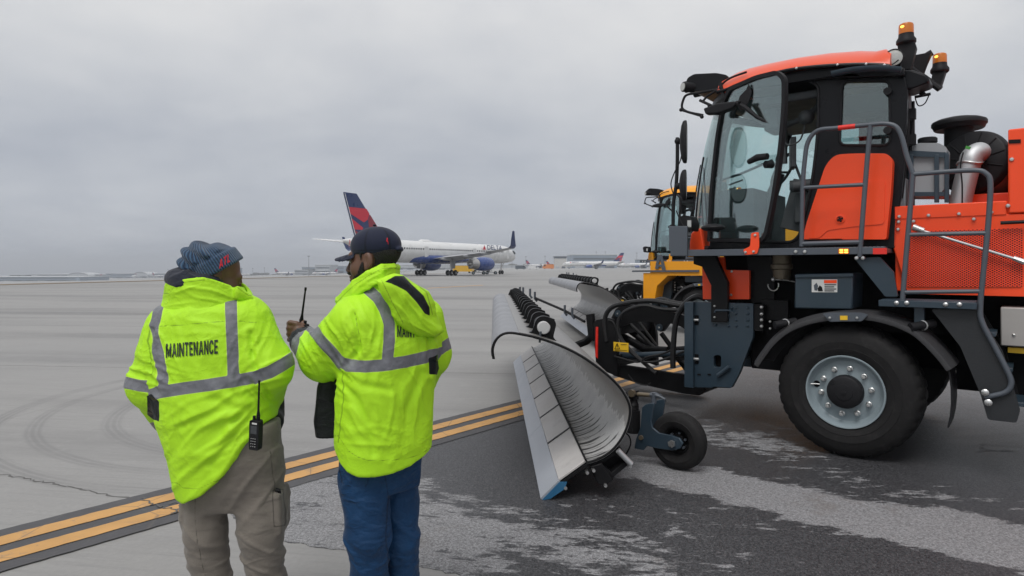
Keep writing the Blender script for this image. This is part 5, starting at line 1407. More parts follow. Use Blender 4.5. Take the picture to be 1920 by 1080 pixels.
# the yellow truck and its raised plough behind
swap = {'orange_paint': m_yw, 'roof_paint': m_yw, 'orange_perforated': m_yw}
truck_b = copy_tree(truck, None, swap)
for _k in list(truck_b.children):
    if _k.name.split('.')[0] in ('side_mirror', 'mirror_pole', 'mirror_bracket'):
        for _q in list(_k.children): bpy.data.objects.remove(_q, do_unlink=True)
        bpy.data.objects.remove(_k, do_unlink=True)
truck_b.location = (OX + 1.65, OY + 9.8, 0)
tag(truck_b, 'yellow airport snow plough truck standing behind the orange one, mostly hidden by it', 'truck', 'snow plough trucks on the apron')
plough_b = copy_tree(plough)
plough_b.location = (PX0 + 1.42, PY0 + 8.2, 0.15)
tag(plough_b, 'grey snow plough blade on the yellow truck, raised off the ground behind the nearer blade', 'snow plough', 'snow ploughs mounted on the trucks')
# boxy yellow wing with a wheel arch and a black mirror stay that only the yellow truck has
mb = MB()
def T2(px, py, v):
    k = (px - HX) / F; ox, oy = OX + 1.65, OY + 9.8
    bx, by = ox + v * EY.x, oy + v * EY.y
    s = (k * by - bx) / (EX.x - k * EX.y); Y = by + s * EX.y
    return (s, CAMZ - (py - HY) / F * Y)
wing = [T2(x, y, -0.06) for x, y in ((1206, 512), (1219, 512), (1219, 490), (1330, 490), (1330, 517), (1252, 517), (1232, 536), (1228, 560), (1206, 560))]
mb.prism(wing, -0.06, 0.5); mb.build('yellow_wing', m_yw, truck_b, bevel=0.01)
mb = MB(); mb.prism([T2(x, y, -0.1) for x, y in ((1233, 478), (1241, 478), (1248, 506), (1241, 506), (1240, 500), (1235, 500), (1234, 504), (1228, 504))], -0.10, -0.08, holes=[[T2(x, y, -0.1) for x, y in ((1238, 486), (1240, 496), (1234, 496))]]); mb.prism([T2(x, y, -.1) for x, y in ((1184, 510), (1186, 507), (1310, 506), (1310, 510))], -.1, .1); mb.build('mirror_stay', m_rail, truck_b)
# ================================================================== PEOPLE: distance-field modelling, polygonised with surface nets
class Field:
    def __init__(s, lo, hi, h):
        s.lo, s.h = np.array(lo, float), h
        n = [int(math.ceil((b - a) / h)) + 1 for a, b in zip(lo, hi)]
        s.ax = [lo[i] + h * np.arange(n[i]) for i in range(3)]
        s.f = np.full(n, 0.3, np.float32)
    def sl(s, lo, hi, pad):
        out = []
        for i in range(3):
            a = max(0, int((lo[i] - pad - s.lo[i]) / s.h)); b = min(len(s.ax[i]), int((hi[i] + pad - s.lo[i]) / s.h) + 2)
            out.append(slice(a, max(a, b)))
        return tuple(out)
    def put(s, fn, lo, hi, k=0.02, mode='u', pad=0.08):
        sl = s.sl(lo, hi, pad)
        X, Y, Z = np.meshgrid(s.ax[0][sl[0]], s.ax[1][sl[1]], s.ax[2][sl[2]], indexing='ij', sparse=True)
        if X.size * Y.size * Z.size == 0: return s
        d = fn(X, Y, Z)
        f = s.f[sl]
        if mode == 'u':
            if k: hh = np.maximum(k - np.abs(f - d), 0) / k; r = np.minimum(f, d) - hh * hh * k * 0.25
            else: r = np.minimum(f, d)
        elif mode == 's':
            d = -d
            hh = np.maximum(k - np.abs(f - d), 0) / k; r = np.maximum(f, d) + hh * hh * k * 0.25
        else:
            r = np.maximum(f, d)
        s.f[sl] = r
        return s
    def cap(s, a, b, ra, rb=None, k=0.02, mode='u', zs=1.0):
        rb = ra if rb is None else rb
        a, b = np.array(a, float), np.array(b, float)
        R_ = max(ra, rb) / min(1, zs)
        def fn(X, Y, Z):
            d = b - a; w = np.array([1, 1, zs])
            L = ((d * w) ** 2).sum() + 1e-9
            t = np.clip(((X - a[0]) * d[0] + (Y - a[1]) * d[1] + (Z - a[2]) * zs * zs * d[2]) / L, 0, 1)
            return np.sqrt((X - a[0] - t * d[0]) ** 2 + (Y - a[1] - t * d[1]) ** 2 + ((Z - a[2] - t * d[2]) * zs) ** 2) - (ra + (rb - ra) * t)
        return s.put(fn, np.minimum(a, b) - R_, np.maximum(a, b) + R_, k, mode)
    def chain(s, pts, rs, k=0.02, kk=0.03):
        for i in range(len(pts) - 1): s.cap(pts[i], pts[i + 1], rs[i], rs[i + 1], kk if i else k)
        return s
    def ell(s, c, r, M=None, k=0.02, mode='u'):
        c = np.array(c, float); r = np.array(r, float)
        def fn(X, Y, Z):
            x, y, z = X - c[0], Y - c[1], Z - c[2]
            if M is not None:
                x, y, z = [M[j][0] * x + M[j][1] * y + M[j][2] * z for j in range(3)]
            k0 = np.sqrt((x / r[0]) ** 2 + (y / r[1]) ** 2 + (z / r[2]) ** 2); k1 = np.sqrt((x / r[0] ** 2) ** 2 + (y / r[1] ** 2) ** 2 + (z / r[2] ** 2) ** 2) + 1e-9
            return k0 * (k0 - 1) / k1
        m = r.max()
        return s.put(fn, c - (m if M is not None else r), c + (m if M is not None else r), k, mode)
    def stack(s, knots, yaw=0.0, k=0.02, p=2.4, mode='u'):
        """knots: (z, cx, cy, half width, half depth) from low to high."""
        K = sorted(knots); z = np.array([q[0] for q in K])
        zz = np.linspace(z[0], z[-1], 200)
        def sm(i):
            v = np.interp(zz, z, [q[i] for q in K]); kr = np.ones(15) / 15
            return np.convolve(np.pad(v, 7, mode='edge'), kr, 'valid')
        cx, cy, hx, hy = sm(1), sm(2), sm(3), sm(4)
        ca, sa = math.cos(yaw), math.sin(yaw)
        m = max(max(hx), max(hy))
        lo = (min(cx) - m, min(cy) - m, z[0]); hi = (max(cx) + m, max(cy) + m, z[-1])
        def fn(X, Y, Z):
            a, b, e, g = [np.interp(Z, zz, q) for q in (cx, cy, hx, hy)]
            x, y = X - a, Y - b
            x, y = ca * x + sa * y, -sa * x + ca * y
            n = (np.abs(x / e) ** p + np.abs(y / g) ** p) ** (1 / p)
            d = (n - 1) * np.minimum(e, g)
            q = np.maximum(z[0] - Z, Z - z[-1])
            return np.maximum(d, q)
        return s.put(fn, lo, hi, k, mode)
    def rbox(s, c, hs, M, r=0.01, k=0.01, mode='u'):
        c = np.array(c, float)
        def fn(X, Y, Z):
            x, y, z = X - c[0], Y - c[1], Z - c[2]
            x, y, z = [M[j][0] * x + M[j][1] * y + M[j][2] * z for j in range(3)]
            a, b, g = np.abs(x) - hs[0] + r, np.abs(y) - hs[1] + r, np.abs(z) - hs[2] + r
            return np.sqrt(np.maximum(a, 0) ** 2 + np.maximum(b, 0) ** 2 + np.maximum(g, 0) ** 2) + np.minimum(np.maximum(a, np.maximum(b, g)), 0) - r
        m = float(np.linalg.norm(hs))
        return s.put(fn, c - m, c + m, k, mode)
    def mesh(s):
        f = s.f; h = s.h
        sg = f < 0
        n0, n1, n2 = f.shape
        c = sg.astype(np.int8)
        cnt = sum(c[i:n0 - 1 + i, j:n1 - 1 + j, k:n2 - 1 + k] for i in (0, 1) for j in (0, 1) for k in (0, 1))
        act = np.argwhere((cnt > 0) & (cnt < 8))
        idm = np.full((n0 - 1, n1 - 1, n2 - 1), -1, np.int64)
        idm[act[:, 0], act[:, 1], act[:, 2]] = np.arange(len(act))
        val = {}
        for i in (0, 1):
            for j in (0, 1):
                for k in (0, 1):
                    val[i, j, k] = f[act[:, 0] + i, act[:, 1] + j, act[:, 2] + k]
        acc = np.zeros((len(act), 3)); num = np.zeros(len(act))
        co = list(val)
        for a in co:
            for ax in range(3):
                if a[ax] == 0:
                    b = list(a); b[ax] = 1; b = tuple(b)
                    va, vb = val[a], val[b]
                    m = (va < 0) != (vb < 0)
                    t = np.where(m, va / np.where(m, va - vb, 1), 0)
                    p = np.array(a, float)[None, :].repeat(len(act), 0); p[:, ax] += t
                    acc[m] += p[m]; num[m] += 1
        V = (act + acc / num[:, None]) * h + s.lo
        Fc = []
        for ax in range(3):
            sh = [slice(None)] * 3; sh2 = [slice(None)] * 3
            sh[ax] = slice(0, -1); sh2[ax] = slice(1, None)
            d = sg[tuple(sh)] != sg[tuple(sh2)]
            e = np.argwhere(d)
            u, v = [(1, 2), (2, 0), (0, 1)][ax]
            ok = (e[:, u] > 0) & (e[:, v] > 0) & (e[:, u] < f.shape[u] - 1) & (e[:, v] < f.shape[v] - 1)
            e = e[ok]
            def cell(du, dv):
                q = e.copy(); q[:, u] -= du; q[:, v] -= dv
                return idm[q[:, 0], q[:, 1], q[:, 2]]
            quad = np.stack([cell(1, 1), cell(0, 1), cell(0, 0), cell(1, 0)], 1)
            fl = ~sg[tuple(sh)][e[:, 0], e[:, 1], e[:, 2]]
            quad[fl] = quad[fl][:, ::-1]
            Fc.append(quad)
        return V, np.concatenate(Fc)

def vnormals(V, Q):
    n = np.cross(V[Q[:, 2]] - V[Q[:, 0]], V[Q[:, 3]] - V[Q[:, 1]])
    N = np.zeros_like(V)
    for i in range(4): np.add.at(N, Q[:, i], n)
    return N / (np.linalg.norm(N, axis=1)[:, None] + 1e-12)
def relax(V, Q, it=2, a=0.5):
    n = len(V); e = np.concatenate([Q[:, [0, 1]], Q[:, [1, 2]], Q[:, [2, 3]], Q[:, [3, 0]]])
    deg = np.bincount(e.ravel(), minlength=n)[:, None]
    for _ in range(it):
        A = np.zeros_like(V); np.add.at(A, e[:, 0], V[e[:, 1]]); np.add.at(A, e[:, 1], V[e[:, 0]])
        V = V * (1 - a) + a * A / np.maximum(deg, 1)
    return V
def field_mesh(name, V, Q, mm, parent, attrs=None):
    me = bpy.data.meshes.new(name)
    me.vertices.add(len(V)); me.vertices.foreach_set('co', V.astype(np.float32).ravel())
    me.loops.add(len(Q) * 4); me.loops.foreach_set('vertex_index', Q.astype(np.int32).ravel())
    me.polygons.add(len(Q)); me.polygons.foreach_set('loop_start', np.arange(len(Q), dtype=np.int32) * 4)
    me.polygons.foreach_set('loop_total', np.full(len(Q), 4, np.int32))
    me.update(calc_edges=True); me.validate()
    me.polygons.foreach_set('use_smooth', [True] * len(me.polygons))
    me.materials.append(mm)
    for k, v in (attrs or {}).items():
        a = me.attributes.new(k, 'FLOAT', 'POINT'); a.data.foreach_set('value', v.astype(np.float32))
    o = bpy.data.objects.new(name, me); COL.objects.link(o); o.parent = parent
    return o
def polyline_dist(px, pz, pts):
    """distance in the image plane from points to an open polyline"""
    best = np.full(len(px), 1e9)
    for (x0, z0), (x1, z1) in zip(pts[:-1], pts[1:]):
        dx, dz = x1 - x0, z1 - z0; L = dx * dx + dz * dz + 1e-9
        t = np.clip(((px - x0) * dx + (pz - z0) * dz) / L, 0, 1)
        best = np.minimum(best, np.hypot(px - x0 - t * dx, pz - z0 - t * dz))
    return best
def poly_sd(px, pz, pts):
    d = polyline_dist(px, pz, pts + [pts[0]])
    ins = np.zeros(len(px), bool)
    n = len(pts)
    for i in range(n):
        (x0, z0), (x1, z1) = pts[i], pts[(i + 1) % n]
        c = ((z0 > pz) != (z1 > pz)) & (px < (x1 - x0) * (pz - z0) / ((z1 - z0) if z1 != z0 else 1e-9) + x0)
        ins ^= c
    return np.where(ins, -d, d)

# ---- cloth materials
def hivis(name):
    m, N, L, b, P = new_mat(name)
    def at_(k):
        n = N.new('ShaderNodeAttribute'); n.attribute_name = k; return n.outputs['Fac']
    n1 = noise(N, L, P, 3.0, 4, 0.55); n2 = noise(N, L, P, 260, 2, 0.6); n3 = noise(N, L, P, 24, 5, 0.6, sc=(1, 1, 0.6))
    col = mixc(N, L, maprange(N, L, n1, 0.3, 0.7, 0, 1), (0.39, 0.72, 0.014), (0.45, 0.82, 0.020))
    col = mixc(N, L, maprange(N, L, n3, 0.62, 0.78, 0, 0.10), col, (0.30, 0.50, 0.02))
    seam = maprange(N, L, mnode(N, L, 'ABSOLUTE', at_('seam')), 0.0012, 0.0032, 0.75, 0)
    col = mixc(N, L, seam, col, (0.16, 0.30, 0.01))
    sd = at_('stripe')
    edge = maprange(N, L, mnode(N, L, 'ABSOLUTE', mnode(N, L, 'ADD', sd, -0.0012)), 0.0, 0.0022, 0.65, 0)
    col = mixc(N, L, edge, col, (0.62, 0.88, 0.12))
    st = maprange(N, L, sd, -0.0006, 0.0006, 1, 0)
    grey = mixc(N, L, maprange(N, L, noise(N, L, P, 14, 5, 0.6), 0.35, 0.65, 0, 1), (0.135, 0.14, 0.155), (0.20, 0.205, 0.225))
    col = mixc(N, L, st, col, grey)
    bk = maprange(N, L, at_('black'), -0.0008, 0.0008, 1, 0)
    col = mixc(N, L, bk, col, (0.012, 0.016, 0.017))
    L.new(col, b.inputs['Base Color'])
    L.new(mnode(N, L, 'SUBTRACT', mnode(N, L, 'SUBTRACT', 0.62, mnode(N, L, 'MULTIPLY', st, 0.18)), mnode(N, L, 'MULTIPLY', bk, 0.2)), b.inputs['Roughness'])
    L.new(mnode(N, L, 'SUBTRACT', 0.35, mnode(N, L, 'MULTIPLY', bk, 0.2)), b.inputs['Specular IOR Level'])
    b.inputs['Sheen Weight'].default_value = 0.0
    def ridge(sc_, rz, loc, thin, scale):
        q = mnode(N, L, 'ABSOLUTE', mnode(N, L, 'SUBTRACT', noise(N, L, P, scale, 3, 0.45, sc=sc_, rz=rz, loc=loc, dist=0.3), 0.5))
        return maprange(N, L, q, 0.0, thin, 1.0, 0.0)
    r1 = ridge((1, 1, .55), R(15), (1, 2, 3), .10, 7.0); r2 = ridge((.6, 1, 1.2), R(-30), (5, 1, 7), .09, 10.0); r3 = ridge((1.2, 1, .8), R(60), (2, 9, 4), .08, 17.0)
    gate = maprange(N, L, noise(N, L, P, 3.5, 2, 0.5, loc=(7, 7, 1)), 0.42, 0.6, 0.15, 1.0)
    rg = mnode(N, L, 'MULTIPLY', mnode(N, L, 'ADD', mnode(N, L, 'ADD', r1, mnode(N, L, 'MULTIPLY', r2, .7)), mnode(N, L, 'MULTIPLY', r3, .4)), gate)
    hgt = mnode(N, L, 'ADD', mnode(N, L, 'ADD', mnode(N, L, 'MULTIPLY', n3, 0.5), mnode(N, L, 'MULTIPLY', n2, 0.10)), mnode(N, L, 'MULTIPLY', rg, 0.55))
    bp = N.new('ShaderNodeBump'); bp.inputs['Strength'].default_value = 0.46; bp.inputs['Distance'].default_value = 0.012
    L.new(hgt, bp.inputs['Height']); L.new(bp.outputs[0], b.inputs['Normal'])
    return m
def cloth(name, c0, c1, rough=0.8, weave=420, fold=20, fs=0.3, sheen=0.15):
    m, N, L, b, P = new_mat(name)
    n1 = noise(N, L, P, 5.0, 5, 0.6); n2 = noise(N, L, P, weave, 2, 0.5); n3 = noise(N, L, P, fold, 5, 0.6, sc=(1, 1, 1.5))
    col = mixc(N, L, maprange(N, L, n1, 0.3, 0.7, 0, 1), c0, c1)
    col = mixc(N, L, maprange(N, L, n2, 0.35, 0.65, 0, 0.3), col, tuple(q * 0.6 for q in c0))
    sm_ = N.new('ShaderNodeAttribute'); sm_.attribute_name = 'seam'
    seam = maprange(N, L, mnode(N, L, 'ABSOLUTE', sm_.outputs['Fac']), 0.0012, 0.0034, 0.75, 0)
    col = mixc(N, L, seam, col, tuple(q * 0.35 for q in c0))
    L.new(col, b.inputs['Base Color']); b.inputs['Roughness'].default_value = rough; b.inputs['Specular IOR Level'].default_value = 0.25
    b.inputs['Sheen Weight'].default_value = sheen
    bp = N.new('ShaderNodeBump'); bp.inputs['Strength'].default_value = fs * 1.3; bp.inputs['Distance'].default_value = 0.012
    rq = mnode(N, L, 'ABSOLUTE', mnode(N, L, 'SUBTRACT', noise(N, L, P, 7, 3, 0.45, sc=(.8, .8, 1.5), rz=0, dist=0.3), 0.5))
    n3 = mnode(N, L, 'ADD', mnode(N, L, 'MULTIPLY', n3, .6), maprange(N, L, rq, 0, .10, .55, 0))
    L.new(mnode(N, L, 'ADD', n3, mnode(N, L, 'MULTIPLY', n2, 0.15)), bp.inputs['Height']); L.new(bp.outputs[0], b.inputs['Normal'])
    return m
m_hiv = hivis('hi_vis_shell')
m_khaki = cloth('khaki_twill', (0.150, 0.132, 0.112), (0.20, 0.178, 0.152))
m_navyp = cloth('navy_twill', (0.005, 0.032, 0.09), (0.008, 0.054, 0.145), 0.55, fs=0.5, sheen=0.03)
m_hood = cloth('navy_fleece', (0.016, 0.019, 0.030), (0.024, 0.028, 0.042), 0.9, 300, 16, 0.5, 0.2)
m_lin = cloth('black_lining', (0.010, 0.012, 0.013), (0.018, 0.021, 0.022), 0.5, 200, 12, 0.5, 0.05)
m_cap = cloth('navy_cap', (0.0085, 0.012, 0.030), (0.013, 0.018, 0.042), 0.75, 500, 10, 0.1, 0.1)
m_boot = mat('boot_leather', (0.02, 0.017, 0.014), 0.6, var=0.3, vscale=20, bump=0.2)
m_bred = mat('red_embroidery', (0.62, 0.016, 0.03), 0.8, var=0.2, vscale=300, bump=0.4, bscale=500)
m_ink = mat('black_print', (0.010, 0.018, 0.012), 0.6, var=0.2, vscale=60)
def skin(name, c0, c1):
    m, N, L, b, P = new_mat(name)
    n1 = noise(N, L, P, 18, 5, 0.6); n2 = noise(N, L, P, 260, 3, 0.6)
    L.new(mixc(N, L, maprange(N, L, n1, 0.3, 0.7, 0, 1), c0, c1), b.inputs['Base Color'])
    b.inputs['Roughness'].default_value = 0.48; b.inputs['Subsurface Weight'].default_value = 0.06; b.inputs['Subsurface Radius'].default_value = (0.01, 0.004, 0.002)
    bp = N.new('ShaderNodeBump'); bp.inputs['Strength'].default_value = 0.2; bp.inputs['Distance'].default_value = 0.002
    L.new(n2, bp.inputs['Height']); L.new(bp.outputs[0], b.inputs['Normal'])
    return m
m_skin = skin('skin_brown', (0.10, 0.048, 0.030), (0.145, 0.072, 0.045))
m_hair = mat('hair_black', (0.010, 0.009, 0.008), 0.75, var=0.5, vscale=90, bump=0.9, bscale=260)
m_eye = mat('eye_white', (0.5, 0.48, 0.45), 0.2, var=0.05)
def knit():
    m, N, L, b, P = new_mat('blue_knit')
    a = N.new('ShaderNodeAttribute'); a.attribute_name = 'rib'
    r = mnode(N, L, 'SINE', a.outputs['Fac'])
    n = noise(N, L, P, 160, 3, 0.6); n4 = noise(N, L, P, 40, 3, 0.6)
    f = mnode(N, L, 'ADD', mnode(N, L, 'MULTIPLY', r, 0.5), mnode(N, L, 'MULTIPLY', n, 0.8))
    col = mixc(N, L, maprange(N, L, f, -0.1, 0.9, 0, 1), (0.010, 0.026, 0.060), (0.045, 0.105, 0.19))
    L.new(col, b.inputs['Base Color']); b.inputs['Roughness'].default_value = 0.9; b.inputs['Sheen Weight'].default_value = 0.2
    bp = N.new('ShaderNodeBump'); bp.inputs['Strength'].default_value = 0.9; bp.inputs['Distance'].default_value = 0.004
    L.new(f, bp.inputs['Height']); L.new(bp.outputs[0], b.inputs['Normal'])
    return m
m_knit = knit()

def frame_of(fwd, roll=0.0, pitch=0.0):
    """rows: right, forward, up of a head facing fwd (x, y), pitched up/down and rolled."""
    f = Vector((fwd[0], fwd[1], 0)).normalized(); u = Vector((0, 0, 1)); r = f.cross(u)
    f2 = f * math.cos(pitch) + u * math.sin(pitch); u2 = u * math.cos(pitch) - f * math.sin(pitch)
    r2 = r * math.cos(roll) + u2 * math.sin(roll); u3 = u2 * math.cos(roll) - r * math.sin(roll)
    return [list(r2), list(f2), list(u3)]
def head(fl, o, M, sc=1.0, neck=True, nb=None):
    A = np.array(M); o = np.array(o, float)
    def p(x, y, z): return o + (A.T @ np.array([x, y, z])) * sc
    E = lambda c, r, k=0.02, mode='u': fl.ell(p(*c), np.array(r) * sc, M, k, mode)
    E((0, -.012, .048), (.076, .098, .086), 0.02)
    E((0, .028, -.035), (.060, .068, .084), 0.045)
    E((0, .066, -.098), (.030, .026, .022), 0.03)
    E((.043, .052, -.03), (.026, .032, .034), 0.03); E((-.043, .052, -.03), (.026, .032, .034), 0.03)
    fl.cap(p(-.038, .083, .026), p(.038, .083, .026), .013 * sc, k=.02)
    for s_ in (-1, 1):
        E((.034 * s_, .106, .004), (.020, .016, .012), 0.012, 's')
        E((.032 * s_, .081, .003), (.0135, .0135, .0125), 0.004)
    fl.cap(p(0, .094, .018), p(0, .116, -.030), .009 * sc, .0145 * sc, k=.012)
    for s_ in (-1, 1): E((.0145 * s_, .104, -.036), (.0105, .014, .010), 0.010)
    E((0, .101, -.060), (.025, .014, .0075), 0.008); E((0, .099, -.074), (.023, .014, .0085), 0.008)
    E((0, .112, -.0665), (.022, .008, .0016), 0.004, 's')
    for s_ in (-1, 1):
        E((.078 * s_, -.010, -.002), (.011, .022, .034), 0.008)
        E((.090 * s_, -.002, .002), (.008, .011, .019), 0.006, 's')
        E((.077 * s_, -.002, -.030), (.009, .012, .012), 0.006)
    if neck: fl.chain([p(0, -.02, -.06), p(0, -.035, -.14) if nb is None else (p(0, -.03, -.12) + np.array(nb)) / 2, p(0, -.045, -.24) if nb is None else nb], [.056 * sc, .058 * sc, .068 * sc], 0.03)
    return p

def wrinkle(V, N, amp=0.006, f=(5, 5, 5), seed=0.0, tilt=0.5, sharp=True):
    a = math.cos(tilt); b_ = math.sin(tilt)
    x, y, z = V[:, 0] * a + V[:, 2] * b_, V[:, 1], -V[:, 0] * b_ + V[:, 2] * a
    wob = pnoise(x * 3 + seed, y * 3, z * 3) * 0.8
    n = pnoise(x * f[0] + seed + wob, y * f[1] + wob, z * f[2] - seed)
    d = (0.35 - np.abs(n)) * 1.6 if sharp else n
    return V + N * (d * amp)[:, None]

def crease(V, N, PX, PY, spots):
    # sharp, irregular fold ridges: (x, y, direction in degrees, reach, height, fineness)
    for i, (cx, cy, an, rr, am, fn) in enumerate(spots):
        c, s_ = math.cos(R(an)), math.sin(R(an))
        u = ((PX - cx) * c + (PY - cy) * s_); v = (-(PX - cx) * s_ + (PY - cy) * c)
        bend = pnoise(u * .02 + i, v * .02, u * 0 + i * 3.3) * 9
        n = pnoise(u * .009 + i * 5.1, (v + bend) * fn, u * 0 + i * 1.7)
        d = np.clip(.20 - np.abs(n), 0, 1) / .20
        g = np.exp(-(u / rr) ** 2 - (v / (rr * .62)) ** 2)
        V = V + N * ((d ** 1.4 - .22) * am * g)[:, None]
    return V

def trouser_folds(V, Q, PX, PY, knee, seed=0.0):
    # slack cloth: slanting, irregular folds that gather at the knee and the seat
    N = vnormals(V, Q)
    x, y, z = V[:, 0], V[:, 1], V[:, 2]
    for (tx, tz, a, ctr, wd) in ((4.0, 7, .010, knee, 60), (6, 9, .006, knee + 80, 80), (-5, 5, .008, knee - 130, 80), (3, 14, .004, knee + 20, 50)):
        n = pnoise(x * 4 + seed + tx, y * 4, z * tz + x * tx + seed)
        d = np.clip(0.16 - np.abs(n), 0, 1) / 0.16
        V = V + N * ((d ** 1.5 - .25) * a * np.exp(-((PY - ctr) / wd) ** 2))[:, None]
    return V

def make_radio(name, parent=None):
    """two-way radio, origin at the bottom of its body, z up, front towards -y."""
    root = empty(name)
    mb = MB(); mb.prism(rounded([(-.029, 0), (.029, 0), (.031, .03), (.031, .125), (.027, .135), (-.027, .135), (-.031, .125), (-.031, .03)], .006, 3), -.019, .019)
    body = mb.build('radio_body', m_plas, root, bevel=0.004)
    mb = MB(); mb.bb(-.020, .020, -.0205, -.018, .075, .112); mb.build('screen', mat('lcd', (0.05, 0.055, 0.06), 0.15, var=.1) if 'lcd' not in MATS else MATS['lcd'], body)
    for r_ in range(4):
        for c_ in range(3):
            mb = MB(); mb.box((-.013 + c_ * .013, -.0205, .018 + r_ * .012), (.0095, .004, .0065)); k_ = mb.build('key', m_plas, body, bevel=.0012)
            mb = MB(); mb.box((-.013 + c_ * .013, -.0228, .018 + r_ * .012), (.0035, .0008, .003)); mb.build('key_print', m_stw, k_)
    mb = MB(); mb.bb(-.012, .020, -.0205, -.018, .119, .126); mb.build('label_bar', m_stw, body)
    mb = MB(); mb.tube([(.012, .0, .13), (.012, 0, .155), (.012, 0, .18), (.012, 0, .30), (.012, 0, .304), (.012, 0, .318)], [.0105, .0105, .006, .0046, .0062, .0062], 12); mb.build('antenna', m_blk, root)
    mb = MB(); mb.cyl((-.014, 0, .13), (-.014, 0, .152), .0085, n=14); mb.build('volume_knob', m_plas, root)
    mb = MB(); mb.cyl((-.030, 0, .13), (-.030, 0, .146), .006, n=12); mb.build('channel_knob', m_plas, root) if False else None
    mb = MB(); mb.bb(-.02, .02, .018, .032, .02, .12); mb.build('belt_clip', m_plas, root, bevel=.003)
    return root

def block_letters(word, t=.19):
    # bold condensed capitals from straight strokes
    G = {'M': (.82, [[(0, 0), (t, 0), (t, 1), (0, 1)], [(.82 - t, 0), (.82, 0), (.82, 1), (.82 - t, 1)], [(t, 1), (t, .62), (.41 - t * .3, .05), (.41, .05), (.41, .38)], [(.82 - t, 1), (.41, .38), (.41, .05), (.41 + t * .3, .05), (.82 - t, .62)]]),
         'A': (.72, [[(0, 0), (t, 0), (.36 + t * .3, 1), (.36 - t * .55, 1)], [(.72 - t, 0), (.72, 0), (.36 + t * .55, 1), (.36 + t * .3, 1), (.36 + t * .02, .93)], [(.17, .22), (.55, .22), (.51, .39), (.21, .39)]]),
         'I': (t, [[(0, 0), (t, 0), (t, 1), (0, 1)]]),
         'N': (.68, [[(0, 0), (t, 0), (t, 1), (0, 1)], [(.68 - t, 0), (.68, 0), (.68, 1), (.68 - t, 1)], [(t, 1), (t, .66), (.68 - t, 0), (.68 - t, .34)]]),
         'T': (.62, [[(0, 1 - t * .9), (.62, 1 - t * .9), (.62, 1), (0, 1)], [(.31 - t / 2, 0), (.31 + t / 2, 0), (.31 + t / 2, 1 - t * .9), (.31 - t / 2, 1 - t * .9)]]),
         'E': (.56, [[(0, 0), (t, 0), (t, 1), (0, 1)], [(t, 0), (.56, 0), (.56, t * .9), (t, t * .9)], [(t, .42), (.51, .42), (.51, .58), (t, .58)], [(t, 1 - t * .9), (.56, 1 - t * .9), (.56, 1), (t, 1)]]),
         'L': (.54, [[(0, 0), (t, 0), (t, 1), (0, 1)], [(t, 0), (.54, 0), (.54, t * .9), (t, t * .9)]]),
         'C': (.64, [[(0, .25), (t, .3), (t, .7), (0, .75)], [(0, .75), (t, .7), (.27, .83), (.17, 1)], [(.17, 1), (.27, .83), (.40, .83), (.48, 1)], [(.48, 1), (.40, .83), (.45, .68), (.64, .68), (.60, .88)],
                     [(0, .25), (.17, 0), (.27, .17), (t, .3)], [(.17, 0), (.48, 0), (.40, .17), (.27, .17)], [(.48, 0), (.60, .12), (.64, .32), (.45, .32), (.40, .17)]])}
    vs, fs, x = [], [], 0.0
    for ch in word:
        w, polys = G[ch]
        for q in polys:
            o = len(vs); vs += [(x + a, b_) for a, b_ in q]; fs.append(tuple(range(o, o + len(q))))
        x += w + .13
    return vs, fs, x - .13, 1.0

def groove(V, N, PX, PY, lines, depth=.007, wid=4.0):
    for pl in lines:
        d = polyline_dist(PX, PY, pl)
        V = V - N * (depth * np.exp(-(d / wid) ** 2) - .35 * depth * np.exp(-((d - wid * 2.2) / wid) ** 2))[:, None]
    return V

def lettering(jacket, word, corner_px, MPf, width_px, height_px, tilt, mm, bold=0.022, name='lettering', sub=True):
    """writing printed on the cloth: the flat letters are cut fine and laid on the surface."""
    vs, fs, w, h = block_letters(word)
    bm = bmesh.new(); V = [bm.verts.new((a, b_, 0)) for a, b_ in vs]
    for f in fs:
        try: bm.faces.new([V[i] for i in f])
        except ValueError: pass
    bmesh.ops.triangulate(bm, faces=bm.faces)
    for _ in range(3):
        long = [e for e in bm.edges if e.calc_length() > 0.16]
        if long: bmesh.ops.subdivide_edges(bm, edges=long, cuts=1)
        bmesh.ops.triangulate(bm, faces=bm.faces)
    dg = bpy.context.evaluated_depsgraph_get()
    bvh = BVHTree.FromPolygons([v.co for v in jacket.data.vertices], [tuple(p.vertices) for p in jacket.data.polygons])
    ct, st = math.cos(tilt), math.sin(tilt)
    good = {}
    for v in bm.verts:
        x, y = v.co.x / w * width_px, v.co.y / h * height_px
        px, py = corner_px[0] + x * ct + y * st * 0, corner_px[1] - y - x * math.tan(tilt)
        o = Vector(MPf(px, py, -0.7)); t = Vector(MPf(px, py, 0.3))
        hit = bvh.ray_cast(o, (t - o).normalized())
        v.co = (hit[0] + hit[1] * 0.0035) if hit[0] else t
        good[v.index] = hit[0] is not None
    me = bpy.data.meshes.new(name); bm.to_mesh(me); bm.free(); me.materials.append(mm)
    o = bpy.data.objects.new(name, me); COL.objects.link(o); o.parent = jacket
    return o

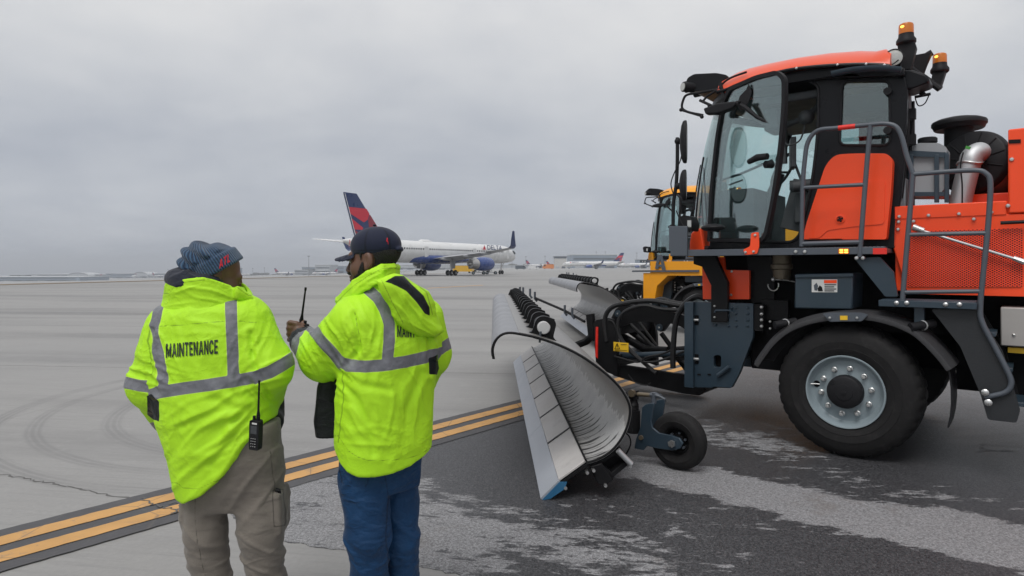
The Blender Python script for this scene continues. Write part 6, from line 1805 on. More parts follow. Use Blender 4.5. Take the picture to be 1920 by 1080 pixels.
# ------------------------------------------------------------------ worker with the knitted hat, seen from behind
def man_frame(cpx, Y):
    X0 = (cpx - HX) / F * Y
    def MP(px, py, dy=0.0):
        q = Y + dy
        return np.array([(px - HX) / F * q - X0, dy, CAMZ - (py - HY) / F * q])
    return X0, MP
def build_man_a():
    Y0 = 2.65
    X0, MP = man_frame(435, Y0)
    root = empty('person', (X0, Y0, 0))
    sc = F / Y0
    def kn(py, cpx, hw, hy, cy=0.0):
        p = MP(cpx, py); return (p[2], p[0], cy, hw / sc, hy)
    # jacket
    fl = Field((-.55, -.36, .62), (.40, .42, 1.66), 0.0062)
    torso = [kn(540, 396, 50, .085, .03), kn(556, 397, 60, .10, .02), kn(572, 396, 78, .120), kn(595, 393, 94, .145), kn(650, 390, 104, .163, -.005), kn(720, 398, 108, .175, .0), kn(780, 409, 104, .175), kn(840, 421, 99, .172), kn(935, 438, 90, .170)]
    fl.stack(torso, k=0)
    Ls, Le, Lw = MP(322, 612, .0), MP(285, 722, -.02), MP(326, 796, .20)
    Rs, Re, Rw = MP(462, 604, .0), MP(504, 688, -.03), MP(500, 760, .20)
    fl.chain([Ls, Le], [.092, .089], 0.045); fl.chain([Le, Lw], [.090, .060], .03)
    fl.chain([Rs, Re], [.102, .093], 0.05); fl.chain([Re, Rw], [.093, .062], .03)
    hx = [-.6, MP(336, 905)[0], MP(344, 921)[0], MP(372, 918)[0], MP(410, 900)[0], MP(447, 868)[0], MP(470, 838)[0], MP(490, 806)[0], MP(505, 780)[0], MP(528, 762)[0], .6]
    hz = [MP(0, q)[2] for q in (905, 905, 921, 923, 906, 870, 840, 808, 786, 775, 775)]
    def hem(X, Y, Z):
        # back hem follows the photo; sleeves are left alone
        d = (np.interp(X, hx, hz) - Z) * 0.75
        arm = np.minimum(np.sqrt((X - Lw[0]) ** 2 + (Y - Lw[1]) ** 2 + (Z - Lw[2]) ** 2), np.sqrt((X - Rw[0]) ** 2 + (Y - Rw[1]) ** 2 + (Z - Rw[2]) ** 2)) - .12
        return np.where(arm < 0, -1.0, d)
    fl.put(hem, (-.6, -.4, .5), (.5, .5, 1.2), 0, 'i')
    V, Q = fl.mesh(); V = relax(V, Q, 2)
    N = vnormals(V, Q)
    def pxof(V):
        q = Y0 + V[:, 1]; return (V[:, 0] + X0) / q * F + HX, HY + (CAMZ - V[:, 2]) / q * F
    PX, PY = pxof(V)
    V = wrinkle(V, N, .0065, (4.5, 4, 7), 3.1, .7); N = vnormals(V, Q)
    V = wrinkle(V, N, .0035, (10, 9, 13), 8.3, -.5)
    # drag folds towards the radio at the waist, and creases at the elbows
    r0 = np.hypot(PX - 478, PY - 770); th = np.arctan2(PY - 770, PX - 478)
    am = .0075 * np.exp(-r0 / 120) * sstep(15, 60, r0) * sstep(-10, -60, PX - 478 + 0 * PY)
    V = V + N * (np.sin(th * 11 + pnoise(V[:, 0] * 5, V[:, 1] * 5, V[:, 2] * 5) * 4) * am)[:, None]
    V = crease(V, vnormals(V, Q), PX, PY, [(283, 700, 20, 60, .011, .05), (505, 690, -25, 60, .011, .05), (330, 655, 60, 60, .009, .045), (462, 660, 115, 60, .010, .045), (400, 800, -28, 110, .010, .030), (370, 860, -40, 90, .009, .035), (440, 820, -45, 80, .009, .04), (325, 760, 75, 60, .008, .04), (480, 740, 60, 50, .010, .05), (390, 590, 5, 80, .005, .03)])
    V = groove(V, vnormals(V, Q), PX, PY, [[(470, 625), (473, 660), (482, 698), (503, 738)], [(287, 618), (280, 655), (284, 700), (294, 735)]], .009, 4.5)
    V = groove(V, vnormals(V, Q), PX, PY, [[(470, 772), (420, 800), (372, 842)], [(474, 780), (440, 822), (395, 872)], [(466, 764), (400, 772), (340, 800)]], .006, 6)
    V = relax(V, Q, 1, .35)
    # stripes, measured on the cloth
    arm_l = np.sqrt(((V - Le) ** 2).sum(1)); 
    def seg_d(V, a, b):
        d = b - a; t = np.clip(((V - a) @ d) / (d @ d), 0, 1); return np.linalg.norm(V - a - t[:, None] * d, axis=1)
    dl = np.minimum(seg_d(V, Ls, Le) - .098, seg_d(V, Le, Lw) - .08); dr = np.minimum(seg_d(V, Rs, Re) - .1, seg_d(V, Re, Rw) - .08)
    onL = (PX < 279 + .05 * np.clip(PY - 700, 0, 60)) | ((dl < 0.0) & (PY > 725) & (PX < 300)); onR = (PX > 484) & (PY < 790)
    tor = ~(onL | onR)
    band = polyline_dist(PX, PY, [(270, 746), (300, 735), (345, 728), (390, 722), (440, 714), (495, 704), (520, 696)]) - 11.5
    v1 = np.where(PY < 735, polyline_dist(PX, PY, [(304, 560), (296, 582), (290, 611), (293, 640), (301, 672), (308, 705), (309, 724)]) - 8.8, 9)
    v2 = np.where(PY < 718, polyline_dist(PX, PY, [(433, 555), (434, 600), (436, 650), (438, 712)]) - 11.0, 9)
    st = np.where(tor, np.minimum(np.minimum(band, v1), v2), 9)
    bl = polyline_dist(PX, PY, [(230, 716), (262, 723), (295, 726)]) - 11
    br = polyline_dist(PX, PY, [(478, 706), (505, 698), (530, 684), (560, 664)]) - 11.5
    bc = polyline_dist(PX, PY, [(285, 800), (306, 790)]) - 9
    st = np.where(onL, np.minimum(bl, bc), np.where(onR, br, st)) / sc
    blk = poly_sd(PX, PY, [(276, 742), (286, 738), (300, 752), (300, 790), (290, 786), (277, 776)])
    blk = np.where(onL | (PX < 305), blk, 9) / sc
    seam = np.minimum(polyline_dist(PX, PY, [(300, 612), (360, 608), (423, 602)]), polyline_dist(PX, PY, [(447, 602), (480, 606)]))
    seam = np.minimum(seam, polyline_dist(PX, PY, [(322, 566), (350, 560), (400, 557), (440, 555)]))
    seam = np.minimum(seam, polyline_dist(PX, PY, [(284, 600), (278, 640), (284, 690), (290, 712)]))
    hz_px = np.interp(PX, [336, 344, 375, 410, 447, 470, 490], [905, 916, 917, 899, 863, 833, 801]); seam = np.minimum(seam, np.abs(PY - hz_px + 1)) / sc
    jk = field_mesh('jacket', V, Q, m_hiv, root, {'stripe': st, 'black': blk, 'seam': seam})
    fl = Field((-.36, -.22, 1.42), (.20, .26, 1.64), .0048)
    def ring(knots, th, top):
        K = sorted(knots); z = [q[0] for q in K]
        def fn(X, Y, Z):
            a_, b_, e, g = [np.interp(Z, z, [q[i] for q in K]) for i in (1, 2, 3, 4)]
            x, y = X - a_, Y - b_
            n = np.sqrt((x / e) ** 2 + (y / g) ** 2)
            d = np.abs((n - 1) * np.minimum(e, g)) - th
            zt = top(X, Y)
            return np.maximum(d, np.maximum(Z - zt, z[0] - Z)) 
        return fn
    zr = [MP(0, q)[2] for q in (518, 524, 534, 548, 562)]
    fl.put(ring([kn(580, 388, 80, .128, .01), kn(562, 390, 77, .124, .01), kn(545, 391, 73, .118, .0), kn(520, 388, 70, .112, -.005)], .0065,
        lambda X, Y: np.interp(X, [MP(q, 0)[0] for q in (318, 330, 395, 420, 445, 466)], [MP(0, q)[2] for q in (546, 528, 519, 523, 535, 550)])), (-.36, -.22, 1.42), (.20, .26, 1.64), 0)
    for q_ in range(4): fl.chain([MP(446, 541 + q_ * 5, -.075), MP(468, 557 + q_ * 1.5, -.03)], [.007, .005], .02)
    V2, Q2 = fl.mesh(); V2 = relax(V2, Q2, 2); V2 = wrinkle(V2, vnormals(V2, Q2), .004, (7, 7, 9), 9.1, .6); PX2, PY2 = pxof(V2)
    V2 = crease(V2, vnormals(V2, Q2), PX2, PY2, [(400, 545, 12, 60, .006, .05), (345, 550, -15, 40, .005, .06)])
    tp = np.interp(PX2, (318, 330, 395, 420, 445, 466), (546, 528, 519, 523, 535, 550)); sm2 = np.abs(PY2 - tp - 4) / sc
    field_mesh('collar', V2, Q2, m_hiv, jk, {'stripe': np.full(len(V2), 9.), 'black': np.full(len(V2), 9.), 'seam': sm2})
    lettering(jk, 'MAINTENANCE', (312, 671), MP, 97, 26, R(4.7), m_ink, .024)
    mb = MB(); mb.ball(MP(455, 563, -.012), .007); mb.build('snap', m_blk, jk)
    # trousers
    fl = Field((-.30, -.28, .02), (.32, .30, 1.02), 0.0066)
    fl.stack([(MP(0, 945)[2], MP(432, 0)[0], .0, .12, .10), (MP(0, 905)[2], MP(434, 0)[0], .0, .18, .135), (MP(0, 850)[2], MP(436, 0)[0], 0, .192, .15), (MP(0, 790)[2], MP(436, 0)[0], 0, .185, .14)], k=0)
    LL = [MP(386, 885, .0), MP(385, 1000, -.02), MP(397, 1088, .0), MP(404, 1212, .02)]; RR = [MP(480, 875, .0), MP(490, 1000, -.03), MP(499, 1088, .0), MP(505, 1212, .03)]
    fl.chain(LL, [.088, .077, .071, .074], .045, .02); fl.chain(RR, [.102, .085, .069, .072], .04, .02)
    I3 = [[1, 0, 0], [0, 1, 0], [0, 0, 1]]
    fl.rbox(MP(522, 955, -.005), (.028, .075, .085), [[.98, .1, .05], [-.1, .99, 0], [-.05, 0, .99]], .012, .012)
    fl.ell(MP(356, 952, .01), (.030, .07, .095), None, .02)
    V, Q = fl.mesh(); V = relax(V, Q, 2); N = vnormals(V, Q); PX, PY = pxof(V)
    V = wrinkle(V, N, .008, (4, 4, 8), 5.7, .5); V = wrinkle(V, vnormals(V, Q), .004, (8, 8, 16), 1.2, -.4)
    V = trouser_folds(V, Q, PX, PY, 1040)
    V = relax(V, Q, 1, .35)
    seam = np.minimum(polyline_dist(PX, PY, [(365, 935), (368, 1000), (385, 1080)]), poly_sd(PX, PY, [(511, 920), (530, 918), (534, 985), (514, 988)]))
    seam = np.minimum(seam, polyline_dist(PX, PY, [(505, 845), (512, 900), (516, 935)])) / sc
    field_mesh('trousers', V, Q, m_khaki, root, {'seam': seam})
    mb = MB(); b0 = MP(517, 918, -.06); mb.tube([b0, MP(523, 919, -.06), MP(524, 928, -.05)], .008, 8); mb.build('pocket_toggle', m_blk, root)
    # body: head, neck, arms with hands in the front pockets, legs
    fl = Field((-.42, -.22, .0), (.30, .50, 1.80), 0.006)
    ho = MP(402, 521, .02); M = frame_of((.80, .60), roll=R(-4), pitch=R(-14))
    head(fl, ho, M, 1.02, nb=MP(394, 585, .03))
    fl.stack([(.85, 0, .0, .15, .11), (1.0, -.03, 0, .15, .11), (1.25, -.08, 0, .16, .12), (1.38, -.09, 0, .15, .10), (1.43, -.09, 0, .07, .07)], k=.03)
    for s_, a, b_, w in ((-1, Ls, Le, Lw), (1, Rs, Re, Rw)):
        fl.chain([a, b_, w], [.055, .045, .032], .04)
        d = np.array([-.10 * s_ if s_ > 0 else .10, .06, -.03]); hnd = w + d * .5
        fl.ell(hnd, (.045, .03, .04), None, .02)
        for k in range(4): q = hnd + np.array([.035 * -s_, .01, .022 - .015 * k]); fl.chain([q, q + np.array([-.03 * s_, .014, -.012]), q + np.array([-.048 * s_, .014, -.035 + .004 * k])], [.0095, .009, .0075], .008, .006)
        fl.chain([hnd + np.array([0, 0, .03]), hnd + np.array([-.03 * s_, 0, .048]), hnd + np.array([-.052 * s_, .005, .04])], [.013, .011, .009], .012, .008)
    for P_ in (LL, RR):
        fl.chain(P_, [.075, .06, .05, .045], .03); f = np.array(P_[-1]); fl.chain([f, (f[0], f[1] - .02, .06), (f[0] + .02, f[1] + .16, .05)], [.045, .05, .042], .03)
    V, Q = fl.mesh(); V = relax(V, Q, 1, .4)
    body = field_mesh('body', V, Q, m_skin, root)
    mb = MB()
    for P_ in (LL, RR):
        f = P_[-1]
        mb = MB(); rings = []
        for k, (dy, hw, hh, zc) in enumerate([(-.09, .03, .05, .055), (-.075, .043, .06, .065), (0.0, .047, .075, .08), (.06, .05, .05, .055), (.13, .05, .036, .04), (.18, .035, .025, .03), (.195, .015, .012, .02)]):
            rings.append([Vector((f[0] + hw * math.cos(t), f[1] + dy + .02, max(.0, zc + hh * math.sin(t) - .002))) for t in np.linspace(0, 6.283, 17)[:-1]])
        mb.loft(rings); mb.build('boot', m_boot, root)
    # hood of the fleece, and its black hem and cuffs
    fl = Field((-.36, -.20, .75), (.30, .40, 1.70), 0.0055)
    c = MP(367, 527, .0)
    fl.ell(c, (.112, .122, .058), frame_of((0, 1), roll=R(-9)), .0)
    fl.ell(MP(402, 528, .0), (.045, .09, .040), frame_of((0, 1), roll=R(30)), .03)
    fl.chain([MP(400, 545, .06), MP(400, 580, .05)], [.08, .09], .02)
    V, Q = fl.mesh(); V = relax(V, Q, 1); N = vnormals(V, Q)
    V = wrinkle(V, N, .006, (6, 6, 16), 2.2, -.45); PX, PY = pxof(V); V = crease(V, vnormals(V, Q), PX, PY, [(385, 512, 28, 50, .010, .06), (350, 515, -20, 40, .008, .06), (400, 522, 40, 30, .008, .08)]); V = relax(V, Q, 1, .4)
    field_mesh('fleece_hood', V, Q, m_hood, root, {'seam': np.full(len(V), 1.0)})
    fl = Field((.02, -.15, .80), (.30, .40, 1.10), 0.006)
    fl.chain([MP(500, 768, .10), MP(512, 790, .10), MP(505, 822, .08)], [.035, .040, .022], .0, .02); fl.chain([MP(516, 745, .16), MP(519, 775, .14)], [.035, .03], .02)
    V, Q = fl.mesh(); V = wrinkle(V, vnormals(V, Q), .006, (8, 8, 14), 4.4, .6)
    field_mesh('fleece_cuff', V, Q, m_lin, root, {'seam': np.full(len(V), 1.0)})
    # knitted hat with turned-up cuff
    fl = Field((-.30, -.22, 1.50), (.12, .30, 1.82), 0.0042)
    ax = Vector((-.46, -.22, .86)).normalized(); axn = np.array(ax)
    hc = MP(405, 496, .02)
    fl.ell(MP(386, 490, .01), (.086, .096, .076), frame_of((.8, .6), roll=0, pitch=R(16)), 0)
    fl.ell(MP(370, 476, -.01), (.052, .07, .046), None, .02); fl.ell(MP(396, 478, .0), (.060, .088, .044), None, .02)
    fl.ell(MP(362, 494, -.01), (.045, .065, .045), None, .025)
    def cuff(X, Y, Z):
        x, y, z = X - hc[0], Y - hc[1], Z - hc[2]
        q = x * axn[0] + y * axn[1] + z * axn[2]
        rho = np.sqrt(np.maximum(x * x + y * y + z * z - q * q, 1e-9))
        a, b_ = np.abs(rho - (.091 - .10 * np.clip(q, -.05, .05))) - .006, np.abs(q) - .024
        return np.sqrt(np.maximum(a, 0) ** 2 + np.maximum(b_, 0) ** 2) + np.minimum(np.maximum(a, b_), 0) - .007
    def plug(X, Y, Z):
        x, y, z = X - hc[0], Y - hc[1], Z - hc[2]
        q = x * axn[0] + y * axn[1] + z * axn[2]
        rho = np.sqrt(np.maximum(x * x + y * y + z * z - q * q, 1e-9))
        return np.maximum(rho - .086, np.abs(q - .012) - .03)
    fl.put(plug, hc - .12, hc + .12, .02); fl.put(cuff, hc - .12, hc + .12, .004)
    V, Q = fl.mesh(); V = relax(V, Q, 2)
    N = vnormals(V, Q)
    # slouch folds across the crown
    s_ = (V - hc) @ axn
    g = np.sin((V[:, 0] * .75 + V[:, 2] * 1.0) * 105 + pnoise(V[:, 0] * 9, V[:, 1] * 9, V[:, 2] * 9) * 2.2)
    V = V + N * (g * .0075 * sstep(.034, .05, s_))[:, None]
    u_ = np.array(ax.orthogonal().normalized()); w_ = np.cross(axn, u_)
    ang = np.arctan2((V - hc) @ w_, (V - hc) @ u_)
    hat = field_mesh('knitted_hat', V, Q, m_knit, root, {'rib': ang * 62.0})
    lettering(hat, 'ATL', (411, 504), MP, 23, 16, R(30), m_bred, .045)
    return root, MP
man_a, MPA = build_man_a()
tag(man_a, 'person in blue knitted hat and khaki trousers, back to us, hands in jacket pockets', 'person', 'workers in lime jackets')
# ------------------------------------------------------------------ worker with the cap, holding a radio
def build_man_b():
    Y0 = 2.72
    X0, MP = man_frame(715, Y0)
    root = empty('person', (X0, Y0, 0))
    sc = F / Y0
    yaw = R(45)
    def kn(py, cpx, a, b_, cy=0.0):
        p = MP(cpx, py); return (p[2], p[0], cy, a, b_)
    fl = Field((-.46, -.42, .70), (.36, .50, 1.66), 0.0062)
    fl.stack([kn(532, 712, .07, .07), kn(552, 716, .10, .085), kn(570, 722, .15, .105), kn(595, 731, .195, .128), kn(640, 732, .215, .147), kn(700, 727, .212, .152), kn(760, 723, .210, .154), kn(820, 721, .207, .157), kn(890, 720, .205, .158)], yaw, k=0)
    Ls, Le, Lw = MP(670, 606, -.09), MP(608, 668, .03), MP(572, 640, .15)
    Rs, Re, Rw = MP(790, 600, .15), MP(806, 664, .19), MP(782, 735, .34)
    fl.chain([Ls, Le], [.112, .102], .05); fl.chain([Le, Lw], [.102, .064], .03)
    fl.chain([Rs, Re], [.100, .090], .05); fl.chain([Re, Rw], [.090, .062], .03)
    fl.stack([kn(560, 712, .115, .105, .0), kn(530, 710, .085, .085, .0), kn(522, 712, .080, .080, .02)], yaw, k=.02)
    hx = [-.6] + [MP(q, 850)[0] for q in (636, 645, 655, 672, 690, 720, 750, 775, 792, 803)] + [.6]
    hz = [MP(0, q)[2] for q in (820, 822, 835, 850, 861, 867, 868, 866, 861, 854, 846, 846)]
    def hem(X, Y, Z):
        d = (np.interp(X, hx, hz) - Z) * .8
        arm = np.sqrt((X - Rw[0]) ** 2 + (Y - Rw[1]) ** 2 + (Z - Rw[2]) ** 2) - .12
        return np.where(arm < 0, -1.0, d)
    fl.put(hem, (-.6, -.5, .6), (.5, .6, 1.1), 0, 'i')
    V, Q = fl.mesh(); V = relax(V, Q, 2); N = vnormals(V, Q)
    def pxof(V):
        q = Y0 + V[:, 1]; return (V[:, 0] + X0) / q * F + HX, HY + (CAMZ - V[:, 2]) / q * F
    PX, PY = pxof(V)
    V = wrinkle(V, N, .0060, (4.5, 4.5, 6), 13.1, .3); N = vnormals(V, Q)
    V = wrinkle(V, N, .0032, (10, 10, 13), 6.3, -.6)
    V = crease(V, vnormals(V, Q), PX, PY, [(640, 640, 60, 55, .012, .05), (610, 665, 50, 50, .012, .05), (575, 640, 70, 35, .009, .06), (685, 650, 100, 60, .010, .04), (668, 600, 60, 45, .008, .05), (690, 740, 70, 80, .007, .03), (760, 760, 95, 90, .006, .03), (660, 780, 55, 60, .008, .04), (705, 830, 15, 70, .006, .04), (640, 715, 40, 40, .010, .05), (812, 640, 70, 40, .008, .06), (780, 720, 60, 60, .006, .04)])
    V = groove(V, vnormals(V, Q), PX, PY, [[(664, 590), (672, 622), (674, 655), (650, 686)], [(807, 600), (806, 660), (804, 700)]], .008, 4.5)
    V = groove(V, vnormals(V, Q), PX, PY, [[(640, 700), (680, 722), (730, 730)], [(790, 700), (760, 770), (752, 840)], [(650, 720), (690, 790), (700, 850)]], .005, 6)
    V = relax(V, Q, 1, .35)
    def seg_d(V, a, b):
        d = b - a; t = np.clip(((V - a) @ d) / (d @ d), 0, 1); return np.linalg.norm(V - a - t[:, None] * d, axis=1)
    onL = (seg_d(V, Ls, Le) < .135) & (PX < 668) | (seg_d(V, Le, Lw) < .12)
    onR = (seg_d(V, Rs, Re) < .115) & (PX > 806) | ((seg_d(V, Re, Rw) < .105) & (PX > 803))
    onH = np.zeros(len(V), bool)
    st = polyline_dist(PX, PY, [(640, 676), (655, 685), (685, 687), (715, 685), (760, 678), (805, 668), (830, 660)]) - 11.2
    v1 = np.where(PY < 690, polyline_dist(PX, PY, [(676, 528), (690, 543), (708, 560), (720, 580), (729, 608), (729, 640), (726, 676)]) - 10.5, 9)
    st = np.minimum(st, v1)
    sl = np.minimum(polyline_dist(PX, PY, [(575, 606), (592, 622), (612, 646), (632, 672), (650, 692)]) - 10.5, polyline_dist(PX, PY, [(566, 616), (556, 634), (552, 656), (548, 668)]) - 6.5)
    sr = polyline_dist(PX, PY, [(800, 660), (822, 655), (845, 642)]) - 10.5
    st = np.where(onH, 9, np.where(onL & (PX < 655), sl, np.where(onR, sr, np.where(PX < 640, np.minimum(sl, 9), st)))) / sc
    blk = poly_sd(PX, PY, [(805, 672), (818, 664), (822, 690), (818, 702), (805, 702)])
    blk = np.where((V[:, 1] < .12) | (PX > 800), blk, 9)
    blk = np.minimum(blk, np.where(onL, (np.linalg.norm(V - np.array(Lw), axis=1) * sc - 33), 9)) / sc
    hzp = np.interp(PX, [636, 645, 655, 672, 690, 720, 750, 775, 792, 803], [822, 835, 850, 861, 867, 868, 866, 861, 854, 846]) - 5
    seam = np.minimum(np.abs(PY - hzp), polyline_dist(PX, PY, [(641, 690), (646, 740), (636, 830)]))
    seam = np.minimum(seam, np.minimum(polyline_dist(PX, PY, [(664, 585), (672, 620), (678, 650)]), polyline_dist(PX, PY, [(712, 526), (745, 566), (752, 600)])))
    seam = seam / sc
    jk = field_mesh('jacket', V, Q, m_hiv, root, {'stripe': st, 'black': blk, 'seam': seam})
    # stand-up collar
    fl = Field((-.30, -.26, 1.40), (.18, .26, 1.68), .0048)
    near = [(746, 500, 516, .07), (738, 498, 514, -.02), (716, 499, 521, -.085), (690, 513, 538, -.105), (664, 530, 556, -.085), (645, 548, 568, -.03), (634, 560, 567, .03)]
    far_ = [(634, 560, 567, .03), (650, 552, 572, .10), (690, 520, 560, .15), (730, 505, 530, .14), (746, 500, 516, .07)]
    for L_ in (near, far_):
        for (a0, t0, b0, d0), (a1, t1, b1, d1) in zip(L_[:-1], L_[1:]):
            for q_ in np.linspace(0, 1, 6):
                fl.cap(MP(a0, t0 + (b0 - t0) * q_, d0 - .012 * q_), MP(a1, t1 + (b1 - t1) * q_, d1 - .012 * q_), .0085, .0085, .006)
    V2, Q2 = fl.mesh(); V2 = relax(V2, Q2, 3); V2 = wrinkle(V2, vnormals(V2, Q2), .005, (6, 6, 9), 19.1, .8); PX2, PY2 = pxof(V2)
    V2 = crease(V2, vnormals(V2, Q2), PX2, PY2, [(690, 525, -35, 40, .006, .06), (720, 512, -10, 40, .005, .06)])
    tp = np.interp(PX2, [634, 645, 664, 690, 716, 738, 746], [560, 548, 530, 513, 499, 498, 500]); one = np.full(len(V2), 9.)
    field_mesh('collar', V2, Q2, m_hiv, jk, {'stripe': one, 'black': one, 'seam': np.abs(PY2 - tp - 4.5) / sc})
    # hood folded back between the shoulders, its dark inside showing
    fl = Field((-.08, -.34, 1.22), (.32, .22, 1.66), .0052)
    out_px = [(713, 524), (722, 548), (731, 566), (741, 592), (750, 609), (768, 624), (790, 633), (809, 637), (824, 628), (818, 610), (811, 594), (808, 570), (798, 548), (775, 531), (756, 516), (738, 514)]
    xr, zr = [MP(735, 560)[0], 0], 0
    def pillow(poly, r, yoff, slope=.85):
        P_ = [(MP(a_, b_, -.1)[0], MP(a_, b_, -.1)[2]) for a_, b_ in poly]
        def fn(X, Y, Z):
            x2, z2 = np.broadcast_arrays(X[:, 0, :], Z[:, 0, :])
            sd = poly_sd(x2.ravel(), z2.ravel(), P_).reshape(x2.shape)[:, None, :]
            yc = yoff + slope * (X - xr[0])
            return np.sqrt(np.maximum(sd + r, 0) ** 2 + ((Y - yc) * .76) ** 2) - r
        return fn
    fl.put(pillow(out_px, .050, -.155), (-.08, -.34, 1.22), (.32, .22, 1.66), 0)
    in_px = [(722, 528), (740, 518), (757, 517), (772, 533), (794, 554), (805, 576), (806, 592), (796, 588), (780, 566), (762, 546), (744, 536)]
    fl.put(pillow(in_px, .016, -.235), (-.08, -.34, 1.22), (.32, .22, 1.66), .012, 's')
    V2, Q2 = fl.mesh(); V2 = relax(V2, Q2, 2); V2 = wrinkle(V2, vnormals(V2, Q2), .007, (5, 5, 7), 29.1, .8); PX2, PY2 = pxof(V2)
    V2 = crease(V2, vnormals(V2, Q2), PX2, PY2, [(760, 590, 50, 50, .009, .05), (740, 555, 60, 40, .006, .06), (800, 615, 30, 40, .008, .06)])
    field_mesh('jacket_hood', V2, Q2, m_hiv, jk, {'stripe': np.full(len(V2), 9.), 'black': np.where(V2[:, 1] < .1, poly_sd(PX2, PY2, in_px), 9) / sc, 'seam': np.minimum(polyline_dist(PX2, PY2, [(716, 526), (738, 572), (756, 606)]), polyline_dist(PX2, PY2, [(760, 516), (800, 548), (811, 590)])) / sc})
    def MPb(px, py, dy): return MP(px, py, dy)
    lettering(jk, 'MAINT', (744, 632), MPb, 34, 22, R(-2), m_ink, .02)
    # the open front: black lining hanging from the zip
    fl = Field((-.40, -.12, .80), (.0, .35, 1.32), 0.006)
    fl.stack([kn(680, 630, .055, .03, .06), kn(730, 622, .080, .03, .07), kn(795, 617, .088, .03, .08), kn(828, 617, .078, .026, .08)], R(20), k=0, p=3)
    V, Q = fl.mesh(); V = relax(V, Q, 1); V = wrinkle(V, vnormals(V, Q), .007, (9, 6, 3.5), 4.4, .1); V = relax(V, Q, 1)
    field_mesh('jacket_lining', V, Q, m_lin, root, {'seam': np.full(len(V), 1.)})
    # trousers
    fl = Field((-.32, -.26, .02), (.32, .40, 1.06), .0066)
    fl.stack([(MP(0, 915)[2], MP(709, 0)[0], .04, .165, .135), (MP(0, 860)[2], MP(712, 0)[0], .04, .175, .14), (MP(0, 770)[2], MP(714, 0)[0], .04, .17, .13)], R(30), k=0)
    LL = [MP(683, 885, -.04), MP(690, 1005, -.06), MP(693, 1100, -.03), MP(694, 1195, .0)]; RR = [MP(742, 880, .10), MP(751, 1010, .09), MP(757, 1110, .12), MP(760, 1180, .15)]
    fl.chain(LL, [.106, .084, .070, .072], .02); fl.chain(RR, [.097, .078, .068, .07], .02)
    V, Q = fl.mesh(); V = relax(V, Q, 2); N = vnormals(V, Q); PX, PY = pxof(V)
    V = wrinkle(V, N, .006, (4, 4, 7), 15.7, .4); V = wrinkle(V, vnormals(V, Q), .003, (8, 8, 15), 11.2, -.4)
    V = trouser_folds(V, Q, PX, PY, 1030, 7.3)
    V = relax(V, Q, 1, .35)
    seam = np.minimum(polyline_dist(PX, PY, [(637, 862), (642, 905), (660, 913), (684, 913), (690, 906), (690, 886)]), polyline_dist(PX, PY, [(719, 870), (727, 930), (722, 1000), (728, 1080)])) / sc
    field_mesh('trousers', V, Q, m_navyp, root, {'seam': seam})
    for P_ in (LL, RR):
        f = P_[-1]; mb = MB(); rings = []; hdn = np.array([-.75, .66]); prp = np.array([.66, .75])
        for k, (dy, hw, hh, zc) in enumerate([(-.09, .03, .05, .055), (-.075, .043, .06, .065), (0.0, .047, .075, .08), (.06, .05, .05, .055), (.13, .05, .036, .04), (.18, .035, .025, .03), (.195, .015, .012, .02)]):
            rings.append([Vector((f[0] + hdn[0] * dy + prp[0] * hw * math.cos(t), f[1] + hdn[1] * dy + prp[1] * hw * math.cos(t), max(.0, zc + hh * math.sin(t) - .002))) for t in np.linspace(0, 6.283, 17)[:-1]])
        mb.loft(rings); mb.build('boot', m_boot, root)
    # body
    fl = Field((-.48, -.26, .0), (.32, .56, 1.84), .0052)
    ho = MP(703, 489, .02); M = frame_of((-.965, .26), pitch=R(-3))
    p = head(fl, ho, M, 1.06, nb=MP(712, 585, .04))
    fl.stack([(.88, .0, .04, .14, .11), (1.0, .0, .03, .15, .11), (1.25, .03, .02, .17, .12), (1.40, .03, .02, .15, .10), (1.45, .02, .02, .07, .07)], yaw, k=.03)
    # left arm and the hand closed on the radio
    hc = MP(555, 622, .205)
    fl.chain([Ls, Le, Lw, (np.array(Lw) * .4 + hc * .6)], [.055, .046, .034, .030], .03)
    A = np.array([-.08, .42, .0])
    def H(px, py, dy): return MP(px, py, .205 + dy)
    fl.ell(H(557, 622, .0), (.035, .024, .044), frame_of((0.35, 1), roll=R(12)), .02)
    fl.ell(H(562, 634, .0), (.030, .026, .036), None, .02)
    for k, (y_, r_, ext) in enumerate(((606, .0105, 1.0), (616, .011, 1.08), (626, .0105, 1.02), (636, .0092, .85))):
        kx = 541 + (0, -1.5, -1, 1.5)[k]
        fl.chain([H(556, y_ + 1, -.006), H(kx + 3, y_ - 1, -.008), H(kx - 1, y_ + 1, .022), H(kx + 2, y_ + 2, .046), H(kx + 13 * ext, y_ + 2, .060)], [.013, r_ * 1.12, r_, r_ * .92, r_ * .8], .010, .006)
    fl.chain([H(565, 626, .0), H(569, 614, .008), H(569, 605, .022), H(564, 600, .036)], [.016, .0125, .0115, .0095], .014, .008)
    fl.chain([Rs, Re, Rw], [.055, .046, .032], .03)
    w = np.array(Rw); hnd = w + np.array([-.05, .06, -.03]); fl.chain([w, hnd], [.032, .03], .02); fl.ell(hnd, (.042, .032, .045), None, .02)
    for k in range(4): q = hnd + np.array([-.03, .02, .024 - .016 * k]); fl.chain([q, q + np.array([-.03, .012, -.012]), q + np.array([-.048, .0, -.03])], [.0095, .009, .0075], .008, .006)
    fl.chain([hnd + np.array([0, -.01, .03]), hnd + np.array([-.03, 0, .05]), hnd + np.array([-.05, .01, .045])], [.013, .011, .009], .012, .008)
    for P_ in (LL, RR):
        f = np.array(P_[-1]); fl.chain(P_, [.075, .06, .05, .045], .03); fl.chain([f, (f[0], f[1], .06), (f[0] - .12, f[1] + .10, .05)], [.045, .05, .042], .03)
    V, Q = fl.mesh(); V = relax(V, Q, 1, .35)
    body = field_mesh('body', V, Q, m_skin, root)
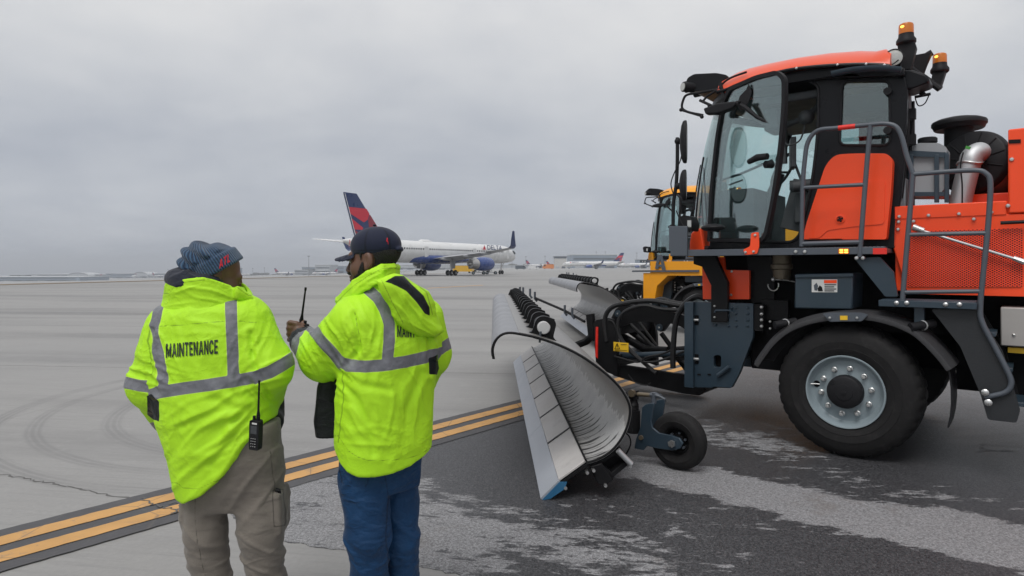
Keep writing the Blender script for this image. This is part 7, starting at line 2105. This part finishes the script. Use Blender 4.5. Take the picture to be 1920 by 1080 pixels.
    for s_ in (-1, 1):
        mb = MB(); c = p(.032 * s_, .0835, .003); mb.ball(c, .0128, 12, 8); ey = mb.build('eye', m_eye, body)
        mb = MB(); c = p(.032 * s_, .0925, .003); mb.ball(c, .0062, 10, 6); mb.build('iris', m_hair, ey)
    # hair and beard: shells a few millimetres above the skin
    def shell(name, off, region, mm):
        g = Field(ho - .19, ho + .19, .0038)
        head(g, ho, M, 1.06, neck=True, nb=MP(712, 585, .04))
        g.f -= off
        A_ = np.array(M)
        X, Y, Z = np.meshgrid(*g.ax, indexing='ij')
        q = np.stack([X - ho[0], Y - ho[1], Z - ho[2]], -1) @ A_.T / 1.06
        n = pnoise(X * 120, Y * 120, Z * 120) * .0022
        g.f = np.maximum(g.f + n, region(q[..., 0], q[..., 1], q[..., 2]) * 1.06).astype(np.float32)
        V, Q = g.mesh(); V = relax(V, Q, 1, .3)
        return field_mesh(name, V, Q, mm, root)
    def r_hair(x, y, z):
        back = np.maximum(y + .012 - .02 * sstep(.0, .05, z), -.075 - z)
        sb = np.maximum(np.maximum(np.abs(y - .016 - .25 * z) - .009, -.012 - z), .055 - np.abs(x))
        ear = np.sqrt(((np.abs(x) - .08) / 1.2) ** 2 + (y + .006) ** 2 + ((z - 0) * .7) ** 2) - .030
        return np.maximum(np.maximum(np.minimum(back, sb), z - .040), -ear)
    shell('hair', .0045, r_hair, m_hair)
    def r_beard(x, y, z):
        def sg(a, b_, ra, rb):
            dy, dz = b_[0] - a[0], b_[1] - a[1]; t = np.clip(((y - a[0]) * dy + (z - a[1]) * dz) / (dy * dy + dz * dz), 0, 1)
            return np.hypot(y - a[0] - t * dy, z - a[1] - t * dz) - (ra + (rb - ra) * t)
        jaw = np.minimum(sg((.016, -.012), (.030, -.070), .009, .022), sg((.030, -.070), (.085, -.100), .024, .026))
        side = jaw
        mou = np.sqrt((x / .030) ** 2 + ((z + .066) / .017) ** 2) * .015 - .015
        mus = np.maximum(np.maximum(np.abs(z + .047) - .006, .08 - y), np.abs(x) - .032)
        return np.maximum(np.minimum(np.minimum(jaw, side), mus), -np.where(y > .07, np.where(z < -.054, mou, 1), 1))
    shell('beard', .0040, r_beard, m_hair)
    # cap
    fl = Field((-.32, -.18, 1.55), (.16, .24, 1.90), .0042)
    fl.ell(p(0, -.008, .060), (.0915, .112, .083), M, 0)
    A_ = np.array(M)
    def cutb(X, Y, Z):
        x, y, z = X - ho[0], Y - ho[1], Z - ho[2]
        return (.028 + .05 * (x * A_[1][0] + y * A_[1][1] + z * A_[1][2])) - (x * A_[2][0] + y * A_[2][1] + z * A_[2][2])
    fl.put(cutb, (-.4, -.3, 1.4), (.3, .3, 2.0), 0, 'i')
    def bill(X, Y, Z):
        dx, dy, dz = X - ho[0], Y - ho[1], Z - ho[2]
        x = dx * A_[0][0] + dy * A_[0][1] + dz * A_[0][2]; y = dx * A_[1][0] + dy * A_[1][1] + dz * A_[1][2]; z = dx * A_[2][0] + dy * A_[2][1] + dz * A_[2][2]
        zz = z - (.040 - .23 * (y - .085) - 5.2 * x * x)
        e = np.sqrt((x / .080) ** 2 + ((y - .085) / .098) ** 2)
        return np.maximum(np.maximum((e - 1) * .08, np.abs(zz) - .0035), .06 - y)
    fl.put(bill, ho - .25, ho + .25, .006)
    fl.ell(p(0, -.112, .04), (.03, .012, .012), M, .006)
    V, Q = fl.mesh(); V = relax(V, Q, 2); V = wrinkle(V, vnormals(V, Q), .0016, (9, 9, 9), 2.0, .3, False)
    q = (V - ho) @ A_.T
    an = np.arctan2(q[:, 0], q[:, 1] + .006)
    seam = np.abs((an / (math.pi / 3)) % 1 - .5) * .05 + np.where(q[:, 1] > .1, 1, 0)
    seam = np.minimum(seam, np.abs(q[:, 2] - (.043 + .05 * q[:, 1])) + np.where(q[:, 1] > .09, 1, 0))
    cp = field_mesh('cap', V, Q, m_cap, root, {'seam': seam})
    mb = MB(); mb.ball(p(0, -.006, .143), (.008, .008, .005), 10, 6); mb.build('cap_button', m_cap, cp)
    lettering(cp, 'A', (654, 464), MP, 6, 9, R(60), m_bred, .04, 'embroidery')
    lettering(cp, 'A', (724, 452), MP, 6, 9, R(-50), m_bred, .04, 'embroidery')
    return root, MP, hc
man_b, MPB, HB = build_man_b()
tag(man_b, 'bearded person in navy cap and blue trousers, holding up a radio in one hand', 'person', 'workers in lime jackets')

# radios: one on the belt, one in the hand
rad = make_radio('two_way_radio')
c = Vector(MPA(479, 842, -.215)) + man_a.location
rad.location = c; rad.rotation_euler = (R(3), R(4), R(-14)); rad.scale = (.66, .72, .84)
tag(rad, 'black two-way radio clipped to the belt over khaki trousers, its keypad showing', 'radio', 'two-way radios of the workers')
rad2 = copy_tree(rad)
rad2.location = Vector(HB) + man_b.location + Vector((.004, .036, -.085)); rad2.rotation_euler = (R(-4), R(-12), R(160)); rad2.scale = (.85, .85, .92)
tag(rad2, 'black two-way radio with long antenna held up in a bare hand', 'radio', 'two-way radios of the workers')
# ================================================================== BACKGROUND: aircraft, buildings, masts, vehicles
m_air = mat('aircraft_white', (0.66, 0.665, 0.66), 0.30, var=0.05, vscale=0.6, coat=0.2, dirt=0.12, dirtcol=(0.45, 0.45, 0.44))
m_belly = mat('aircraft_grey', (0.33, 0.34, 0.36), 0.42, var=0.08, vscale=0.5)
m_nblue = mat('livery_blue', (0.012, 0.030, 0.115), 0.35, var=0.08, vscale=0.5)
m_nred = mat('livery_red', (0.56, 0.018, 0.04), 0.4, var=0.08, vscale=0.5)
m_ndred = mat('livery_dark_red', (0.26, 0.015, 0.035), 0.4, var=0.08, vscale=0.5)
m_engb = mat('nacelle_blue', (0.02, 0.055, 0.22), 0.25, var=0.08, vscale=1, coat=0.3)
m_pane = mat('cabin_window', (0.03, 0.035, 0.045), 0.2, var=0.1)
m_metal = mat('bare_metal', (0.45, 0.44, 0.43), 0.35, metal=0.8, var=0.12, vscale=2)

def make_airliner():
    root = empty('airliner')
    st = [(27.8, .06, 3.62), (27.6, .35, 3.66), (27.2, .70, 3.74), (26.3, 1.18, 3.92), (25.0, 1.58, 4.12), (23.2, 1.86, 4.26), (21, 1.97, 4.3), (10, 1.97, 4.3), (0, 1.97, 4.3), (-10, 1.97, 4.3), (-13, 1.88, 4.42), (-16.2, 1.55, 4.75), (-19.4, 1.02, 5.2), (-21.8, .55, 5.55), (-23.1, .2, 5.7)]
    mb = MB(); mb.loft([[Vector((x, r * .955 * math.cos(t), z + r * math.sin(t))) for t in np.linspace(0, 2 * math.pi, 29)[:-1]] for x, r, z in st])
    fus = mb.build('fuselage', m_air, root, sharp=60)
    # blue belly fairing between the wings
    mb = MB(); mb.loft([[Vector((x, w * math.cos(t), 3.15 + h * math.sin(t))) for t in np.linspace(0, 2 * math.pi, 21)[:-1]] for x, w, h in ((11, .3, .3), (8.5, 1.5, .75), (4, 2.1, 1.05), (-4, 2.1, 1.05), (-8, 1.5, .8), (-11, .3, .3))]); mb.build('belly_fairing', m_engb, fus, sharp=60)
    mb = MB(); mb.loft([[Vector((x, w * math.cos(t), 6.22 + h * math.sin(t))) for t in np.linspace(0, 2 * math.pi, 13)[:-1]] for x, w, h in ((-5, .1, .05), (-4.3, .5, .35), (-2.4, .5, .38), (-1, .1, .05))]); mb.build('antenna_dome', m_air, fus)
    wm = MB(); wm.box((0, 0, 0), (.26, .05, .36)); w0 = None
    xs = [x for x in np.arange(-14.5, 20.5, .62) if not (-5.6 < x < -4.4 or 9.2 < x < 10.4)]
    for x in xs:
        for s_ in (-1, 1):
            if w0 is None: w0 = wm.build('window', m_pane, fus); o = w0
            else: o = w0.copy(); COL.objects.link(o)
            o.parent = fus; rr = np.interp(x, [-18, -14, -10], [1.55, 1.88, 1.97]) * .955; o.location = (x, s_ * (rr - .035) , 4.75 + np.interp(x, [-18, -10], [.3, 0])); o.rotation_euler = (R(12) * s_ * -1, 0, 0)
    mb = MB(); mb.prism([(25.2, 4.75), (26.05, 4.35), (26.25, 4.6), (25.5, 5.1)], -1.3, 1.3); mb.build('cockpit_glass', m_pane, fus)
    for s_ in (-1, 1):
        for x in (22.2, 9.8, -5.0, -15.5):
            mb = MB(); rr = np.interp(x, [-18, -14, -10, 21, 23], [1.55, 1.88, 1.97, 1.97, 1.88]) * .955; mb.box((x, s_ * (rr - .02), 4.3 + (.15 if x < -14 else 0)), (1.05, .05, 1.9)); mb.build('cabin_door', m_air, fus, bevel=.05)
        # wing, winglet
        sec = [(1.2, 5.2, 8.6, 3.0, 1.05), (6.5, 2.9, 6.2, 3.45, .66), (12, .6, 3.9, 3.98, .42), (18.6, -2.2, 2.0, 4.75, .22)]
        def foil(y, le, c, z, th):
            pr = [(0, 0), (.03, .35), (.12, .62), (.3, .75), (.55, .55), (.8, .25), (1, .02), (.8, -.08), (.5, -.28), (.25, -.38), (.08, -.3), (.02, -.18)]
            return [Vector((le - a * c, y * s_, z + b_ * th)) for a, b_ in pr]
        mb = MB(); mb.loft([foil(*q) for q in sec]); wg = mb.build('wing', m_belly, root, sharp=50)
        mb = MB(); mb.loft([foil(18.6, -2.2, 2.0, 4.75, .22), foil(19.15, -2.55, 1.75, 5.15, .18)]); mb.loft([[Vector((le - a * c, (y + b_ * .12) * s_, z)) for a, b_ in ((0, 0), (.1, .5), (.4, .6), (1, 0), (.4, -.6), (.1, -.5))] for y, le, c, z in ((19.1, -2.55, 1.75, 5.1), (19.5, -3.5, 1.15, 6.4), (19.75, -4.1, .62, 7.5))]); mb.build('winglet', m_nblue, wg, sharp=50)
        for y in (4.5, 9.5, 13.5):
            mb = MB(); z = np.interp(y, [1.2, 18.6], [2.75, 4.55]); x = np.interp(y, [1.2, 6.5, 12, 18.6], [-2.6, -2.9, -3.0, -4]); mb.loft([[Vector((x + dx, y * s_ + w * math.cos(t), z - .1 + w * 1.3 * math.sin(t))) for t in np.linspace(0, 6.283, 9)[:-1]] for dx, w in ((1.8, .03), (.9, .2), (-.6, .2), (-1.6, .03))]); mb.build('flap_fairing', m_belly, wg)
        # engine
        ex, ez, ey = 8.2, 2.15, 6.5 * s_
        mb = MB(); mb.lathe([(1.0, -.35), (1.06, 0), (1.22, .12), (1.34, .9), (1.36, 2.2), (1.22, 3.8), (1.05, 4.5), (1.0, 4.5)], (ex, ey, ez), (-1, 0, 0), 32); en = mb.build('engine_cowl', m_engb, root)
        mb = MB(); mb.lathe([(1.04, 4.4), (.98, 4.5), (.86, 5.6), (.70, 6.3), (.62, 6.3), (.4, 6.3), (.30, 6.6), (.05, 7.2), (0, 7.2)], (ex, ey, ez), (-1, 0, 0), 28); mb.build('exhaust', m_metal, en)
        mb = MB(); mb.lathe([(1.05, .3), (.3, .4), (.0, .1)], (ex, ey, ez), (-1, 0, 0), 24); mb.build('fan', m_dark, en)
        mb = MB(); mb.prism([(ex - .8, 3.3), (ex - 5.2, 3.35), (ex - 6.6, 2.9), (ex - 4.6, 2.8), (ex - 1.2, 3.1)], ey - .18, ey + .18); mb.build('pylon', m_air, en, bevel=.04)
        # tailplane
        mb = MB(); mb.loft([[Vector((le - a * c, y * s_, z + b_ * th)) for a, b_ in ((0, 0), (.1, .6), (.4, .8), (1, 0), (.4, -.6), (.1, -.5))] for y, le, c, z, th in ((.5, -16.9, 4.6, 5.5, .35), (7.6, -21.0, 1.8, 6.15, .14))]); mb.build('tailplane', m_air, root, sharp=50)
        # main gear
        mb = MB(); mb.cyl((0, 3.65 * s_, .75), (.1, 3.4 * s_, 3.1), .20, n=12); mb.cyl((-.62, 3.65 * s_, .52), (.62, 3.65 * s_, .58), .12, n=10); mb.cyl((-.0, 3.65 * s_, 1.0), (1.2, 2.9 * s_, 2.7), .09, n=8); gr = mb.build('landing_gear', m_metal, root)
        mb = MB(); mb.prism([(-.6, 1.3), (.5, 1.3), (.6, 2.7), (-.7, 2.7)], 4.05 * s_, 4.1 * s_); mb.build('gear_door', m_belly, gr)
        for dx in (-.6, .6):
            for dy in (-.42, .42):
                mb = MB(); mb.lathe([(.26, -.17), (.42, -.19), (.50, -.12), (.52, 0), (.50, .12), (.42, .19), (.26, .17)], (dx, (3.65 + dy) * s_, .52), (0, 1, 0), 20); wl = mb.build('wheel', m_tyre, gr)
                mb = MB(); mb.lathe([(.26, -.15), (.1, -.1), (.1, .1), (.26, .15)], (dx, (3.65 + dy) * s_, .52), (0, 1, 0), 14); mb.build('rim', m_metal, wl)
    mb = MB(); mb.cyl((22.35, 0, .45), (22.5, 0, 2.9), .13, n=10); mb.cyl((22.4, -.35, .45), (22.4, .35, .45), .07, n=8); mb.cyl((22.4, 0, 1.3), (23.6, 0, 2.6), .07, n=8); gr = mb.build('nose_gear', m_metal, root)
    for s_ in (-1, 1):
        mb = MB(); mb.lathe([(.2, -.12), (.36, -.14), (.43, -.08), (.44, 0), (.43, .08), (.36, .14), (.2, .12)], (22.38, .32 * s_, .44), (0, 1, 0), 18); mb.build('wheel', m_tyre, gr)
    # fin with its coloured facets
    def fp(u, w):      # u: 0 leading edge .. 1 trailing edge, w: 0 root .. 1 tip
        le = -13.4 + (-20.2 + 13.4) * w; te = -20.3 + (-22.9 + 20.3) * w
        return (le + (te - le) * u, 5.8 + (13.3 - 5.8) * w)
    mb = MB()
    def fr(w, th):
        a, z = fp(0, w); b_, _ = fp(1, w)
        return [Vector((a + (b_ - a) * u, y * th, z)) for u, y in ((0, 0), (.03, .8), (.08, 1), (.9, 1), (1, .7), (1, -.7), (.9, -1), (.08, -1), (.03, -.8))]
    mb.loft([fr(0, .18), fr(.5, .18), fr(1, .18)]); fin = mb.build('fin', m_nblue, root, sharp=40)
    def facet(name, pts, mm):
        for s_ in (-1, 1):
            mb = MB(); mb.prism([fp(*p) for p in pts], .15 * s_, .20 * s_); mb.build(name, mm, fin)
    facet('red_facet', [(.0, .70), (.98, .70), (.97, .56), (.50, .40), (.25, .47), (.0, .60)], m_nred)
    facet('red_facet', [(.25, .46), (.0, .58), (.0, .30), (.16, .22), (.38, .30)], m_ndred)
    facet('red_facet', [(.97, .46), (.62, .28), (.70, .235), (.97, .235)], m_nred)
    facet('dark_red_facet', [(.97, .22), (.72, .12), (.72, .0), (.97, .0)], m_ndred)
    facet('white_edge', [(1.0, .98), (1.0, .02), (.985, .02), (.975, .98)], m_air)
    # airline name and mark on both sides of the forward fuselage
    vs, fs, w, h = text_mesh('DELTA', 1.0, .012)
    for s_ in (-1, 1):
        mb = MB()
        k = .95 / h; L_ = 5.6; sx = L_ / w
        x0 = 14.4 if s_ < 0 else 20.0
        mb.add([(x0 - s_ * a * sx, s_ * (1.89 - .10 * (b_ * k + .35) ** 2), 5.12 + b_ * k) for a, b_ in vs], fs); mb.build('lettering', m_nblue, fus)
        mb = MB(); xm = 13.3 if s_ < 0 else 21.1
        mb.add([(xm - .55, s_ * 1.89, 5.1), (xm + .55, s_ * 1.89, 5.1), (xm, s_ * 1.80, 6.05)], [(0, 1, 2)]); mb.build('red_mark', m_nred, fus)
    return root
plane = make_airliner()
hd = math.atan2(.85, .53)
plane.location = (-14.2, 119.5, 0); plane.rotation_euler = (0, 0, hd)
tag(plane, 'large white airliner taxiing on the apron, blue winglets and tall blue and red tail', 'airliner', 'airliners on the airfield')

def land_y(px, py, far=True):
    """distance at which the land at this bearing is seen at this height of the picture"""
    Ys = np.linspace(2600, 140, 800); X = (px - HX) / F * Ys
    zy = np.array([float(land_z(a, b_)) for a, b_ in zip(X, Ys)])
    pj = HY + (CAMZ - zy) / Ys * F
    i = np.argmax(pj >= py) if (pj >= py).any() else int(np.argmax(pj))
    return Ys[i], zy[i]
far_list = [   # px, Y, heading (deg), scale, label
    (1118, 455, 176, .86, 'white airliner with blue and red tail, side on near the grey hangar'),
    (252, 1150, 130, .80, 'far white airliner with dark red tail beside the arched roof'),
    (182, 1220, 150, .70, 'far white airliner in front of the long pale terminal'),
    (446, 1010, 40, .70, 'far white airliner with dark red tail just right of the knitted hat'),
    (538, 900, 38, .78, 'far white airliner with dark red tail left of the light mast'),
    (1010, 640, 20, .62, 'far white airliner with dark red tail beside the orange service van'),
    (1204, 610, 172, .80, 'far white airliner right of the side on airliner, partly behind the yellow truck'),
    (300, 1150, 70, .72, 'far white airliner with reddish tail left of the dark hood'),
    (612, 760, 205, .60, 'far white airliner under the broad hangar'),
    (1046, 640, 15, .55, 'far white airliner standing before the white tower block'),
]
for px, Y, hg, sc_, lab in far_list:
    c = copy_tree(plane)
    X = (px - HX) / F * Y; z = float(land_z(X, Y)) if px < 900 else 0.0
    c.location = (X, Y, z); c.rotation_euler = (0, 0, R(hg)); c.scale = (sc_,) * 3
    tag(c, lab, 'airliner', 'airliners on the airfield')

# ---- buildings far away
m_b1 = mat('cladding_blue_grey', (0.22, 0.27, 0.33), 0.6, var=0.12, vscale=0.05)
m_b2 = mat('cladding_pale', (0.40, 0.42, 0.44), 0.6, var=0.1, vscale=0.05)
m_b3 = mat('cladding_dark', (0.075, 0.09, 0.11), 0.5, var=0.15, vscale=0.05)
m_b4 = mat('roof_pale', (0.50, 0.52, 0.53), 0.55, var=0.06, vscale=0.03)
m_b5 = mat('concrete_tower', (0.50, 0.49, 0.47), 0.75, var=0.1, vscale=0.1)
def block(name, px0, px1, pyt, Y, mm, depth=40, label=None, roof=m_b4, bands=2, arched=False, base=None, cat='building'):
    x0, x1 = (px0 - HX) / F * Y, (px1 - HX) / F * Y
    xm = (x0 + x1) / 2; z0 = float(land_z(xm, Y)) - .5 if px0 < 900 else -.3
    zt = CAMZ - (pyt - HY) / F * Y
    root = empty(name, (xm, Y, z0)); w, h = x1 - x0, zt - z0
    mb = MB()
    if arched:
        arc = [(w / 2 * math.cos(t), h * .45 + h * .55 * math.sin(t)) for t in np.linspace(0, math.pi, 21)]
        mb.prism([(-w / 2, 0)] + arc[::-1] + [(w / 2, 0)], 0, depth); mb.build('wall', mm, root)
        mb = MB(); mb.loft([[Vector((a * 1.02, y, b_ * 1.02)) for a, b_ in arc] for y in (-1, depth)], cap=False, closed=False, smooth=False); mb.build('roof', roof, root)
    else:
        mb.bb(-w / 2, w / 2, 0, depth, 0, h); mb.build('wall', mm, root)
        mb = MB(); mb.bb(-w / 2 - .6, w / 2 + .6, -.6, depth + .6, h, h + max(.5, h * .07)); mb.build('roof', roof, root)
    for k in range(bands):
        zz = h * (.25 + .42 * k) * (.75 if arched else 1)
        mb = MB(); mb.bb(-w * .46, w * .46, -.25, .05, zz, zz + h * .13); mb.build('window_band', m_b3, root)
    n = max(2, int(w / 14))
    for i in range(n):
        x = -w / 2 + w * (i + .5) / n
        mb = MB(); mb.bb(x - w / n * .3, x + w / n * .3, -.4, -.1, 0, h * .2); mb.build('bay_door', m_b3 if i % 3 else m_b2, root)
    tag(root, label, cat)
    return root
block('concourse', -60, 150, 519.5, 830, m_b1, 60, 'long blue grey concourse with a pale flat roof, furthest left')
block('roof_plant', 18, 39, 516, 900, m_b3, 20, 'small dark plant room on the roof line of the leftmost concourse', bands=0)
block('terminal', 60, 318, 514.5, 1290, m_b2, 80, 'very long pale terminal behind the parked airliners on the left')
block('hangar', 127, 166, 511.5, 1270, m_b2, 40, 'pale arched hangar, left of the two arched ones', arched=True, bands=1)
block('terminal', 198, 250, 513, 1240, m_b1, 40, 'grey block with stepped roof between the two arched hangars')
block('hangar', 250, 277, 510, 1220, m_b2, 40, 'pale arched hangar, right of the two arched ones', arched=True, bands=1)
block('office_block', 290, 322, 513, 1200, m_b1, 30, 'low blue grey block just left of the dark hood')
block('office_block', 436, 445, 503, 1100, m_b1, 20, 'narrow grey block right of the knitted hat')
block('warehouse', 552, 578, 506.5, 900, m_b2, 30, 'low pale shed left of the light mast')
block('hangar', 566, 594, 501, 940, m_b1, 30, 'blue grey hangar behind the light mast')
block('hangar', 591, 619, 497.5, 920, m_b2, 40, 'broad pale hangar with wide roof between the mast and the cap')
block('warehouse', 591, 609, 508, 850, m_b3, 20, 'low dark shed in front of the broad hangar', bands=0)
block('office_block', 618, 646, 499, 980, m_b1, 30, 'blue glass block beside the bearded face')
block('terminal', 720, 1035, 497.5, 900, m_b2, 30, 'long low pale building seen under the large airliner', bands=1)
tw = block('control_block', 1040, 1062, 482, 620, m_b5, 12, 'white square tower block with dark band at its top', roof=m_b3, bands=0)
mb = MB(); w_ = 22 / F * 620; hh = CAMZ - (482 - HY) / F * 620
mb.bb(-w_ / 2 - .2, w_ / 2 + .2, -.3, 12.2, hh - .9, hh + .35); mb.build('glass_band', m_b3, tw)
block('hangar', 1072, 1157, 478.5, 720, m_b1, 60, 'large grey hangar behind the side on airliner')
block('warehouse', 1198, 1213, 487, 620, m_b1, 20, 'blue shed just left of the yellow truck', bands=0)
# ---- light masts
m_pole = mat('galvanised', (0.22, 0.23, 0.24), 0.5, metal=0.5, var=0.1)
def mast(px, pyt, Y, label, group='light masts far across the airfield'):
    X = (px - HX) / F * Y; z0 = float(land_z(X, Y)) - .2 if px < 900 else 0; zt = CAMZ - (pyt - HY) / F * Y
    root = empty('light_mast', (X, Y, z0)); h = zt - z0
    mb = MB(); mb.cyl((0, 0, 0), (0, 0, h), .42, .22, 8); mb.build('pole', m_pole, root)
    mb = MB(); mb.box((0, 0, h), (2.6, 1.2, .35)); hd_ = mb.build('lamp_head', m_pole, root)
    for i in range(3):
        mb = MB(); mb.box((-.9 + .9 * i, -.5, h - .35), (.7, .5, .45)); mb.build('floodlight', m_b3, hd_)
    tag(root, label, 'light mast', group)
mast(579, 480, 700, 'tall light mast left of the cap bill')
mast(986, 481, 900, 'thin light mast just right of the big airliner nose, nearest it')
mast(1022, 480, 900, 'thin light mast left of the white tower block')
mast(1118, 472, 1000, 'thin light mast rising above the grey hangar, left one of two')
mast(1135, 472, 1000, 'thin light mast rising above the grey hangar, right one of two')
mast(1194, 474, 900, 'thin light mast above the blue shed')
mast(315, 505, 1300, 'thin far light mast just left of the dark hood')
mast(474, 503, 1200, 'thin far light mast left of the raised antenna')
mast(496, 502, 1200, 'thin far light mast between the hat and the raised antenna')
mast(960, 483, 900, 'thin light mast behind the airliner nose')
# ---- far woods
m_wood = mat('far_woods', (0.07, 0.07, 0.06), 0.95, var=0.3, vscale=0.05)
def woods(px0, px1, pyt, Y, seed):
    rr = random.Random(seed); mb = MB()
    x = (px0 - HX) / F * Y; x1 = (px1 - HX) / F * Y
    while x < x1:
        z0 = float(land_z(x, Y)) if px1 < 900 else -1; zt = CAMZ - (pyt - HY) / F * Y + rr.uniform(-3, 2.5)
        r = rr.uniform(4, 8); mb.ball((x, Y + rr.uniform(-25, 25), (z0 + zt) / 2), (r, r, (zt - z0) / 2), 8, 6); x += rr.uniform(4, 9)
    return tag(mb.build('far_woods', m_wood), kind='stuff')
woods(440, 560, 512.5, 1500, 1); woods(960, 1045, 496.5, 1100, 2); woods(-80, 330, 519, 1330, 3); woods(1150, 1400, 496, 1300, 4); woods(640, 980, 500.5, 1500, 5)
# ---- service vehicles near the airliner
def vehicle(name, px, py, L_, H_, col, cabcol, label, cat, hdg=0.0, kind=0):
    Y = CAMZ * F / (py - HY); X = (px - HX) / F * Y
    root = empty(name, (X, Y, 0), hdg)
    mb = MB(); r = .34
    if kind == 0:   # tug: low body, open cab
        mb.prism(rounded([(-L_ / 2, .35), (L_ / 2, .35), (L_ / 2, H_ * .52), (L_ * .1, H_ * .56), (L_ * .05, H_ * .62), (-L_ / 2, H_ * .62)], .08), -.85, .85); mb.build('body', col, root, bevel=.04)
        mb = MB()
        for sx in (-.35, .02):
            for sy in (-.75, .75): mb.cyl((L_ * sx, sy, H_ * .55), (L_ * sx, sy, H_), .04, n=6)
        mb.bb(-L_ * .4, L_ * .08, -.85, .85, H_, H_ + .07); mb.build('cab_frame', cabcol, root)
        mb = MB(); mb.box((-L_ * .2, 0, H_ * .7), (.5, .9, .5)); mb.build('seat', m_dash, root)
    else:           # van / truck with boxy cab
        mb.prism(rounded([(-L_ / 2, .4), (L_ / 2, .4), (L_ / 2, H_ * .55), (L_ * .36, H_ * .95), (L_ * .30, H_), (-L_ / 2, H_)], .12), -.95, .95); mb.build('body', col, root, bevel=.05)
        mb = MB(); mb.prism([(L_ * .22, H_ * .58), (L_ * .44, H_ * .58), (L_ * .34, H_ * .90), (L_ * .22, H_ * .90)], -.97, .97); mb.build('window', m_pane, root)
    for sx in (-.32, .32):
        for sy in (-.8, .8):
            mb = MB(); mb.lathe([(.1, -.1), (r * .9, -.12), (r, -.06), (r, .06), (r * .9, .12), (.1, .1)], (L_ * sx, sy, r), (0, 1, 0), 16); w = mb.build('wheel', m_tyre, root)
            mb = MB(); mb.lathe([(r * .55, -.13), (0, -.14), (0, .14), (r * .55, .13)], (L_ * sx, sy, r), (0, 1, 0), 12); mb.build('rim', m_rim, w)
    tag(root, label, cat, 'service vehicles near the airliner')
m_vy = mat('tug_yellow', (0.62, 0.36, 0.03), 0.45, var=0.1); m_vw = mat('van_white', (0.6, 0.6, 0.6), 0.4, var=0.06); m_vo = mat('van_orange', (0.6, 0.2, 0.05), 0.45, var=0.1)
vehicle('tow_tractor', 869, 512.2, 5.2, 1.9, m_vy, m_vy, 'yellow tow tractor between the airliner landing gear and engine', 'tow tractor', .2, 1)
vehicle('baggage_tug', 897, 514.6, 3.4, 1.0, m_vw, m_vw, 'low white baggage tug under the airliner engine', 'baggage tug', .1, 0)
vehicle('baggage_cart', 921, 514.4, 2.8, .9, m_vw, m_vw, 'white baggage cart beside the nose gear', 'baggage cart', .1, 0)
vehicle('service_van', 1028, 504.6, 7.5, 3.2, m_vo, m_vo, 'orange service van left of the white tower block', 'van', 3.0, 1)
vehicle('service_van', 976, 505.4, 6, 2.3, m_b3, m_b3, 'dark service van right of the airliner nose', 'van', 0, 1)
vehicle('service_van', 1000, 505.0, 6.5, 2.0, m_vw, m_vw, 'white service van between the dark van and the orange van', 'van', 0, 1)
# ================================================================== haze over the airfield
hm = bpy.data.materials.new('haze_air'); hm.use_nodes = True
_nt, _N, _L = nodes_of(hm); _N.remove(_N['Principled BSDF'])
_pv = _N.new('ShaderNodeVolumePrincipled'); _pv.inputs['Color'].default_value = (0.86, 0.90, 0.96, 1); _pv.inputs['Density'].default_value = 0.00045; _pv.inputs['Anisotropy'].default_value = 0.2
_L.new(_pv.outputs[0], _N['Material Output'].inputs['Volume'])
mb = MB(); mb.bb(-4800, 4800, -1500, 6500, -110, 60)
hz_ = mb.build('haze', hm); tag(hz_, kind='stuff')
